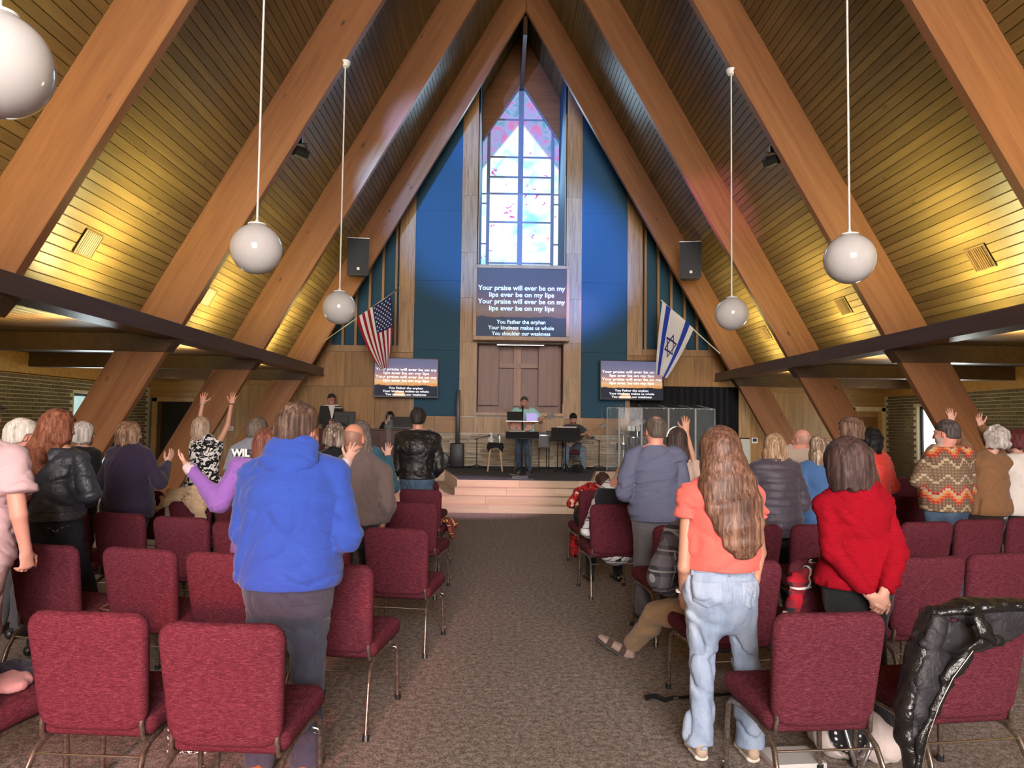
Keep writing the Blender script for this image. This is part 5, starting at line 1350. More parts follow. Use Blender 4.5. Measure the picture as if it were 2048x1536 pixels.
# ---- blue hoodie, nearest man left of the aisle
p = Person('man in royal blue hoodie and dark cargo trousers standing left of the aisle', PX(588, 3.62), 3.62, 1.77, sex='m', girth=1.17, skin='pink', near=2, head=(22, 10, 3), seed=2, sh=1.08)
p.J['head'] = WP(597, 862, 3.64)
fold_in_front(p, 0.575, 0.06, 0.15, 0.168)
p.set(SL=WP(506, 952, 3.62), SR=WP(670, 948, 3.62), EL=WP(492, 1062, 3.59), ER=WP(692, 1072, 3.59))
BLUE = m_cloth('royal_blue_fleece', (0.029, 0.072, 0.36), 0.18)
nb = p.J['neck']
hv = Vox(nb-V3(0.3, 0.3, 0.3), nb+V3(0.3, 0.25, 0.25), 0.009)
hv.loft([nb-p.fwd*0.045+p.up*0.045, nb-p.fwd*0.105-p.up*0.02, nb-p.fwd*0.148-p.up*0.105], [(0.128, 0.075), (0.135, 0.062), (0.022, 0.024)], p.rt, 0.01, 0.0)
hv.ell(nb+p.up*0.105+p.fwd*0.03, (0.088, 0.105, 0.085), None, 0.015, 'sub'); hv.disp(folds(31, 0.006))
p.add('hood', hv, BLUE)
p.top(BLUE, 'hoodie', 0.022, 'long', 0.505, {1: (0.022, 0.02), 2: (0.034, 0.03), 3: (0.036, 0.035), 4: (0.028, 0.03), 5: (0.010, 0.02)}, 0.0055, 0.016, 0.05, 0.0, None, 0.03)
wb = [(p.root[0]-0.4, p.spine(0.5)[2]-0.05), (p.root[0]+0.4, p.spine(0.5)[2]-0.05), (p.root[0]+0.4, p.spine(0.535)[2]), (p.root[0]-0.4, p.spine(0.535)[2])]
p.add('waistband', p.topv.patch(wb, 0.004), BLUE)
CARGO = m_cloth('slate_cargo_cloth', (0.046, 0.046, 0.070), 0.2)
p.pants(CARGO, 'cargo_trousers', 0.020, 0.007, 0.085, 0.54, thigh=1.06)
zc = p.P(0, 0, 0.46*1.77)[2]
def rect(x0, y0, x1, y1, Y): a = at(x0, y0, Y); b = at(x1, y1, Y); return [(a.x, b.z), (b.x, b.z), (b.x, a.z), (a.x, a.z)]
p.add('back_pocket_flap', p.pv.patch(rect(592, 1178, 655, 1205, 3.57), 0.006, (p.root[1], 1)), CARGO)
p.add('cargo_pocket', p.pv.patch(rect(632, 1250, 684, 1332, 3.57), 0.009, (p.root[1], 1)), CARGO)
p.add('cargo_pocket_flap', p.pv.patch(rect(630, 1238, 686, 1262, 3.57), 0.013, (p.root[1], 1)), CARGO)
p.shoes(m_leather('orange_brown_shoe', (0.35, 0.12, 0.04)), m_plain('dark_rubber', (0.05, 0.04, 0.035)))
p.hair_short(m_hair('thinning_brown', (0.070, 0.040, 0.028), (0.22, 0.135, 0.10)), 0.010, -0.068, None, 0.004, 0.003, 0.05, 0.0035)
p.body()

# ---- coral blouse woman, right of the aisle
p = Person('woman in coral blouse and washed jeans with waist-long brown hair', PX(1440, 3.74), 3.74, 1.655, sex='f', girth=1.0, skin='tan', near=2, seed=4, lean=(0.005, 0))
p.set(AL=WP(1398, 1478, 3.78), AR=WP(1500, 1482, 3.82), KL=WP(1405, 1330, 3.76), KR=WP(1492, 1325, 3.78))
p.set(EL=WP(1368, 1135, 3.70), WL=WP(1366, 1187, 3.84), ER=WP(1520, 1105, 3.90), WR=WP(1510, 1165, 3.90))
p.hand('L', (0.15, 0.25, -1), (0.9, 0.3, 0), 35); p.hand('R', (-0.3, 0.35, -1), (-0.9, 0.4, 0), 45)
CORAL = m_cloth('coral_crepe', (0.72, 0.130, 0.105), 0.1, 0.75)
p.top(CORAL, 'blouse', 0.016, 'cap', 0.582, {2: (0.034, 0.03), 3: (0.045, 0.04), 4: (0.034, 0.03), 5: (0.018, 0.02), 6: (0.008, 0.01)}, 0.006, 0, None, 0, None, 0.03, 0.016)
p.pants(D_LIGHT, 'jeans', 0.015, 0.008, 0.078, 0.60, thigh=1.04, hem=0.012)
for (x0, y0, x1, y1) in ((1381, 1158, 1438, 1213), (1474, 1160, 1512, 1216)):
    a = at(x0, y0, 3.68); b = at(x1, y1, 3.68); xm = (a.x+b.x)/2
    q_ = p.add('back_pocket', p.pv.patch([(a.x, a.z), (a.x+0.004, b.z+0.03), (xm, b.z), (b.x-0.004, b.z+0.03), (b.x, a.z)], 0.0055, (p.root[1], 1)), m_denim('washed_denim_pocket', (0.24, 0.30, 0.42), (0.47, 0.54, 0.67)))
p.add('waistband', p.pv.patch(rect(1340, 1127, 1540, 1145, 3.68), 0.005), D_LIGHT)
for x in (1383, 1452, 1505): p.add('belt_loop', p.pv.patch(rect(x-3, 1124, x+3, 1150, 3.68), 0.010, (p.root[1], 1)), D_LIGHT)
p.add('yoke_seam', p.pv.patch(rect(1447, 1147, 1456, 1200, 3.68), 0.003, (p.root[1], 1)), D_LIGHT)
p.shoes(S_TAN, SOLE)
p.hair_long(H_LONG, [(0.004, 0.060, 0.06, 0.116, 0.095), (0.012, 0.095, 0.15, 0.142, 0.085), (0.028, 0.150, 0.25, 0.142, 0.055), (0.050, 0.175, 0.35, 0.116, 0.045), (0.064, 0.180, 0.43, 0.090, 0.038), (0.070, 0.178, 0.485, 0.058, 0.024)], 0.028, 0.0010, 260, 0, 0.024)
o = p.body()
bw = p.J['WL']; bv = MB()
for i in range(16):
    a = 2*PI*i/16; bv.sphere((bw[0]-p.root[0]+0.031*math.cos(a), bw[1]-p.root[1]+0.031*math.sin(a), bw[2]-p.root[2]+0.012), 0.0072, 8, 6)
stuff(bv.obj('bead_bracelet', M_WHITE, o, 1.2))

# ---- red sweater woman
p = Person('woman in bright red knit sweater with hands clasped behind her back', PX(1712, 4.07), 4.07, 1.635, sex='f', girth=1.12, skin='pale', near=2, seed=6, yaw=-6, head=(-4, 6, 2))
p.J['head'] = WP(1692, 928, 4.09)
p.set(SL=WP(1652, 1012, 4.08), SR=WP(1764, 1010, 4.08), EL=WP(1665, 1105, 3.96), ER=WP(1795, 1105, 3.96), WL=WP(1742, 1192, 3.85), WR=WP(1768, 1186, 3.85))
p.hand('L', (0.62, -0.12, -0.45), (0.1, 0.9, 0.3), 45, 0.3); p.hand('R', (-0.35, -0.12, -0.85), (0.1, 0.9, 0.2), 50, 0.3)
RED = m_knit('scarlet_knit', (0.38, 0.005, 0.017))
p.top(RED, 'sweater', 0.020, 'long', 0.50, {1: (0.018, 0.02), 2: (0.018, 0.02), 3: (0.018, 0.02), 4: (0.012, 0.02)}, 0.008, 0.010, 0.040, kj=0.006)
rz = [(p.root[0]-0.5, p.spine(0.49)[2]), (p.root[0]+0.5, p.spine(0.49)[2]), (p.root[0]+0.5, p.spine(0.535)[2]), (p.root[0]-0.5, p.spine(0.535)[2])]
def ribs():
    c = p.topv.patch(rz, 0.003); c.disp(lambda x, y, z: f4(0.0025)*np.sin(x*f4(330.0)), 0.03); return c
p.add('ribbed_hem', ribs(), RED)
p.pants(T_BLACK, 'trousers', 0.014, 0.004, 0.06)
p.shoes(S_BLACK)
p.hair_bob(H_MAHOG, 0.044, -0.150, 0.038, 0.0028, 240, True, 0.0, 0.010, 0.015)
p.body()

# ---- pink shirt man at the left edge
p = Person('man in pale pink shirt and cap standing at the left end of the second row', PX(-52, 4.1), 4.1, 1.80, sex='m', girth=1.12, skin='pink', near=2, seed=8, yaw=8)
p.set(SR=WP(22, 918, 4.1), ER=WP(38, 1030, 4.04), WR=WP(52, 1100, 4.10)); p.hand('R', (0.05, 0.1, -1), (-0.9, 0.35, 0), 75, 0.2)
PINK = m_cloth('pale_pink_cotton', (0.60, 0.40, 0.42), 0.1)
p.top(PINK, 'shirt', 0.028, 'short', 0.46, {1: (0.02, 0.02), 2: (0.02, 0.03), 3: (0.02, 0.03)}, 0.008, 0.008, None, 0.012)
p.pants(m_cloth('rose_grey_trouser', (0.36, 0.22, 0.20)), 'trousers', 0.02, 0.005, 0.075); p.shoes(S_BLACK)
p.hair_short(H_GREY, 0.008, -0.06)
cp = p.hairvox(); cp.ell(p.hl(0, -0.014, 0.045), V3(0.092, 0.112, 0.088)*p.hs, p.HR, 0); p.cutfn(cp, lambda x, y, z: 0.035-z); cp.seg(p.hl(-0.03, 0.10, 0.045), p.hl(0.03, 0.12, 0.042), (0.05*p.hs, 0.008), (0.05*p.hs, 0.008), 0.01, p.HR[:, 1]); p.add('cap', cp, m_cloth('dark_cap_cloth', (0.05, 0.045, 0.05)))
p.body()

# ---- auburn woman in leather jacket
p = Person('woman with long wavy auburn hair in dark leather jacket and jeans', PX(120, 5.35), 5.35, 1.715, sex='f', girth=1.04, skin='pale', near=1, seed=10, yaw=12, head=(14, 4, -4))
p.J['head'] = WP(118, 858, 5.38); p.set(HL=WP(105, 1085, 5.35), KL=WP(120, 1250, 5.4), KR=WP(185, 1225, 5.45), AR=WP(190, 1390, 5.4))
fold_in_front(p, 0.61, 0.045, 0.16, 0.150); p.J['ER'] = WP(180, 990, 5.3)
LEA = m_leather('slate_leather', (0.040, 0.045, 0.062), 0.42)
p.top(LEA, 'leather_jacket', 0.026, 'long', 0.555, {2: (0.006, 0.01), 3: (0.022, 0.02), 4: (0.020, 0.02)}, 0.006, 0.012, 0.042, 0.022)
p.add('jacket_waistband', p.topv.patch(rect(60, 1022, 190, 1044, 5.25), 0.006), LEA)
p.pants(D_DARK, 'jeans', 0.012, 0.004, 0.052)
for (x0, x1) in ((84, 112), (150, 170)):
    p.add('back_pocket', p.pv.patch(rect(x0, 1050, x1, 1088, 5.25), 0.0035, (p.root[1]+0.01, 1)), D_DARK)
ST = m_plain('pale_stitching', (0.55, 0.52, 0.48))
def strip(a, b, w, Y=5.25):
    a = at(*a, Y); b = at(*b, Y); n_ = Vector((-(b.z-a.z), b.x-a.x)).normalized()*w; return [(a.x+n_.x, a.z+n_.y), (b.x+n_.x, b.z+n_.y), (b.x-n_.x, b.z-n_.y), (a.x-n_.x, a.z-n_.y)]
for a, b in (((101, 1052), (113, 1056)), ((113, 1056), (120, 1063)), ((120, 1063), (126, 1055)), ((126, 1055), (142, 1051))):
    p.add('pocket_stitching', p.pv.patch(strip(a, b, 0.0045), 0.012, (p.root[1]+0.01, 1)), ST)
p.shoes(S_BLACK)
p.hair_long(H_RED, [(-0.005, 0.05, 0.06, 0.118, 0.105), (-0.045, 0.11, 0.17, 0.128, 0.085), (-0.095, 0.155, 0.28, 0.112, 0.065), (-0.135, 0.175, 0.39, 0.092, 0.055), (-0.165, 0.175, 0.50, 0.062, 0.04)], 0.030, 0.003, 220, 0.016, 0.026)
p.body()

# ---- white-haired person, cream patterned shirt
p = Person('white-haired person in cream patterned shirt near the left brick wall', PX(42, 5.8), 5.8, 1.63, sex='m', girth=1.05, skin='pink', near=1, seed=12, yaw=25, head=(20, 4, 0))
fold_in_front(p, 0.60); p.top(m_blots('cream_leaf_print', (0.66, 0.54, 0.44), (0.30, 0.18, 0.13), 22, 0.60, 0.64), 'shirt', 0.024, 'short', 0.48, None, 0.004, 0.012, None, 0.012)
p.pants(T_CHAR); p.shoes(S_BLACK); p.hair_short(H_WHITE, 0.022, -0.058, None, 0.006, 0.006, 0.05, 0.004); p.body()
# ---- silver bob, black top
p = Person('woman with silver bob and black top between auburn hair and navy jacket', PX(166, 7.5), 7.5, 1.615, sex='f', girth=1.02, skin='pale', near=1, seed=14, yaw=18, head=(10, 2, 0))
fold_in_front(p, 0.62); p.top(m_cloth('black_jersey', (0.012, 0.011, 0.013)), 'top', 0.02, 'long', 0.48, None, 0.004, 0.01, None, 0.012); p.pants(T_BLACK); p.shoes(S_BLACK)
p.hair_bob(H_GREY, 0.020, -0.095, 0.020, 0.003, 300, True, 0.0, 0.004); p.body()
# ---- navy jacket woman
p = Person('woman in navy jacket with short brown curls raising her right hand', PX(262, 6.95), 6.95, 1.66, sex='f', girth=1.22, skin='pale', near=1, seed=16, yaw=10, head=(16, 0, 0))
p.J['head'] = WP(262, 872, 6.97)
p.set(ER=WP(318, 965, 6.90), WR=WP(334, 926, 7.15)); p.hand('R', (0.35, 0.1, 0.75), (-0.75, 0.4, 0.2), 22, 0.6)
p.J['EL'] = p.P(-0.26, -0.02, 1.06); p.J['WL'] = p.P(-0.22, 0.20, 1.0)
NAVY = m_cloth('navy_wool', (0.032, 0.022, 0.050), 0.2)
p.top(NAVY, 'jacket', 0.024, 'long', 0.455, {0: (0.03, 0.02), 1: (0.02, 0.02), 2: (0.02, 0.02), 3: (0.03, 0.03), 4: (0.02, 0.02)}, 0.005, 0.012, 0.045); p.pants(T_BLACK); p.shoes(S_BLACK)
p.hair_bob(m_hair('chestnut', (0.15, 0.08, 0.048), (0.42, 0.28, 0.19)), 0.024, -0.085, 0.026, 0.002, 260, True, 0.006); p.body()
# ---- arms-up blonde in floral top
p = Person('blonde woman in black and white floral top raising both arms', PX(412, 9.0), 9.0, 1.70, sex='f', girth=1.10, skin='tan', near=1, seed=18, yaw=6)
p.J['head'] = WP(404, 856, 9.02)
p.set(SL=WP(392, 895, 9.0), SR=WP(432, 897, 9.0), EL=WP(397, 850, 9.12), ER=WP(455, 852, 9.08), WL=WP(405, 808, 9.15), WR=WP(463, 808, 9.12))
p.hand('L', (0.05, 0.05, 1), (0, 1, 0), 12, 1.5); p.hand('R', (0.18, 0.05, 1), (0, 1, 0), 12, 1.5)
p.top(m_blots('floral_print', (0.010, 0.010, 0.012), (0.80, 0.78, 0.76), 17, 0.50, 0.53), 'blouse', 0.022, 'cap', 0.44, {0: (0.03, 0.02), 1: (0.02, 0.02)}, 0.004, 0, None, 0, None, 0.03, 0.008)
p.pants(T_BLACK); p.shoes(S_BLACK); p.hair_bob(H_BLONDE, 0.022, -0.150, 0.022, 0.003, 300, True, 0.003); o = p.body()
for n in 'LR':
    w = p.J['W'+n]-p.root; MB().tube([(w[0]+0.031*math.cos(a), w[1]+0.031*math.sin(a), w[2]) for a in np.linspace(0, 2*PI, 17)], 0.006, 6, False).obj('bracelet', M_STEEL if n == 'L' else M_BLACK, o, 1.2)
# ---- grey T-shirt man with lettering
p = Person('man in grey lettered T-shirt with cropped hair beside the wood panel wall', PX(515, 6.9), 6.9, 1.735, sex='m', girth=1.12, skin='pink', near=1, seed=20, yaw=10, head=(18, 0, 0))
p.J['head'] = WP(517, 862, 6.92)
p.set(SL=WP(475, 905, 6.9)); p.J['EL'] = WP(463, 968, 6.85); p.J['WL'] = p.P(-0.2, 0.15, 0.93)
p.top(m_cloth('heather_grey_jersey', (0.21, 0.22, 0.27), 0.35), 't_shirt', 0.022, 'short', 0.47, {2: (0.02, 0.02), 3: (0.02, 0.02)}, 0.005, 0.015)
p.add('print_band', p.topv.patch(rect(464, 897, 520, 915, 6.8), 0.003, (p.root[1], 1)), m_plain('dark_print', (0.035, 0.035, 0.05)))
p.add('print_patch', p.topv.patch(rect(464, 915, 478, 942, 6.8), 0.003, (p.root[1], 1)), m_plain('pink_print', (0.50, 0.14, 0.18)))
p.pants(D_DARK); p.shoes(S_BLACK); p.hair_short(H_BUZZ, 0.006, -0.055, None, 0.0, 0.002, 0.05, 0.001); o = p.body()
tm = text_mesh('WIL', 0.092, m_plain('white_print', (0.85, 0.85, 0.85)), 0.004, 0.004, 'LEFT')
q_ = at(466, 912, 6.70); l_ = stuff(link('lettering', tm, o, Vector((q_.x, q_.y-0.03, q_.z))-Vector(p.root))); l_.rotation_euler = (PI/2, 0, math.radians(-6))
tm = text_mesh('S\nS', 0.075, MATS[('m_plain', 'white_print', (0.85, 0.85, 0.85))] if ('m_plain', 'white_print', (0.85, 0.85, 0.85)) in MATS else m_plain('white_print', (0.85, 0.85, 0.85)), 0.004, 0.002, 'LEFT')
q_ = at(480, 925, 6.70); l_ = stuff(link('lettering', tm, o, Vector((q_.x, q_.y-0.03, q_.z))-Vector(p.root))); l_.rotation_euler = (PI/2, 0, math.radians(-6))
# ---- purple sweater woman, arms spread
p = Person('woman in purple sweater spreading both arms, hidden behind the blue hoodie', PX(535, 5.15), 5.15, 1.60, sex='f', girth=1.05, skin='pale', near=1, seed=22, yaw=0)
p.set(SL=WP(478, 935, 5.15), SR=WP(592, 938, 5.15), EL=WP(440, 1005, 5.12), ER=WP(650, 1000, 5.2), WL=WP(376, 934, 5.25), WR=WP(694, 922, 5.28))
p.hand('L', (-0.65, 0.15, 0.75), (0.55, 0.2, 0.55), 12, 0.4); p.hand('R', (0.45, 0.1, 0.9), (-0.2, 0.95, 0.1), 10, 1.6)
PUR = m_cloth('lilac_fleece', (0.27, 0.115, 0.42), 0.15)
p.top(PUR, 'sweater', 0.026, 'long', 0.46, {0: (0.03, 0.03), 1: (0.02, 0.02), 2: (0.03, 0.03), 3: (0.04, 0.03), 4: (0.03, 0.02)}, 0.008, 0.022, 0.040)
for n in 'LR':
    cvx = Vox(p.J['W'+n]-0.1, p.J['W'+n]+0.1, 0.008); d = unit(p.J['W'+n]-p.J['E'+n]); cvx.seg(p.J['W'+n]-d*0.035, p.J['W'+n]+d*0.012, 0.043, 0.036, 0); cvx.cut(p.J['W'+n]+d*0.016, d); p.add('cuff', cvx, m_cloth('pale_pink_rib', (0.66, 0.50, 0.52)))
p.pants(T_BLACK); p.shoes(S_BLACK); p.hair_bob(m_hair('russet', (0.14, 0.045, 0.03), (0.28, 0.12, 0.08)), 0.02, -0.13); p.body()
# ---- streaked short hair
p = Person('woman with short streaked hair and black top beside the bald man', PX(670, 6.8), 6.8, 1.63, sex='f', girth=1.0, skin='pale', near=1, seed=24)
fold_in_front(p); p.top(m_cloth('black_jersey', (0.012, 0.011, 0.013)), 'top', 0.02, 'long', 0.48); p.pants(T_BLACK); p.shoes(S_BLACK)
p.hair_bob(H_MIX, 0.026, -0.085, 0.028, 0.004, 210, True, 0.004); p.body()
# ---- teal sleeves, both hands raised
p = Person('woman with long dark grey hair and teal sleeves raising both hands', PX(722, 7.85), 7.85, 1.66, sex='f', girth=1.05, skin='pale', near=1, seed=26)
p.set(EL=WP(650, 975, 7.80), ER=WP(786, 975, 7.80), WL=WP(655, 915, 7.95), WR=WP(775, 912, 7.95))
p.hand('L', (-0.05, 0.1, 1), (0.3, 0.9, 0), 10, 0.5); p.hand('R', (0.1, 0.05, 1), (0, 1, 0), 8, 1.2)
p.top(m_cloth('teal_knit', (0.035, 0.105, 0.155)), 'sweater', 0.022, 'long', 0.47, None, 0.005, 0.015, 0.042); p.pants(T_BLACK); p.shoes(S_BLACK)
p.hair_long(H_GREYL, [(0.01, 0.04, 0.08, 0.112, 0.095), (0.03, 0.07, 0.20, 0.125, 0.07), (0.045, 0.08, 0.33, 0.11, 0.05), (0.05, 0.08, 0.42, 0.08, 0.03)], 0.022, 0.003, 260); p.body()
# ---- bald man
p = Person('bald man in taupe long-sleeved shirt beside the aisle', PX(718, 6.25), 6.25, 1.63, sex='m', girth=1.14, skin=(0.66, 0.30, 0.20), near=1, seed=28, head=(14, 2, 0))
p.J['head'] = WP(709, 878, 6.27); p.hs = 1.10
p.set(SL=WP(662, 948, 6.25), SR=WP(766, 945, 6.25), ER=WP(776, 1012, 6.20), WR=WP(764, 1052, 6.34)); p.hand('R', (-0.1, 0.2, -1), (-0.9, 0.3, 0), 35)
p.J['EL'] = p.P(-0.27, 0.0, 1.06); p.J['WL'] = p.P(-0.16, 0.20, 0.98)
p.top(m_cloth('taupe_jersey', (0.135, 0.098, 0.092), 0.15), 'shirt', 0.024, 'long', 0.50, {2: (0.01, 0.02), 3: (0.012, 0.03), 4: (0.01, 0.02)}, 0.005, 0.012, 0.042); p.pants(T_BLACK); p.shoes(S_BLACK)
p.scalp = ((0.16, 0.11, 0.085), lambda x, y, z: (z < 0.040-0.3*(y+0.03)) & (z > -0.055) & (y < 0.02) & ~((np.abs(x) > 0.07) & (y > -0.03)))
p.body()
# ---- leather jacket man near the stage
p = Person('dark-haired man in black leather jacket and jeans standing nearest the stage', PX(836, 9.25), 9.25, 1.83, sex='m', girth=1.12, skin='tan', near=1, seed=30, sh=1.05, head=(6, 0, 0))
p.set(EL=WP(798, 935, 9.25), ER=WP(876, 935, 9.25)); fold = None
p.J['WL'] = p.P(-0.20, 0.20, 0.98); p.J['WR'] = p.P(0.20, 0.20, 0.98)
p.top(m_leather('black_leather', (0.012, 0.010, 0.011), 0.46), 'leather_jacket', 0.032, 'long', 0.525, {3: (0.015, 0.02), 4: (0.02, 0.02), 5: (0.012, 0.02)}, 0.007, 0.014, 0.05, 0.02)
p.pants(D_BLUE, 'jeans', 0.016, 0.004, 0.06); p.shoes(S_BLACK)
for x in (809, 849): p.add('pocket_trim', p.pv.patch(rect(x-1.4, 944, x+1.4, 959, 9.15), 0.006, (p.root[1], 1)), M_WHITE)
p.hair_short(H_DARK, 0.013, -0.06, None, 0.004, 0.003, 0.05, 0.002); p.body()

# ---- quarter-zip man
p = Person('balding man in grey-blue quarter-zip sweater right of the aisle', PX(1310, 6.4), 6.4, 1.745, sex='m', girth=1.06, skin='pink', near=1, seed=32, head=(-16, 2, 0), sh=1.06)
p.J['head'] = WP(1310, 862, 6.42)
fold_in_front(p, 0.60, 0.05, 0.17, 0.162); p.J['EL'] = WP(1248, 985, 6.35); p.J['ER'] = WP(1366, 988, 6.35)
p.top(m_knit('heather_blue_knit', (0.165, 0.175, 0.275)), 'sweater', 0.026, 'long', 0.485, {1: (0.02, 0.02), 2: (0.03, 0.03), 3: (0.035, 0.03), 4: (0.025, 0.02)}, 0.006, 0.014, 0.045, 0.018)
p.pants(m_cloth('grey_slacks', (0.125, 0.118, 0.128)), 'trousers', 0.018, 0.005, 0.07); p.shoes(S_BLACK)
p.hair_short(H_BUZZ, 0.006, -0.058, 'crown', 0, 0.002, 0.05, 0.0012); p.body()
# ---- headband woman, hand raised
p = Person('dark-haired woman with white headband raising her right hand', PX(1362, 6.85), 6.85, 1.60, sex='f', girth=1.05, skin='tan', near=1, seed=34, yaw=-5, head=(-6, 0, 0))
p.J['head'] = WP(1352, 880, 6.87)
p.set(SR=WP(1392, 945, 6.85), ER=WP(1398, 958, 6.73), WR=WP(1372, 862, 6.87), SL=WP(1325, 945, 6.85)); p.hand('R', (-0.02, 0.02, 1), (0, 1, 0), 8, 1.0)
p.J['SR'] = WP(1382, 938, 6.87)
p.top(m_cloth('oatmeal_knit', (0.50, 0.36, 0.30), 0.2), 'sweater', 0.022, 'elbow', 0.47, {3: (0.03, 0.02)}, 0.005, 0.015); p.pants(T_BLACK); p.shoes(S_BLACK)
p.hair_long(m_hair('espresso', (0.04, 0.026, 0.022), (0.11, 0.07, 0.06)), [(0.0, 0.03, 0.07, 0.100, 0.09), (0.0, 0.06, 0.18, 0.105, 0.07), (0.0, 0.07, 0.28, 0.09, 0.05)], 0.016, 0.003, 280); o = p.body()
c = p.J['head']-p.root; R3 = p.HR
MB().tube([tuple(c+R3@(V3(0.100*math.cos(a), -0.004-0.012*math.sin(a), 0.020+0.105*math.sin(a))*p.hs)) for a in np.linspace(0.1, PI-0.1, 18)], 0.0105, 8).obj('headband', M_WHITE, o, 1.2)
# ---- puffer jacket
def puff(vx):
    vx.disp(lambda x, y, z: f4(0.013)*np.sqrt(np.abs(np.sin(z*f4(46.0)))), 0.03)
p = Person('woman with wavy blonde hair in dark quilted puffer jacket', PX(1549, 6.68), 6.68, 1.60, sex='f', girth=1.12, skin='pale', near=1, seed=36, yaw=-4)
fold_in_front(p, 0.60, 0.05, 0.15, 0.155)
p.top(m_cloth('plum_puffer_shell', (0.062, 0.050, 0.072), 0.1, 0.5, 300.0, 0.4), 'puffer_jacket', 0.034, 'long', 0.44, {0: (0.04, 0.03), 1: (0.02, 0.02), 2: (0.025, 0.02), 3: (0.04, 0.03), 4: (0.03, 0.02)}, 0.003, 0.012, 0.05, 0.02, puff)
p.pants(T_BLACK); p.shoes(S_BLACK)
p.hair_long(m_hair('honey_blonde', (0.27, 0.155, 0.085), (0.62, 0.44, 0.30)), [(0.0, 0.03, 0.07, 0.105, 0.09), (0.0, 0.07, 0.18, 0.110, 0.07), (0.0, 0.09, 0.28, 0.105, 0.06), (0.01, 0.09, 0.36, 0.08, 0.04)], 0.018, 0.003, 240, 0.010); p.body()
# ---- bald man, beige shirt
p = Person('bald man in beige shirt standing by the right wood panel wall', PX(1600, 8.3), 8.3, 1.71, sex='m', girth=1.12, skin='pink', near=1, seed=38, yaw=-14, head=(-16, 0, 0))
p.J['head'] = WP(1602, 880, 8.3)
fold_in_front(p); p.top(m_cloth('beige_cotton', (0.47, 0.37, 0.30), 0.12), 'shirt', 0.024, 'short', 0.48, None, 0.005, 0.016, None, 0.012); p.pants(T_CHAR); p.shoes(S_BLACK)
p.scalp = ((0.34, 0.22, 0.17), lambda x, y, z: (z < 0.040-0.3*(y+0.03)) & (z > -0.05) & (y < 0.02)); p.body()
# ---- blue jacket, straight streaked hair
p = Person('woman in blue jacket with long straight streaked hair, behind the red sweater', PX(1640, 7.05), 7.05, 1.585, sex='f', girth=1.1, skin='pale', near=1, seed=40, yaw=-6)
fold_in_front(p); p.J['EL'] = WP(1602, 990, 7.0)
p.top(m_cloth('mid_blue_fleece', (0.055, 0.125, 0.28), 0.15), 'jacket', 0.028, 'long', 0.46, {2: (0.02, 0.02), 3: (0.03, 0.03)}, 0.005, 0.012, 0.045, 0.012); p.pants(T_BLACK); p.shoes(S_BLACK)
p.hair_long(m_hair('two_tone', (0.16, 0.10, 0.065), (0.62, 0.48, 0.34)), [(-0.01, 0.03, 0.07, 0.100, 0.09), (-0.02, 0.06, 0.20, 0.105, 0.07), (-0.03, 0.07, 0.36, 0.085, 0.045)], 0.016, 0.003, 260); p.body()
# ---- brown swept hair with glasses
p = Person('woman with swept brown hair and glasses behind the red sweater woman', PX(1702, 7.55), 7.55, 1.765, sex='f', girth=1.05, skin='pale', near=1, seed=42, yaw=-12, head=(-22, 2, 0))
fold_in_front(p); p.top(m_cloth('brown_cardigan_wool', (0.10, 0.055, 0.03)), 'cardigan', 0.022, 'long', 0.48); p.pants(T_BLACK); p.shoes(S_BLACK)
p.hair_bob(m_hair('walnut', (0.115, 0.062, 0.042), (0.30, 0.19, 0.14)), 0.024, -0.085, 0.026, 0.003, 230, True, 0.004); p.body()
# ---- black curls, red jacket
p = Person('woman with black curly hair in red puffy jacket by the louvred door', PX(1742, 8.0), 8.0, 1.645, sex='f', girth=1.12, skin='olive', near=1, seed=44, yaw=-14)
fold_in_front(p); p.top(m_cloth('tomato_red_shell', (0.56, 0.035, 0.025), 0.1, 0.5, 300.0, 0.4), 'puffy_jacket', 0.038, 'long', 0.47, {3: (0.03, 0.02), 4: (0.03, 0.02)}, 0.008, 0.016, 0.05); p.pants(T_BLACK); p.shoes(S_BLACK)
p.hair_bob(H_BLACK, 0.030, -0.155, 0.034, 0.0, 200, True, 0.006); p.body()
# ---- southwestern sweater man
p = Person('man in southwestern patterned sweater and jeans near the right window', PX(1888, 7.12), 7.12, 1.77, sex='m', girth=1.18, skin='pink', near=1, seed=46, yaw=-16, head=(-24, 6, 0))
p.J['head'] = WP(1892, 868, 7.10)
p.set(EL=WP(1838, 960, 7.07), SL=WP(1862, 918, 7.12), SR=WP(1932, 912, 7.12)); p.J['WL'] = WP(1850, 925, 7.37); p.hand('L', (0.2, 0.5, 0.8), (0.8, 0.3, 0), 25, 0.5)
p.J['ER'] = p.P(0.27, 0.0, 1.10); p.J['WR'] = p.P(0.08, 0.22, 1.08)
p.top(m_southwest(), 'sweater', 0.028, 'long', 0.50, {1: (0.02, 0.02), 2: (0.03, 0.03), 3: (0.035, 0.03), 4: (0.025, 0.02)}, 0.006, 0.016, 0.045, 0.014)
p.pants(D_BLUE, 'jeans', 0.018, 0.005, 0.07); p.shoes(S_BLACK); p.hair_short(m_hair('dark_greying', (0.05, 0.04, 0.036), (0.16, 0.13, 0.12)), 0.008, -0.052, None, 0.004, 0.002, 0.05, 0.0015); p.body(beard=(0.45, 0.40, 0.37))
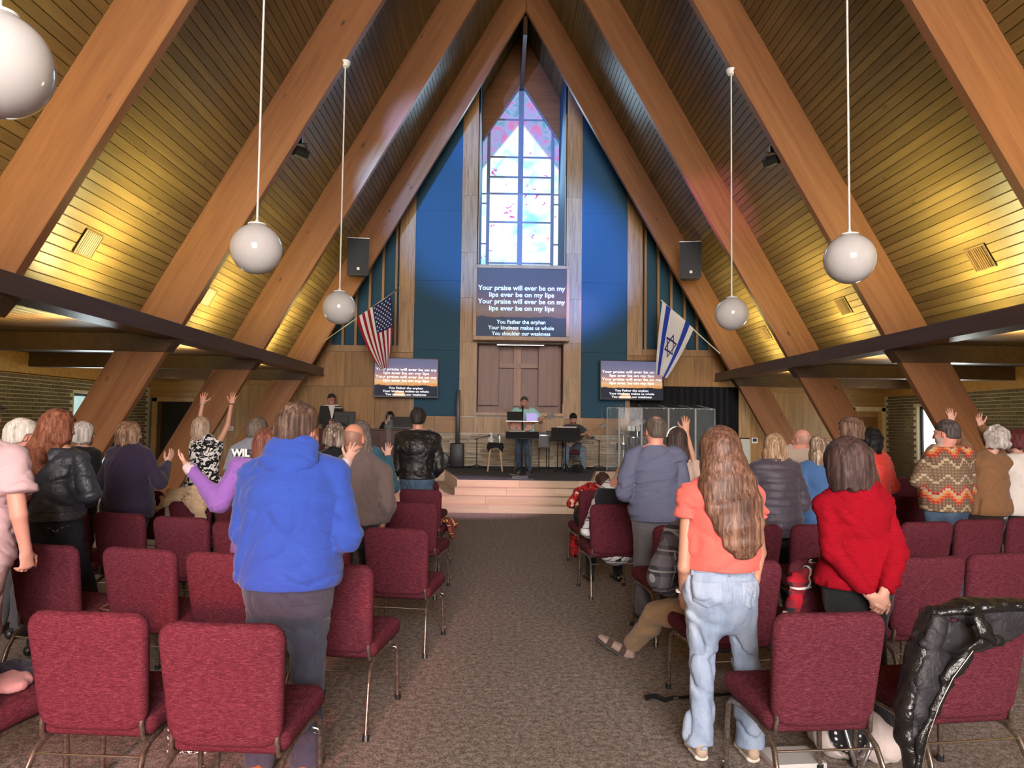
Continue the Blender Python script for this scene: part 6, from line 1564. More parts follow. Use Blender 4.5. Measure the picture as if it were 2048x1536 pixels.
# ---- grey curls, brown cardigan, hands up
p = Person('woman with grey curls in brown cardigan raising both hands', PX(1972, 7.55), 7.55, 1.64, sex='f', girth=1.2, skin='pale', near=1, seed=48, yaw=-18)
p.J['head'] = WP(1990, 878, 7.53)
p.set(SL=WP(1945, 925, 7.57), SR=WP(2008, 925, 7.55), EL=WP(1926, 890, 7.83), WL=WP(1904, 842, 7.97), ER=WP(1982, 884, 7.81), WR=WP(1962, 852, 7.95))
p.hand('L', (-0.18, 0.05, 1), (0.05, 1, 0), 12, 1.2); p.hand('R', (-0.25, 0.05, 1), (0.05, -1, 0.1), 15, 1.3)
p.top(m_cloth('toffee_knit', (0.235, 0.115, 0.050), 0.2), 'cardigan', 0.026, 'long', 0.49, {1: (0.02, 0.02), 2: (0.03, 0.03), 3: (0.04, 0.03), 4: (0.03, 0.02)}, 0.007, 0.014, 0.040)
p.skirt(m_blots('pale_floral_skirt', (0.62, 0.56, 0.54), (0.22, 0.15, 0.17), 30, 0.55, 0.60), 'tunic', 0.205, 0.47); p.pants(m_cloth('chocolate_trouser', (0.035, 0.02, 0.018)), 'trousers', 0.018); p.shoes(S_BLACK)
p.hair_bob(H_GREY, 0.030, -0.095, 0.032, 0.002, 200, True, 0.008); p.body()
# ---- white vest at right edge
p = Person('person with dark red hair and white vest at the right edge', PX(2034, 7.9), 7.9, 1.655, sex='f', girth=1.12, skin='pale', near=0, seed=50, yaw=-14)
fold_in_front(p); p.top(m_cloth('cream_fleece', (0.70, 0.64, 0.58), 0.1), 'vest', 0.03, 'cap', 0.46, {1: (0.02, 0.02)}, 0.004, 0, None, 0.014); p.pants(T_BLACK); p.shoes(S_BLACK); p.hair_bob(m_hair('wine_red', (0.075, 0.012, 0.014), (0.19, 0.05, 0.05)), 0.026, -0.07, 0.03, 0.003, 210, True, 0.005); p.body()

# ================================================================== SEATED
def sit(p, knees, ankles):
    p.J['KL'], p.J['KR'] = knees; p.J['AL'], p.J['AR'] = ankles; return p
# plaid man, leg stretched into the aisle
p = Person('seated man in grey plaid shirt and khaki trousers stretching a sandalled foot into the aisle', 0.86, 4.62, 1.74, yaw=-28, seated=(0.03, 0.02, 0.56), sex='m', girth=1.1, skin='pink', near=1, seed=52, lean=(-0.34, -0.02), head=(0, 18, 0))
sit(p, (WP(1312, 1228, 5.05), WP(1405, 1225, 5.10)), (WP(1262, 1288, 5.42), WP(1400, 1330, 5.25)))
p.J['SL'] = WP(1348, 1075, 4.62); p.J['EL'] = WP(1322, 1155, 4.62); p.J['WL'] = WP(1352, 1186, 4.86)
p.J['SR'] = p.J['SL']+p.rt*0.36+V3(0, 0, 0.02); p.J['ER'] = p.J['SR']+V3(0.1, 0.02, -0.27); p.J['WR'] = p.J['ER']+V3(-0.1, 0.24, 0.0)
p.J['head'] = (p.J['SL']+p.J['SR'])/2+V3(0.0, 0.09, 0.13); p.J['neck'] = (p.J['SL']+p.J['SR'])/2+V3(0, 0, 0.03)
p.top(m_plaid('grey_plaid_flannel', (0.16, 0.15, 0.17), (0.045, 0.045, 0.058), (0.30, 0.29, 0.30), 8.0), 'shirt', 0.026, 'long', None, {0: (0.01, 0.02), 3: (0.02, 0.03)}, 0.006, 0.022, 0.045)
KH = m_cloth('khaki_twill', (0.33, 0.205, 0.105), 0.15); p.pants(KH, 'trousers', 0.024, 0.008, 0.068, 0.60, False)
p.hair_short(H_GREY, 0.01, -0.06)
# sandals
for n, f in (('L', unit(V3(-0.82, 0.30, 0.42))), ('R', unit(V3(-0.3, 0.95, 0)))):
    a = p.J['A'+n]; dn = unit(V3(0, 0, -1)+f*0.4*(1 if n == 'L' else 0)); heel = a+dn*0.07-f*0.03
    dn = unit(np.cross(f, np.cross(dn, f))); sd = np.cross(f, dn)
    vx = Vox(heel-0.32, heel+0.32, 0.009); vx.loft([heel, heel+f*0.10, heel+f*0.20, heel+f*0.25], [(0.036, 0.034), (0.040, 0.032), (0.045, 0.024), (0.034, 0.017)], sd, 0.01); vx.seg(a, heel+f*0.03, 0.038, 0.04, 0.02); p.add('foot', vx, m_plain('grey_sock', (0.30, 0.21, 0.18), 0.8))
    v2 = Vox(heel-0.32, heel+0.32, 0.009); v2.loft([heel+dn*0.036-f*0.01, heel+f*0.10+dn*0.034, heel+f*0.20+dn*0.028, heel+f*0.265+dn*0.02], [(0.044, 0.012), (0.046, 0.012), (0.052, 0.012), (0.038, 0.010)], sd, 0.01); p.add('sole', v2, m_plain('dark_rubber', (0.05, 0.04, 0.035)))
    for t_ in (0.06, 0.165):
        v3 = vx.copy(); v3.F = v3.F-f4(0.006); v3.cut(heel+f*(t_+0.022), f); v3.cut(heel+f*(t_-0.022), -f); p.add('strap', v3, m_cloth('brown_webbing', (0.075, 0.045, 0.036)))
p.body()
# vest man and red dress woman near the front
p = Person('seated man in black vest over white checked shirt, right of the aisle', 0.66, 7.52, 1.74, yaw=-6, seated=(0, -0.10, 0.55), sex='m', girth=1.14, skin='pink', near=1, seed=54, lean=(0.0, -0.08))
sit(p, (p.P(-0.14, 0.36, 0.50), p.P(0.14, 0.36, 0.50)), (p.P(-0.15, 0.42, 0.09), p.P(0.15, 0.42, 0.09)))
p.J['SL'] = WP(1197, 1010, 7.42); p.J['EL'] = WP(1178, 1062, 7.45); p.J['WL'] = p.P(-0.18, 0.28, 0.62); p.J['WR'] = p.P(0.16, 0.28, 0.62); p.J['ER'] = p.P(0.30, 0.0, 0.72)
p.J['head'] = WP(1246, 955, 7.42)
p.top(m_plaid('white_check_cotton', (0.72, 0.71, 0.72), (0.62, 0.62, 0.64), (0.06, 0.06, 0.09), 13.0), 'shirt', 0.020, 'long', None, None, 0.005, 0.016, 0.042, 0.01)
vv = Vox(*p.bounds(['pel', 'neck', 'SL', 'SR'], 0.22), 0.013); p.torso(vv, 0.034, {1: (0.01, 0.01)}, 1, 0.02); [vv.ell(p.J['S'+n]+p.rt*(0.09 if n == 'R' else -0.09), (0.062, 0.11, 0.13), None, 0.01, 'sub') for n in 'LR']; vv.cut(p.spine(0.815), p.up); p.add('vest', vv, m_cloth('black_vest_cloth', (0.014, 0.013, 0.018)))
p.pants(T_BLACK, 'trousers', 0.016, 0.004, 0.06, 0.585, False); p.shoes(m_leather('polished_black_shoe', (0.012, 0.011, 0.011), 0.15))
p.hair_short(H_GREY, 0.006, -0.06, 'top'); p.body()
p = Person('seated woman with short mahogany hair and glasses in red patterned dress', 0.60, 8.93, 1.50, yaw=-6, seated=(0, -0.08, 0.44), sex='f', girth=0.95, skin='pink', near=1, seed=56, lean=(-0.06, 0.10), head=(-14, 14, 6))
sit(p, (p.P(-0.10, 0.34, 0.50), p.P(0.12, 0.34, 0.50)), (p.P(-0.12, 0.40, 0.085), p.P(0.13, 0.40, 0.085)))
p.J['head'] = WP(1204, 966, 8.95); p.J['EL'] = p.P(-0.25, -0.02, 0.72); p.J['WL'] = p.P(-0.14, 0.22, 0.62); p.J['ER'] = p.P(0.25, 0.0, 0.70); p.J['WR'] = p.P(0.12, 0.22, 0.62)
RPAT = m_blots('red_patterned_dress', (0.46, 0.018, 0.020), (0.08, 0.012, 0.014), 20, 0.50, 0.54, (0.62, 0.40, 0.30))
p.top(RPAT, 'dress', 0.018, 'elbow', None, None, 0.005, 0.008); p.pants(RPAT, 'dress_skirt', 0.028, 0.006, 0.085, 0.585, False, 1.05); p.shoes(S_BLACK)
p.hair_short(m_hair('dark_mahogany', (0.055, 0.022, 0.018), (0.12, 0.06, 0.05)), 0.018, -0.055, None, 0.008, 0.006, 0.05, 0.003)
o = p.body()
c = p.J['head']-p.root
MB().tube([tuple(c+p.HR@(V3(-0.083, 0.0, 0.008)*p.hs)), tuple(c+p.HR@(V3(-0.080, 0.095, 0.010)*p.hs)), tuple(c+p.HR@(V3(0.080, 0.100, 0.010)*p.hs)), tuple(c+p.HR@(V3(0.083, 0.0, 0.008)*p.hs))], 0.004, 6).obj('glasses', M_BLACK, o)
# ================================================================== ON THE STAGE
def on(px, py, Y): a = at(px, py, Y); return a
def mic_stand(x, y, h, lab, boom=(0.25, 0.05)):
    t = thing('microphone_stand', lab, 'stand', (x, y, ZST))
    for k in range(3): a = 2*PI*k/3+0.5; MB().tube([(0, 0, 0.10), (0.28*math.cos(a), 0.28*math.sin(a), 0.012)], 0.010, 6).obj('leg', M_BLACKM, t)
    MB().tube([(0, 0, 0.06), (0, 0, h)], 0.011, 8).obj('pole', M_BLACKM, t)
    MB().sphere((0, 0, h), 0.022, 10, 8).obj('clutch', M_BLACK, t)
    MB().tube([(-boom[0]*0.3, 0, h-0.02), (boom[0], boom[1], h+0.07)], 0.008, 6).obj('boom', M_BLACKM, t)
    mc = MB().tube([(boom[0], boom[1], h+0.07), (boom[0]+0.10, boom[1], h+0.10)], [0.014, 0.018], 8).obj('microphone', M_BLACK, t); MB().sphere((boom[0]+0.12, boom[1], h+0.105), 0.027, 10, 8).obj('grille_ball', M_STEEL, mc)
a = on(953, 930, 18.0); mic_stand(a.x, 18.0, 0.72, 'short black microphone stand between column speaker and stool')
a = on(1198, 930, 18.2); mic_stand(a.x, 18.2, 0.70, 'short black microphone stand between bass player and drum shield', (-0.22, 0))
def music_stand(x, y, h, w, lab, rz=0.0, col=M_BLACKM):
    t = thing('music_stand', lab, 'stand', (x, y, ZST), rz)
    for k in range(3): a = 2*PI*k/3+0.9; MB().tube([(0, 0, 0.22), (0.12*math.cos(a), 0.12*math.sin(a), 0.10), (0.27*math.cos(a), 0.27*math.sin(a), 0.012)], 0.009, 6).obj('leg', M_BLACKM, t)
    MB().tube([(0, 0, 0.06), (0, 0, h)], 0.012, 8).obj('pole', M_BLACKM, t)
    d = MB().obox((0, 0.02, h+0.10), ((1, 0, 0), (0, 0.45, 1), (0, -1, 0.45)), (w/2, 0.16, 0.006), 0.003).obj('desk', M_BLACK, t)
    MB().obox((0, 0.0, h-0.04), ((1, 0, 0), (0, -1, 0.45), (0, 0.45, 1)), (w/2, 0.04, 0.005)).obj('ledge', M_BLACK, t)
    MB().obox((0.03, 0.075, h+0.16), ((1, 0, 0), (0, 0.45, 1), (0, -1, 0.45)), (w*0.34, 0.12, 0.004)).obj('sheet_music', m_plain('paper', (0.75, 0.74, 0.70), 0.8), t)
    return t
# column loudspeaker
a = on(914, 931, 18.4)
t = thing('column_loudspeaker', 'slim black column loudspeaker on a round-edged bass unit left of the cross panel', 'loudspeaker', (a.x, 18.4, ZST))
MB().box((-0.165, -0.20, 0), (0.165, 0.20, 0.60), 0.03).obj('bass_unit', M_BLACK, t, 0.5)
for i in range(9): MB().box((-0.13+i*0.032-0.006, -0.206, 0.04), (-0.13+i*0.032+0.006, -0.198, 0.56), 0.002).obj('grille_rib', M_BLACKM, t)
MB().box((-0.05, -0.05, 0.60), (0.05, 0.05, 1.92), 0.012).obj('column', M_BLACK, t, 0.5)
a = on(884, 920, 18.5); t = thing('floor_monitor', 'round black floor monitor at the left end of the stone wall', 'loudspeaker', (a.x, 18.5, ZST))
MB().lathe([(0.05, -0.10), (0.17, -0.08), (0.18, 0.06), (0.13, 0.09), (0.08, 0.05)], (0, 0, 0.18), 24, 'Y').obj('drum', M_BLACK, t, 0.6); MB().box((-0.14, -0.09, 0), (0.14, 0.09, 0.05), 0.01).obj('foot', M_BLACK, t)
# stool with cup and tissues
a = on(990, 936, 17.2); t = thing('wooden_stool', 'pale wooden stool draped with a black cloth', 'stool', (a.x, 17.2, ZST))
for sx in (-1, 1):
    for sy in (-1, 1): MB().tube([(sx*0.17, sy*0.17, 0), (sx*0.10, sy*0.10, 0.62)], [0.019, 0.022], 10).obj('leg', M_STOOL, t, 1.2)
    MB().tube([(sx*0.15, -0.15, 0.22), (sx*0.15, 0.15, 0.22)], 0.011, 8).obj('rung', M_STOOL, t)
MB().lathe([(0.02, 0.60), (0.17, 0.60), (0.175, 0.625), (0.16, 0.645), (0.02, 0.645)], n=24).obj('seat', M_STOOL, t, 0.6)
c = thing('black_cloth', 'black cloth with hanging corners draped over the wooden stool', 'cloth', (a.x, 17.2, ZST))
m = MB(); N = 28
for i in range(N+1):
    for j in range(N+1):
        x, y = (i/N-0.5)*0.56, (j/N-0.5)*0.56; r = math.hypot(x, y); over = max(0, r-0.175)
        if over > 0: k = (0.175+over*0.25)/r; m.v.append((x*k, y*k, 0.652-over*0.95+0.01*math.sin(8*math.atan2(y, x))))
        else: m.v.append((x, y, 0.652))
for i in range(N):
    for j in range(N): m.f.append((i*(N+1)+j, (i+1)*(N+1)+j, (i+1)*(N+1)+j+1, i*(N+1)+j+1)); m.mi.append(0)
o = m.obj('drape', M_BLACKC, c, 3.0); o.modifiers.new('s', 'SOLIDIFY').thickness = 0.006
tt = thing('tissue_pack', 'white crumpled tissue standing on the draped stool', 'tissue', (a.x-0.09, 17.15, ZST+0.656)); tv = Vox((-0.1, -0.1, 0), (0.1, 0.1, 0.28), 0.01); tv.loft([V3(0, 0, 0.02), V3(0.01, 0, 0.12), V3(-0.015, 0, 0.22)], [(0.05, 0.04), (0.062, 0.045), (0.04, 0.02)], (1, 0, 0), 0.01); tv.disp(folds(5, 0.02)); tv.cut((0, 0, 0.003), (0, 0, -1)); V_, Q_ = tv.nets(); link('paper', mesh_from('paper', V_, Q_, M_WHITE), tt)
tt = thing('steel_tumbler', 'brushed steel tumbler standing on the draped stool', 'cup', (a.x+0.09, 17.15, ZST+0.656)); MB().lathe([(0.028, 0), (0.036, 0.10), (0.040, 0.19), (0.036, 0.195)], n=18).obj('cup_body', M_STEEL, tt, 0.8); MB().lathe([(0.002, 0.195), (0.040, 0.195), (0.040, 0.205), (0.002, 0.21)], n=18).obj('lid', M_BLACK, tt)
# singer's rig: chrome-legged double desk
X0_, Y0_ = on(1044, 940, 15.9).x, 15.9
t = thing('singer_desk', 'chrome-legged black double music desk with tablets in front of the singer', 'stand', (X0_, Y0_, ZST))
for s in (-1, 1):
    MB().tube([(s*0.16, 0, 0.03), (s*0.135, 0, 0.82)], 0.011, 8).obj('leg', M_CHROME, t)
    MB().tube([(s*0.02, -0.16, 0.012), (s*0.26, 0.10, 0.012)], 0.013, 8).obj('foot', M_CHROME, t); MB().tube([(s*0.16, 0, 0.03), (s*0.06, 0.12, 0.28)], 0.008, 6).obj('brace', M_BLACKM, t)
MB().tube([(-0.145, 0, 0.45), (0.145, 0, 0.45)], 0.010, 8).obj('crossbar', M_CHROME, t)
MB().tube([(0, 0.06, 0.02), (0, 0.06, 1.15)], 0.02, 10).obj('column', M_BLACKM, t)
for k in range(3): a_ = 2*PI*k/3+0.4; MB().tube([(0, 0.06, 0.20), (0.25*math.cos(a_), 0.06+0.25*math.sin(a_), 0.015)], 0.012, 6).obj('tripod_leg', M_BLACKM, t)
MB().obox((0.0, 0, 0.86), ((1, 0, 0), (0, 0.5, 1), (0, -1, 0.5)), (0.36, 0.085, 0.008), 0.003).obj('lower_desk', M_BLACK, t)
MB().obox((-0.12, 0, 0.955), ((1, 0, 0), (0, 1, 0.2), (0, -0.2, 1)), (0.17, 0.09, 0.004)).obj('song_sheet', M_WHITE, t)
MB().box((-0.36, -0.05, 1.15), (0.34, 0.18, 1.165), 0.004).obj('upper_shelf', M_STEEL, t)
MB().obox((-0.17, 0.03, 1.27), ((1, 0, 0), (0, 0.4, 1), (0, -1, 0.4)), (0.165, 0.10, 0.006), 0.003).obj('tablet', M_BLACK, t)
tb = MB().obox((0.20, 0.03, 1.25), ((1, 0, 0), (0, 0.4, 1), (0, -1, 0.4)), (0.12, 0.09, 0.006), 0.003).obj('tablet', m_emit('lilac_screen_glow', (0.42, 0.36, 0.75), 0.6), t)
# singer with guitar
p = Person('bearded singer in mint shirt and jeans playing guitar behind the double desk', on(1047, 940, 16.55).x, 16.55, 1.70, z=ZST, yaw=180, sex='m', girth=1.16, skin='pink', near=1, seed=60, head=(0, 8, 0))
p.J['SL'] = p.P(-0.20, 0, 1.38); p.J['SR'] = p.P(0.20, 0, 1.38)
p.J['EL'] = p.P(-0.36, 0.02, 1.14); p.J['WL'] = p.P(-0.42, 0.26, 1.17); p.J['ER'] = p.P(0.33, 0.0, 1.10); p.J['WR'] = p.P(0.10, 0.27, 1.02)
p.hand('L', (-0.25, 0.3, 0.7), (0.3, -0.8, 0.3), 70, 0.6); p.hand('R', (-0.85, 0.2, -0.3), (0, -0.9, -0.2), 40, 0.5)
p.top(m_cloth('mint_cotton', (0.36, 0.66, 0.62), 0.1), 'shirt', 0.026, 'short', 0.455, {2: (0.02, 0.02), 3: (0.025, 0.03)}, 0.005, 0.02, None, 0.014)
p.pants(D_BLUE, 'jeans', 0.02, 0.005, 0.075); p.shoes(m_leather('grey_sneaker', (0.20, 0.17, 0.15), 0.7), SOLE)
p.hair_short(m_hair('brown_grey', (0.07, 0.05, 0.04), (0.16, 0.12, 0.10)), 0.010, -0.05); ps = p.body(beard=(0.22, 0.15, 0.12))
def glasses(p, o, m=M_BLACK):
    c = p.J['head']-p.root
    for s in (-1, 1): MB().tube([tuple(c+p.HR@(V3(s*0.030+0.021*math.cos(a), 0.101, 0.007+0.016*math.sin(a))*p.hs)) for a in np.linspace(0, 2*PI, 15)], 0.0028, 5, False).obj('glasses_rim', m, o); MB().tube([tuple(c+p.HR@(V3(s*0.051, 0.10, 0.01)*p.hs)), tuple(c+p.HR@(V3(s*0.082, 0.0, 0.01)*p.hs))], 0.0025, 5).obj('glasses_arm', m, o)
glasses(p, ps)
def guitar(name, lab, c, e, wood, neck_l, bass=False):
    """c body centre, e unit direction of the neck, lying in a plane facing the congregation"""
    t = thing(name, lab, 'guitar', c); e = Vector(e).normalized(); nrm = Vector((0, -1, 0.12)); nrm = (nrm-e*nrm.dot(e)).normalized(); sd = e.cross(nrm)
    prof = [(-0.24, 0.0), (-0.23, 0.12), (-0.16, 0.185), (-0.06, 0.18), (0.02, 0.125), (0.09, 0.115), (0.16, 0.135), (0.22, 0.11), (0.245, 0.0)] if not bass else [(-0.22, 0.0), (-0.20, 0.12), (-0.12, 0.17), (-0.02, 0.13), (0.05, 0.11), (0.15, 0.16), (0.22, 0.15), (0.17, 0.06), (0.15, 0.0)]
    ol = prof+[(a, -b) for a, b in prof[-2:0:-1]]; th = 0.05 if not bass else 0.022
    m = MB(); n = len(ol); P3 = [[e*a*s_+sd*b*s_+nrm*h for a, b in ol] for h, s_ in ((-th, 0.97), (-th*0.8, 1), (th*0.8, 1), (th, 0.97))]
    for r in P3: m.v += [tuple(q) for q in r]
    for k in range(3):
        for i in range(n): m.f.append((k*n+i, k*n+(i+1) % n, (k+1)*n+(i+1) % n, (k+1)*n+i)); m.mi.append(0)
    m.f += [tuple(range(n))[::-1], tuple(3*n+i for i in range(n))]; m.mi += [0, 0]
    m.obj('guitar_body', wood, t, 0.5)
    MB().tube([e*0.22+nrm*(th*0.6), e*(0.22+neck_l)+nrm*(th*0.6)], [0.026, 0.022], 8, flat=(nrm, 0.5)).obj('neck', m_wood('maple_neck', (0.25, 0.14, 0.06), (0.32, 0.19, 0.09), (0.36, 0.22, 0.11), 'X'), t, 1.2)
    hd = MB().obox(e*(0.22+neck_l+0.07)+nrm*(th*0.4), (e, sd, nrm), (0.085, 0.036, 0.009), 0.004).obj('headstock', M_BLACK if not bass else M_DARKW, t)
    for i in range(3):
        for s in (-1, 1): q = e*(0.22+neck_l+0.02+i*0.045)+sd*s*0.045+nrm*(th*0.4); MB().tube([q, q+sd*s*0.022], 0.007, 6).obj('tuning_peg', M_CHROME, hd)
    if not bass:
        MB().lathe([(0.002, 0), (0.05, 0), (0.05, 0.003), (0.002, 0.003)], n=20).mesh
        q = e*0.07+nrm*(th+0.001); MB().add([tuple(q+e*0.05*math.cos(2*PI*k/20)+sd*0.05*math.sin(2*PI*k/20)) for k in range(20)], [tuple(range(20))]).obj('sound_hole', M_BLACK, t)
    MB().obox(e*-0.11+nrm*(th+0.006), (e, sd, nrm), (0.015, 0.075, 0.006), 0.002).obj('bridge', M_BLACK, t)
    return t
g = p.P(0.06, 0.235, 1.02); guitar('acoustic_guitar', 'reddish acoustic guitar held by the singer in mint shirt', Vector(g), (1.0, -0.05, 0.40), m_wood('cedar_top', (0.25, 0.08, 0.03), (0.34, 0.12, 0.05), (0.40, 0.16, 0.07), 'X'), 0.40)
sv = Vox(p.J['neck']-V3(0.4, 0.3, 0.6), p.J['neck']+V3(0.4, 0.3, 0.2), 0.012)
mic_x = on(1046, 815, 16.1)
t = thing('vocal_microphone', 'black vocal microphone on a straight stand before the singer', 'microphone', (mic_x.x, 16.15, ZST))
MB().tube([(0, 0.05, 0.02), (0, 0.05, 1.38)], 0.011, 8).obj('pole', M_BLACKM, t); MB().lathe([(0.02, 0), (0.13, 0), (0.13, 0.015), (0.02, 0.03)], (0, 0.05, 0), 20).obj('base', M_BLACKM, t)
MB().tube([(0, 0.05, 1.36), (0, 0.16, 1.45)], [0.013, 0.019], 8).obj('handle', M_BLACK, t); MB().sphere((0, 0.18, 1.468), 0.030, 12, 8).obj('grille_ball', M_BLACKM, t)
# amplifier on a stand
a = on(1088, 895, 18.0)
t = thing('guitar_amplifier', 'small silver-edged guitar amplifier on a stand behind the singer', 'amplifier', (a.x, 18.0, ZST))
MB().box((-0.14, -0.12, 0.52), (0.14, 0.12, 0.90), 0.02).obj('cabinet', M_STEEL, t, 0.5); MB().box((-0.12, -0.128, 0.54), (0.12, -0.118, 0.82), 0.006).obj('grille', M_BLACK, t); MB().box((-0.12, -0.127, 0.84), (0.12, -0.118, 0.89)).obj('control_panel', M_BLACKM, t)
for i in range(5): MB().lathe([(0.002, 0), (0.010, 0), (0.008, 0.014), (0.002, 0.014)], (-0.09+i*0.045, -0.127, 0.865), 8, 'Y').obj('knob', M_CHROME, t)
for s in (-1, 1): MB().tube([(s*0.12, -0.1, 0.52), (s*0.12, 0.08, 0.0)], 0.01, 6).obj('stand_leg', M_BLACKM, t); MB().tube([(s*0.12, 0.1, 0.52), (s*0.12, -0.12, 0.0)], 0.01, 6).obj('stand_leg', M_BLACKM, t)
a = on(1102, 868, 18.6); t = thing('keyboard_case', 'black equipment case on thin legs between amplifier and bass player', 'case', (a.x+0.03, 18.6, ZST))
MB().box((-0.17, -0.13, 0.72), (0.17, 0.13, 0.84), 0.012).obj('case_body', M_BLACK, t); MB().box((-0.15, -0.11, 0.84), (0.15, 0.11, 0.93), 0.01).obj('upper_unit', M_BLACKM, t)
for s in (-1, 1): MB().tube([(s*0.14, 0, 0.72), (s*0.14, 0, 0)], 0.012, 6).obj('leg', M_BLACKM, t)
# bass player
bx = on(1146, 900, 17.75).x
cch = copy_tree(proto_chair); cch.location = (bx, 17.80, ZST); cch.rotation_euler = (0, 0, PI); cch['label'] = 'burgundy church chair on the stage under the bass player'; cch['group'] = 'burgundy church chairs in rows'
p = Person('seated bass player with short black hair in charcoal shirt and faded jeans', bx, 17.78, 1.70, z=ZST, yaw=180, seated=(0, -0.06, 0.55), sex='m', girth=1.15, skin=(0.50, 0.27, 0.19), near=1, seed=62, lean=(0, 0.10), head=(8, 26, 0))
sit(p, (p.P(-0.19, 0.38, 0.52), p.P(0.19, 0.38, 0.52)), (p.P(-0.20, 0.40, 0.09), p.P(0.20, 0.40, 0.09)))
p.J['EL'] = p.P(-0.36, 0.06, 0.80); p.J['WL'] = p.P(-0.36, 0.28, 0.86); p.J['ER'] = p.P(0.32, 0.08, 0.76); p.J['WR'] = p.P(0.12, 0.30, 0.74)
p.hand('L', (-0.2, 0.4, 0.6), (0.3, -0.8, 0.3), 60); p.hand('R', (-0.8, 0.2, -0.4), (0, -0.9, 0), 40)
p.top(m_cloth('charcoal_cotton', (0.055, 0.052, 0.060)), 'shirt', 0.026, 'short', None, {3: (0.02, 0.03)}, 0.005, 0.02, None, 0.012); p.pants(m_denim('faded_denim', (0.09, 0.13, 0.18), (0.19, 0.25, 0.31)), 'jeans', 0.02, 0.005, 0.07, 0.585, False); p.shoes(S_BLACK)
p.hair_short(H_BLACK, 0.016, -0.05, None, 0.008); p.body(beard=(0.10, 0.06, 0.05))
g = p.P(0.05, 0.27, 0.76); guitar('bass_guitar', 'dark bass guitar with pale neck held by the seated bass player', Vector(g), (1.0, 0.0, 0.42), m_wood('sunburst', (0.05, 0.02, 0.012), (0.09, 0.03, 0.015), (0.12, 0.05, 0.02), 'X'), 0.52, True)
a = on(1131, 940, 16.9); music_stand(a.x, 16.9, 0.78, 0.66, 'black music stand in front of the seated bass player')
a = on(1150, 935, 17.0); t = thing('pedal_bag', 'black bag lying under the bass player\'s music stand', 'bag', (a.x+0.05, 17.02, ZST)); bv = Vox((-0.25, -0.2, 0), (0.25, 0.2, 0.3), 0.014); bv.ell((0, 0, 0.08), (0.17, 0.12, 0.13), None, 0); bv.disp(folds(9, 0.012)); bv.cut((0, 0, 0.002), (0, 0, -1)); V_, Q_ = bv.nets(); link('bag_body', mesh_from('bag_body', V_, Q_, m_cloth('black_nylon', (0.012, 0.012, 0.014))), t); MB().tube([(-0.10, 0, 0.18), (-0.06, 0, 0.26), (0.06, 0, 0.26), (0.10, 0, 0.18)], 0.008, 6).obj('handle', M_BLACKC, t)
# cables
for i, (pts, lab) in enumerate(((((920, 931), (960, 936), (1000, 941), (1030, 943)), 'black cable running from the column speaker to the double desk'), (((1035, 941), (1080, 938), (1120, 936), (1190, 933)), 'black cable running from the double desk towards the drum shield'))):
    P4 = []
    for (x, y) in pts:
        d = CROT @ Vector(((x-1024)/FPX, -(y-768)/FPX, -1.0)); q = CAM+d*((ZST+0.008-CAM.z)/d.z); q.y = min(q.y, 18.6); P4.append(q)
    fine = []
    for k in range(len(P4)-1):
        for s in range(6): q = P4[k].lerp(P4[k+1], s/6); fine.append(q+Vector((0.0, 0.06*math.sin((k*6+s)*1.1), 0)))
    tag(MB().tube(fine, 0.008, 6).obj('cable', M_BLACK), lab, 'cable')
a = on(1040, 956, 14.75); t = thing('acrylic_plate', 'clear acrylic monitor plate at the front edge of the stage', 'plate', (a.x, 14.80, ZST))
def m_acr():
    n = NT('clear_acrylic'); n.b.inputs['Alpha'].default_value = 0.07; return n.fin((0.72, 0.80, 0.84), 0.05, 0, 0.6)
M_ACR = m_acr()
MB().box((-0.28, -0.12, 0.0), (0.28, 0.12, 0.012), 0.003).obj('base_plate', M_ACR, t); MB().box((-0.16, 0.02, 0.012), (0.16, 0.035, 0.07), 0.003).obj('upright', M_ACR, t)
# console, keyboard player, suited man
cx0 = on(640, 900, 17.9).x; cx1 = on(822, 900, 17.9).x
t = thing('organ_console', 'dark cherry wood organ console at the left of the stage', 'console', ((cx0+cx1)/2, 17.95, ZST)); w = (cx1-cx0)/2
M_CHERRY = m_wood('cherry_console', (0.055, 0.013, 0.010), (0.085, 0.022, 0.016), (0.11, 0.03, 0.022), 'X', 0, 0.3)
MB().box((-w, -0.22, 0), (w, 0.22, 0.90), 0.01).obj('case', M_CHERRY, t); MB().box((-w-0.03, -0.26, 0.90), (w+0.03, 0.26, 0.935), 0.008).obj('top', M_DARKW, t)
for i in range(3): MB().box((-w+0.08+i*0.72, -0.235, 0.08), (-w+0.72+i*0.72, -0.222, 0.82), 0.006).obj('front_panel', M_CHERRY, t)
ztop = ZST+0.935
a = on(690, 830, 17.85); t = thing('computer_monitor', 'black computer monitor seen from behind on the organ console', 'monitor', (a.x, 17.85, ztop)); MB().box((-0.25, -0.03, 0.06), (0.25, 0.02, 0.40), 0.012).obj('case_back', M_BLACK, t); MB().box((-0.10, -0.07, 0.12), (0.10, -0.03, 0.30), 0.01).obj('rear_bulge', M_BLACK, t); MB().box((-0.03, -0.03, 0.0), (0.03, 0.0, 0.10)).obj('neck', M_BLACK, t); MB().box((-0.12, -0.08, 0), (0.12, 0.06, 0.012), 0.004).obj('foot', M_BLACK, t)
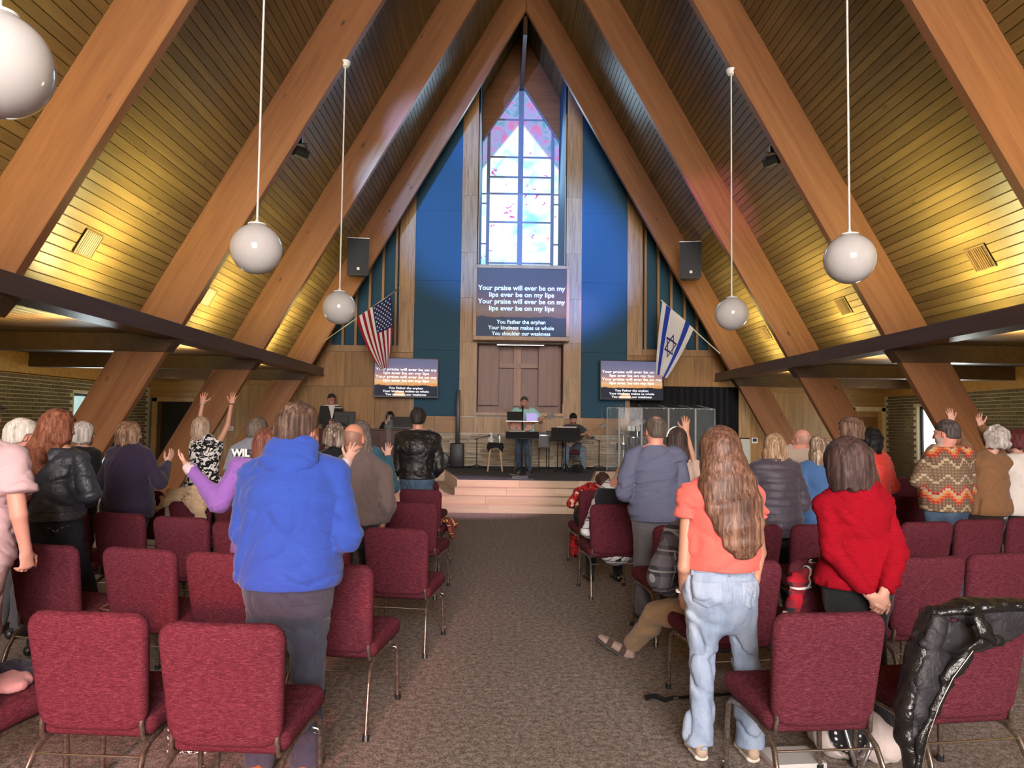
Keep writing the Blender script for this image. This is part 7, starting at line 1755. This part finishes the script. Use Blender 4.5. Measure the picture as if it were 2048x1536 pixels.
t = thing('desk_lamp', 'small desk lamp with pale shade behind the computer monitor', 'lamp', (a.x-0.20, 18.05, ztop)); MB().tube([(0.15, 0, 0), (0.16, 0, 0.38), (0.08, 0, 0.50), (0, 0, 0.50)], 0.008, 6).obj('arm', M_BLACKM, t); MB().box((-0.10, -0.03, 0.485), (0.09, 0.03, 0.505), 0.006).obj('shade', M_WHITE, t); MB().lathe([(0.01, 0), (0.06, 0), (0.06, 0.012), (0.01, 0.02)], (0.15, 0, 0), 16).obj('base', M_BLACKM, t)
a = on(800, 848, 17.9); t = thing('stage_keyboard', 'black keyboard music desk standing on the organ console', 'keyboard', (a.x+0.02, 17.95, ztop)); MB().box((-0.40, -0.14, 0), (0.28, 0.14, 0.07), 0.01).obj('keyboard_body', M_BLACK, t); MB().obox((0.02, 0.05, 0.18), ((1, 0, 0), (0, 0.25, 1), (0, -1, 0.25)), (0.30, 0.12, 0.008), 0.004).obj('music_desk', M_BLACK, t)
a = on(777, 852, 17.6); t = thing('acrylic_lectern', 'clear acrylic lectern standing before the keyboard player', 'lectern', (a.x, 17.35 if False else 17.62, ZST)); t.location.y = 17.66
MB().box((-0.055, -0.02, 0.02), (0.055, 0.0, 0.98), 0.003).obj('upright', M_ACR, t); MB().obox((0, 0, 1.02), ((1, 0, 0), (0, 1, 0.3), (0, -0.3, 1)), (0.12, 0.03, 0.006)).obj('reading_ledge', M_ACR, t); MB().box((-0.09, -0.02, 0.98), (0.09, -0.01, 1.16), 0.003).obj('reading_desk', M_ACR, t); MB().box((-0.12, -0.05, 0), (0.12, 0.03, 0.02), 0.003).obj('base', M_ACR, t)
p = Person('man in dark suit and white shirt looking down behind the computer monitor', on(662, 850, 18.7).x, 18.68, 1.78, z=ZST, yaw=160, sex='m', girth=1.1, skin='pink', near=1, seed=64, head=(-12, 18, 0)); fold_in_front(p, 0.60)
WS = m_cloth('white_shirt', (0.80, 0.80, 0.80), 0.05); p.top(WS, 'shirt', 0.014, 'long', 0.48, None, 0.002, 0, None, 0.014)
sv = p.topv.copy(); SUIT = m_cloth('charcoal_suit', (0.040, 0.036, 0.034), 0.15)
jv = Vox(*p.bounds(['pel', 'neck', 'SL', 'SR', 'EL', 'ER', 'WL', 'WR'], 0.22), 0.014); p.torso(jv, 0.030, {3: (0.02, 0.02)}, 0, 0.03); [p.armsolid(jv, n, 0.026) for n in 'LR']; jv.cut(p.spine(0.832), p.up)
vn = p.spine(0.72)+p.fwd*0.14; jv.seg(p.spine(0.66)+p.fwd*0.16, p.spine(0.85)+p.fwd*0.10, (0.012, 0.09), (0.085, 0.12), 0.0, p.rt, 'sub'); p.add('suit_jacket', jv, SUIT)
p.pants(SUIT); p.shoes(S_BLACK); p.hair_short(m_hair('dark_cropped', (0.035, 0.025, 0.02), (0.08, 0.06, 0.05)), 0.010, -0.05); o = p.body(); glasses(p, o)
kx = on(777, 850, 18.6).x
p = Person('woman in black with long black hair and fringe singing at the keyboard', kx, 18.76, 1.62, z=ZST, yaw=184, seated=(0, -0.05, 0.60), sex='f', girth=1.0, skin='light', near=1, seed=66, head=(0, 2, 0))
sit(p, (p.P(-0.12, 0.30, 0.55), p.P(0.12, 0.30, 0.55)), (p.P(-0.12, 0.32, 0.085), p.P(0.12, 0.32, 0.085))); p.J['EL'] = p.P(-0.24, 0.06, 0.86); p.J['WL'] = p.P(-0.16, 0.26, 0.93); p.J['ER'] = p.P(0.24, 0.06, 0.86); p.J['WR'] = p.P(0.04, 0.20, 1.08); p.hand('R', (-0.1, 0.1, 1), (-0.3, -1, 0), 60, 0.4)
p.top(m_cloth('black_jersey', (0.012, 0.011, 0.013)), 'top', 0.02, 'long', None); p.pants(T_BLACK, 'trousers', 0.012, 0.003, None, 0.585, False); p.shoes(S_BLACK)
p.hair_long(H_BLACK, [(0, 0.02, 0.08, 0.118, 0.085), (0, 0.02, 0.22, 0.140, 0.07), (0, 0.02, 0.36, 0.13, 0.05)], 0.018, 0.003, 260)
fr = p.hairvox(); fr.ell(p.hl(0, 0.070, 0.052), V3(0.066, 0.032, 0.036)*p.hs, p.HR, 0); p.add('fringe', fr, H_BLACK); o = p.body(); glasses(p, o)
st = thing('piano_stool', 'black padded keyboard stool under the singing woman', 'stool', (kx, 18.84, ZST)); MB().box((-0.2, -0.15, 0.42), (0.2, 0.15, 0.50), 0.02).obj('cushion', M_BLACKC, st)
for sx in (-1, 1):
    for sy in (-1, 1): MB().tube([(sx*0.16, sy*0.12, 0.42), (sx*0.18, sy*0.13, 0)], 0.012, 6).obj('leg', M_BLACKM, st)
t = thing('hand_microphone', 'black hand microphone held at the keyboard woman\'s mouth', 'microphone', Vector(p.J['WR'])+Vector((0, -0.05, 0.03))); MB().tube([(0, 0, 0), (0.01, 0.06, 0.16)], [0.012, 0.018], 8).obj('handle', M_BLACK, t); MB().sphere((0.011, 0.068, 0.18), 0.027, 12, 8).obj('grille_ball', M_STEEL, t)

# ---- drum shield and kit
PST = [(1214, 17.95), (1238, 17.75), (1283, 17.70), (1337, 17.70), (1391, 17.75), (1430, 18.2)]
PP = [(at(px, 880, Y).x, Y) for px, Y in PST]
t = thing('drum_shield', 'clear acrylic drum shield with pale posts and slanted lid panels', 'screen', (0, 0, ZST)); ZT = 1.52
M_POST = m_plain('clear_post_edge', (0.55, 0.56, 0.56), 0.2)
for i, (x, y) in enumerate(PP): MB().tube([(x, y, 0), (x, y, ZT)], 0.022 if 0 < i < 5 else 0.009, 8).obj('post', M_POST, t)
for (x0, y0), (x1, y1) in zip(PP[:-1], PP[1:]):
    MB().add([(x0, y0, 0.01), (x1, y1, 0.01), (x1, y1, ZT), (x0, y0, ZT), (x0, y0+0.008, 0.01), (x1, y1+0.008, 0.01), (x1, y1+0.008, ZT), (x0, y0+0.008, ZT)], [(0, 1, 2, 3), (7, 6, 5, 4), (0, 4, 5, 1), (1, 5, 6, 2), (2, 6, 7, 3), (3, 7, 4, 0)]).obj('panel', M_ACR, t)
    MB().tube([(x0, y0, ZT), (x1, y1, ZT)], 0.007, 6).obj('top_edge', M_POST, t)
    mx = (PP[0][0]+PP[-1][0])/2
    b0 = (mx+(x0-mx)*0.78, 18.75, ZT+0.10); b1 = (mx+(x1-mx)*0.78, 18.75, ZT+0.10)
    MB().add([(x0, y0, ZT), (x1, y1, ZT), b1, b0, (x0, y0, ZT+0.008), (x1, y1, ZT+0.008), (b1[0], b1[1], b1[2]+0.008), (b0[0], b0[1], b0[2]+0.008)], [(0, 1, 2, 3), (7, 6, 5, 4), (0, 4, 5, 1), (1, 5, 6, 2), (2, 6, 7, 3), (3, 7, 4, 0)]).obj('lid_panel', M_ACR, t)
    MB().tube([(x1, y1, ZT), b1], 0.009, 6).obj('lid_rib', M_POST, t)
    for q in (0.18, 0.82): MB().sphere((x0+(x1-x0)*q, y0+(y1-y0)*q-0.01, ZT-0.01), 0.016, 8, 6).obj('lid_hinge', M_WHITE, t)
for px in (1204, 1222): a = at(px, 880, 17.9); MB().box((a.x-0.006, 17.92, 0), (a.x+0.006, 17.98, ZT-0.05)).obj('side_fin', M_ACR, t)
dx = at(1275, 880, 18.35).x
t = thing('drum_kit', 'dark drum kit with chrome hardware and cymbals behind the acrylic shield', 'drums', (dx, 18.40, ZST))
MB().lathe([(0.02, -0.20), (0.26, -0.20), (0.275, -0.18), (0.275, 0.18), (0.26, 0.20), (0.02, 0.20)], (0.10, 0.05, 0.28), 28, 'Y').obj('bass_drum', M_BLACK, t, 0.5)
for i, (x, y, z, r, h) in enumerate(((-0.10, 0.0, 0.68, 0.14, 0.12), (0.22, 0.0, 0.68, 0.16, 0.13), (0.55, 0.1, 0.36, 0.20, 0.20), (-0.34, 0.05, 0.56, 0.17, 0.08))):
    d = MB().lathe([(0.02, -h), (r, -h), (r, h), (0.02, h)], (x, y, z), 24).obj('drum', M_BLACK, t, 0.5); MB().lathe([(r+0.001, h-0.012), (r+0.012, h-0.012), (r+0.012, h+0.012), (r+0.001, h+0.012)], (x, y, z), 24).obj('hoop', M_CHROME, d)
    for k in range(6): a_ = 2*PI*k/6; MB().tube([(x+(r+0.012)*math.cos(a_), y+(r+0.012)*math.sin(a_), z-h), (x+(r+0.012)*math.cos(a_), y+(r+0.012)*math.sin(a_), z+h)], 0.009, 5).obj('lug', M_CHROME, d)
for i, (x, y, z, r, tl) in enumerate(((-0.36, -0.1, 0.92, 0.19, 0.25), (0.02, 0.1, 1.18, 0.22, -0.35), (0.52, 0.05, 1.10, 0.24, 0.3))):
    c_ = MB().lathe([(0.004, 0.03), (0.04, 0.022), (0.06, 0.010), (r, -0.012), (r, -0.015), (0.05, 0.004)], (0, 0, 0), 28); q = Matrix.Rotation(tl, 3, 'Y') @ Matrix.Rotation(0.3, 3, 'X'); c_.v = [tuple(q @ Vector(v)+Vector((x, y, z))) for v in c_.v]; c_.obj('cymbal', M_STEEL, t, 0.8)
    MB().tube([(x, y, 0.02), (x, y, z+0.03)], 0.010, 6).obj('cymbal_stand', M_CHROME, t)
    for k in range(3): a_ = 2*PI*k/3; MB().tube([(x, y, 0.25), (x+0.2*math.cos(a_), y+0.2*math.sin(a_), 0.01)], 0.008, 5).obj('stand_leg', M_CHROME, t)
for x in (-0.22, -0.12, 0.0): MB().lathe([(0.02, -0.07), (0.05, -0.06), (0.05, 0.06), (0.02, 0.07)], (x, -0.12, 1.02), 12).obj('clip_microphone', M_WHITE, t)
# ================================================================== THINGS LEFT ON AND UNDER THE CHAIRS
def chair_frame(k):
    o = CHAIR[k]; R = Matrix.Rotation(o.rotation_euler.z, 3, 'Z'); L0 = Vector(o.location)
    def T(x, y, z): q = L0+R @ Vector((x, y, z)); return V3(q.x, q.y, q.z)
    rt = R @ Vector((1, 0, 0)); fw = R @ Vector((0, 1, 0)); return T, V3(rt.x, rt.y, rt.z), V3(fw.x, fw.y, fw.z)
def soft(name, label, cat, vx, m, pname, root):
    V, Q = vx.nets(); t = thing(name, label, cat, root); link(pname, mesh_from(pname, V, Q, m, root), t); return t
# leather jacket over the near right chair
T, rt, fw = chair_frame(('right', 0, 1)); root = T(0, -0.3, 0)
big = Vox(T(-0.5, -0.5, 0)-0.1, T(0.5, 0.1, 0.95)+0.12, 0.010)
bx_ = cushion(T(0, -0.268, 0.655), V3(0, 0, 1)-fw*0.17, fw+V3(0, 0, 0.17), 0.222, 0.252, 0.248, 0.040, 0.075, 0.028, 0.010, 0.012, True, big)
pl = [(lambda q: (q.x, q.z))(at(x, y, 3.16)) for x, y in ((1836, 1290), (1840, 1245), (1862, 1205), (2075, 1195), (2075, 1268), (2005, 1296), (1950, 1304), (1912, 1340), (1886, 1395), (1868, 1450), (1832, 1450), (1826, 1350))]
jk = bx_.patch(pl, 0.026)
def jp(px, py, Y): q = at(px, py, Y); return V3(q.x, q.y, q.z)
jk.loft([jp(1880, 1240, 3.13), jp(1868, 1300, 3.10), jp(1852, 1370, 3.08), jp(1836, 1430, 3.07), jp(1828, 1470, 3.06)], [(0.05, 0.03), (0.075, 0.028), (0.070, 0.026), (0.052, 0.026), (0.03, 0.022)], rt, 0.02, 0.02)
fd = folds(77, 0.0065, 0.8); jk.disp(lambda x, y, z: fd(x+z*f4(0.5), y, z*f4(0.7)))
t = soft('leather_jacket', 'black leather jacket hung over the nearest right-hand chair', 'jacket', jk, m_leather('jacket_lining', (0.015, 0.013, 0.017), 0.62), 'lining', root)
JL = m_leather('jacket_black_leather', (0.012, 0.011, 0.011), 0.30)
def jpart(nm, pts, rad, axis, seed, amp):
    P4 = [jp(*p_) for p_ in pts]; A4 = np.array(P4); v = Vox(A4.min(0)-0.1, A4.max(0)+0.1, 0.008); v.loft(P4, rad, axis, 0.015, 0.0); v.disp(folds(seed, amp)); V_, Q_ = v.nets(); link(nm, mesh_from(nm, V_, Q_, JL, root), t)
jpart('sleeve', [(1856, 1225, 3.20), (1840, 1285, 3.15), (1824, 1350, 3.12), (1806, 1415, 3.10), (1810, 1475, 3.09), (1828, 1545, 3.08)], [(0.035, 0.06), (0.038, 0.065), (0.036, 0.055), (0.034, 0.05), (0.034, 0.045), (0.032, 0.04)], rt, 83, 0.005)
jpart('front_edge', [(2004, 1280, 3.075), (1962, 1286, 3.065), (1930, 1308, 3.055), (1896, 1362, 3.05), (1868, 1420, 3.045), (1846, 1480, 3.04), (1834, 1545, 3.04)], [(0.024, 0.012), (0.028, 0.014), (0.030, 0.015), (0.030, 0.015), (0.028, 0.015), (0.026, 0.015), (0.022, 0.014)], V3(0.7, 0, 0.7), 84, 0.003)
jpart('collar', [(1870, 1222, 3.20), (1930, 1212, 3.19), (2000, 1208, 3.20), (2075, 1214, 3.22)], [(0.05, 0.028), (0.055, 0.030), (0.055, 0.032), (0.05, 0.028)], fw, 85, 0.005)
jpart('lapel', [(1955, 1232, 3.08), (1968, 1262, 3.06), (1992, 1284, 3.055)], [(0.03, 0.012), (0.035, 0.014), (0.012, 0.010)], rt, 86, 0.002)
MB().tube([tuple(jp(x, y, Y)-root) for x, y, Y in ((1946, 1302, 3.030), (1906, 1356, 3.025), (1878, 1412, 3.02), (1856, 1474, 3.015), (1843, 1540, 3.012))], 0.0016, 6).obj('zip', M_BRONZE, t)
# tan coat over a chair of the fourth row
T, rt, fw = chair_frame(('left', 3, 2)); root = T(0, -0.3, 0)
vx = Vox(T(-0.45, -0.45, 0.3)-0.1, T(0.45, 0.1, 1.0)+0.1, 0.013)
vx.loft([T(-0.20, -0.33, 0.90), T(0.10, -0.33, 0.925), T(0.27, -0.33, 0.88)], [(0.07, 0.05), (0.07, 0.05), (0.06, 0.05)], fw, 0.02)
vx.loft([T(-0.10, -0.37, 0.90), T(-0.22, -0.38, 0.80), T(-0.30, -0.40, 0.72)], [(0.08, 0.035), (0.07, 0.04), (0.04, 0.035)], rt, 0.02)
vx.loft([T(0.10, -0.37, 0.90), T(0.18, -0.385, 0.74), T(0.25, -0.38, 0.55), T(0.27, -0.37, 0.42)], [(0.12, 0.035), (0.11, 0.035), (0.06, 0.03), (0.03, 0.025)], rt, 0.02)
vx.disp(folds(78, 0.012)); soft('tan_coat', 'tan coat hung over a chair beside the purple sleeve', 'coat', vx, m_cloth('tan_wool', (0.50, 0.35, 0.22), 0.15), 'coat_shell', root)
# plaid scarf on the fifth-row aisle chair
T, rt, fw = chair_frame(('left', 4, 0)); root = T(0.25, 0.1, 0)
vx = Vox(T(0.12, -0.2, 0.2)-0.12, T(0.45, 0.35, 0.62)+0.12, 0.012)
vx.loft([T(0.10, -0.05, 0.51), T(0.25, 0.02, 0.52), T(0.31, 0.06, 0.44), T(0.31, 0.08, 0.30)], [(0.16, 0.03), (0.17, 0.035), (0.15, 0.03), (0.10, 0.025)], fw, 0.02); vx.disp(folds(80, 0.016))
soft('plaid_scarf', 'orange and brown plaid scarf hanging off an aisle chair left of the steps', 'scarf', vx, m_plaid('autumn_plaid', (0.30, 0.06, 0.05), (0.06, 0.03, 0.03), (0.75, 0.38, 0.12), 11.0), 'scarf_cloth', root)
# red black white plaid throw over second row chair
T, rt, fw = chair_frame(('right', 1, 1)); root = T(0, -0.3, 0)
vx = Vox(T(-0.5, -0.45, 0.3)-0.1, T(0.3, 0.1, 1.0)+0.1, 0.012)
vx.loft([T(0.10, -0.345, 0.905), T(-0.10, -0.365, 0.885), T(-0.24, -0.365, 0.76), T(-0.285, -0.35, 0.58), T(-0.30, -0.32, 0.42)], [(0.05, 0.06), (0.06, 0.07), (0.05, 0.07), (0.07, 0.06), (0.075, 0.05)], fw, 0.02); vx.disp(folds(82, 0.018))
soft('plaid_throw', 'red, black and white plaid throw slung over a chair beside the coral blouse', 'blanket', vx, m_plaid('buffalo_plaid', (0.42, 0.015, 0.03), (0.035, 0.035, 0.04), (0.78, 0.76, 0.74), 7.0), 'throw_cloth', root)
# cane on the floor
def fl(px, py, z): d = CROT @ Vector(((px-1024)/FPX, -(py-768)/FPX, -1.0)); return CAM+d*((z-CAM.z)/d.z)
a, b = fl(1345, 1396, 0.015), fl(1460, 1388, 0.015); e = (b-a).normalized()
t = thing('walking_cane', 'black walking cane lying on the aisle carpet by the coral-bloused woman', 'cane', a)
MB().tube([(0, 0, 0), e*0.5, e*0.95], 0.010, 8).obj('shaft', M_BLACKM, t, 1.2)
h0 = fl(1292, 1396, 0.02)-a; h1 = fl(1312, 1392, 0.02)-a; h2 = fl(1330, 1400, 0.02)-a
MB().tube([h0, h0.lerp(h1, 0.5)+Vector((0, 0, 0.004)), h1, h2, Vector((0, 0, 0))], [0.018, 0.015, 0.016, 0.016, 0.012], 8).obj('handle', M_BLACK, t, 1.2)
MB().tube([Vector((0, 0, 0)), e*0.035], 0.0125, 8).obj('collar', M_CHROME, t)
# pale bag with polka-dot lining under the near right chair
q = fl(1718, 1530, 0.0); root = V3(q.x, q.y+0.12, 0)
vx = Vox(root-V3(0.32, 0.3, 0.02), root+V3(0.32, 0.3, 0.34), 0.009)
vx.ell(root+V3(-0.02, 0, 0.11), (0.20, 0.15, 0.14), None, 0); vx.ell(root+V3(0.14, -0.05, 0.07), (0.12, 0.11, 0.075), None, 0.03); vx.ell(root+V3(-0.03, -0.13, 0.14), (0.105, 0.10, 0.10), None, 0.01, 'sub'); vx.disp(folds(90, 0.014)); vx.cut(root+V3(0, 0, 0.003), (0, 0, -1))
t = soft('slouchy_bag', 'slouchy pale cloth bag with polka-dot lining under the nearest right chair', 'bag', vx, m_cloth('pale_grey_canvas', (0.56, 0.47, 0.44), 0.12), 'bag_body', root)
def m_dots():
    n = NT('polka_dot_lining'); v = n.coord('Object'); d = n.vor(v, 34, 'F1', 'Distance', 0.25); c = n.mix(n.math('LESS_THAN', d, 0.26), (0.015, 0.015, 0.018), (0.85, 0.83, 0.80)); return n.fin(c, 0.8)
MB().sphere((-0.03, -0.085, 0.135), (0.098, 0.055, 0.092), 20, 12).obj('lining', m_dots(), t, 3.0)
for s in (-1, 1): MB().tube([(-0.03+s*0.06, -0.16, 0.20), (-0.03+s*0.05, -0.20, 0.12), (-0.03+s*0.02, -0.185, 0.03)], 0.010, 6).obj('strap', M_STEEL, t, 1.2)
# flat box
q = fl(1580, 1512, 0.03); t = thing('flat_box', 'flat white box lying on the floor beside the pale bag', 'box', (q.x, q.y, 0.0), 0.1); MB().box((-0.12, -0.10, 0), (0.14, 0.10, 0.035), 0.003).obj('lid', m_plain('card', (0.52, 0.50, 0.48), 0.7), t); MB().box((-0.122, -0.102, 0), (0.142, 0.102, 0.012)).obj('tray', m_plain('rose_card', (0.45, 0.24, 0.24), 0.7), t)
# black handbag standing between the chairs
q = fl(1765, 1478, 0.0); t = thing('black_handbag', 'black handbag standing on the floor under the jacket chair', 'bag', (q.x, q.y+0.08, 0)); MB().box((-0.05, -0.11, 0), (0.09, 0.11, 0.26), 0.03).obj('bag_body', m_leather('bag_black', (0.01, 0.01, 0.01)), t, 0.6); MB().tube([(0.02, -0.07, 0.25), (0.02, -0.05, 0.36), (0.02, 0.05, 0.36), (0.02, 0.07, 0.25)], 0.008, 6).obj('handle', M_BLACK, t)
# left block: cap and cloth on the seat, purse, gift bag
T, rt, fw = chair_frame(('left', 0, 2)); root = T(0.05, 0.03, 0.49)
vx = Vox(root-V3(0.3, 0.3, 0.05), root+V3(0.3, 0.3, 0.25), 0.01); vx.ell(root+V3(0.02, 0.02, 0.02), (0.11, 0.10, 0.05), None, 0); vx.ell(root+V3(-0.02, -0.09, 0.012), (0.09, 0.07, 0.018), None, 0.02); vx.disp(folds(95, 0.012)); vx.cut(root, (0, 0, -1))
t = soft('pink_hat', 'folded pink hat lying on the seat at the left edge', 'hat', vx, m_cloth('salmon_pink_cotton', (0.62, 0.26, 0.26), 0.1), 'crown', root); MB().tube([(0.05, -0.12, 0.02), (0.02, -0.20, -0.0), (-0.02, -0.25, 0.005)], 0.006, 6).obj('drawstring', m_cloth('salmon_pink_cotton', (0.62, 0.26, 0.26), 0.1), t)
root = T(0.02, 0.16, 0.49); vx = Vox(root-V3(0.3, 0.2, 0.05), root+V3(0.3, 0.2, 0.2), 0.012); vx.ell(root+V3(0, 0.02, 0.02), (0.20, 0.10, 0.06), None, 0); vx.disp(folds(96, 0.012)); vx.cut(root, (0, 0, -1)); soft('dark_cloth', 'dark folded cloth lying behind the pink hat', 'cloth', vx, m_cloth('navy_cloth', (0.03, 0.025, 0.045)), 'fold', root)
T, rt, fw = chair_frame(('left', 1, 2)); root = T(-0.16, -0.10, 0.49)
vx = Vox(root-V3(0.25, 0.2, 0.02), root+V3(0.25, 0.2, 0.2), 0.011); vx.rbox(root+V3(0, 0.02, 0.05), np.eye(3), (0.15, 0.08, 0.055), 0.04); vx.disp(folds(97, 0.006)); vx.cut(root, (0, 0, -1))
t = soft('brown_purse', 'small brown purse with paper tucked in on a second-row seat', 'purse', vx, m_leather('brown_purse_leather', (0.16, 0.07, 0.045)), 'purse_body', root); MB().tube([(-0.12, -0.06, 0.05), (-0.16, -0.12, 0.02), (-0.08, -0.14, 0.015), (0.0, -0.10, 0.02)], 0.008, 6).obj('strap', m_leather('brown_purse_leather', (0.16, 0.07, 0.045)), t, 1.2); MB().obox((-0.10, 0.04, 0.12), ((1, 0, 0.2), (0, 1, 0), (0, 0, 1)), (0.06, 0.003, 0.05)).obj('paper', M_WHITE, t)
q = fl(352, 1530, 0.0); t = thing('gift_bag', 'patterned gift bag with pink tissue between the two nearest left chairs', 'bag', (q.x, q.y+0.18, 0)); MB().box((-0.10, -0.06, 0), (0.10, 0.06, 0.20), 0.004).obj('bag_body', m_blots('black_white_sprig', (0.03, 0.03, 0.03), (0.7, 0.68, 0.66), 60, 0.5, 0.54), t)
tv = Vox(V3(-0.12, -0.1, 0.15), V3(0.12, 0.1, 0.36), 0.01); tv.loft([V3(0, 0, 0.18), V3(0.02, 0, 0.27), V3(-0.02, 0, 0.33)], [(0.07, 0.04), (0.06, 0.03), (0.02, 0.015)], (1, 0, 0), 0.01); tv.disp(folds(98, 0.02)); V_, Q_ = tv.nets(); link('tissue', mesh_from('tissue', V_, Q_, m_cloth('pink_tissue', (0.70, 0.46, 0.44), 0.05)), t)
# black shoulder bag hanging by the red dress
a = at(1159, 1032, 8.75); t = thing('shoulder_bag', 'black shoulder bag hanging beside the red-dressed woman', 'bag', (a.x, 8.75, a.z-0.12)); bv = Vox((-0.15, -0.15, -0.02), (0.15, 0.15, 0.3), 0.012); bv.ell((0, 0, 0.12), (0.075, 0.09, 0.125), None, 0); bv.disp(folds(99, 0.006)); V_, Q_ = bv.nets(); link('bag_body', mesh_from('bag_body', V_, Q_, m_leather('bag_black', (0.01, 0.01, 0.01))), t); MB().tube([(0.0, -0.03, 0.22), (0.08, -0.02, 0.33), (0.15, 0, 0.30)], 0.008, 6).obj('strap', M_BLACK, t)
# small glowing surfaces are seen but need no light sampling of their own
for m_ in bpy.data.materials:
    if m_.name.split('.')[0] in ('bright_daylight_glass', 'leafy_daylight_glass', 'fluorescent_tube', 'lamp_diffuser', 'white_lettering', 'projected_lettering', 'projected_sunset', 'screen_sunset', 'lilac_screen_glow', 'backlit_stained_glass'):
        m_.cycles.emission_sampling = 'NONE'
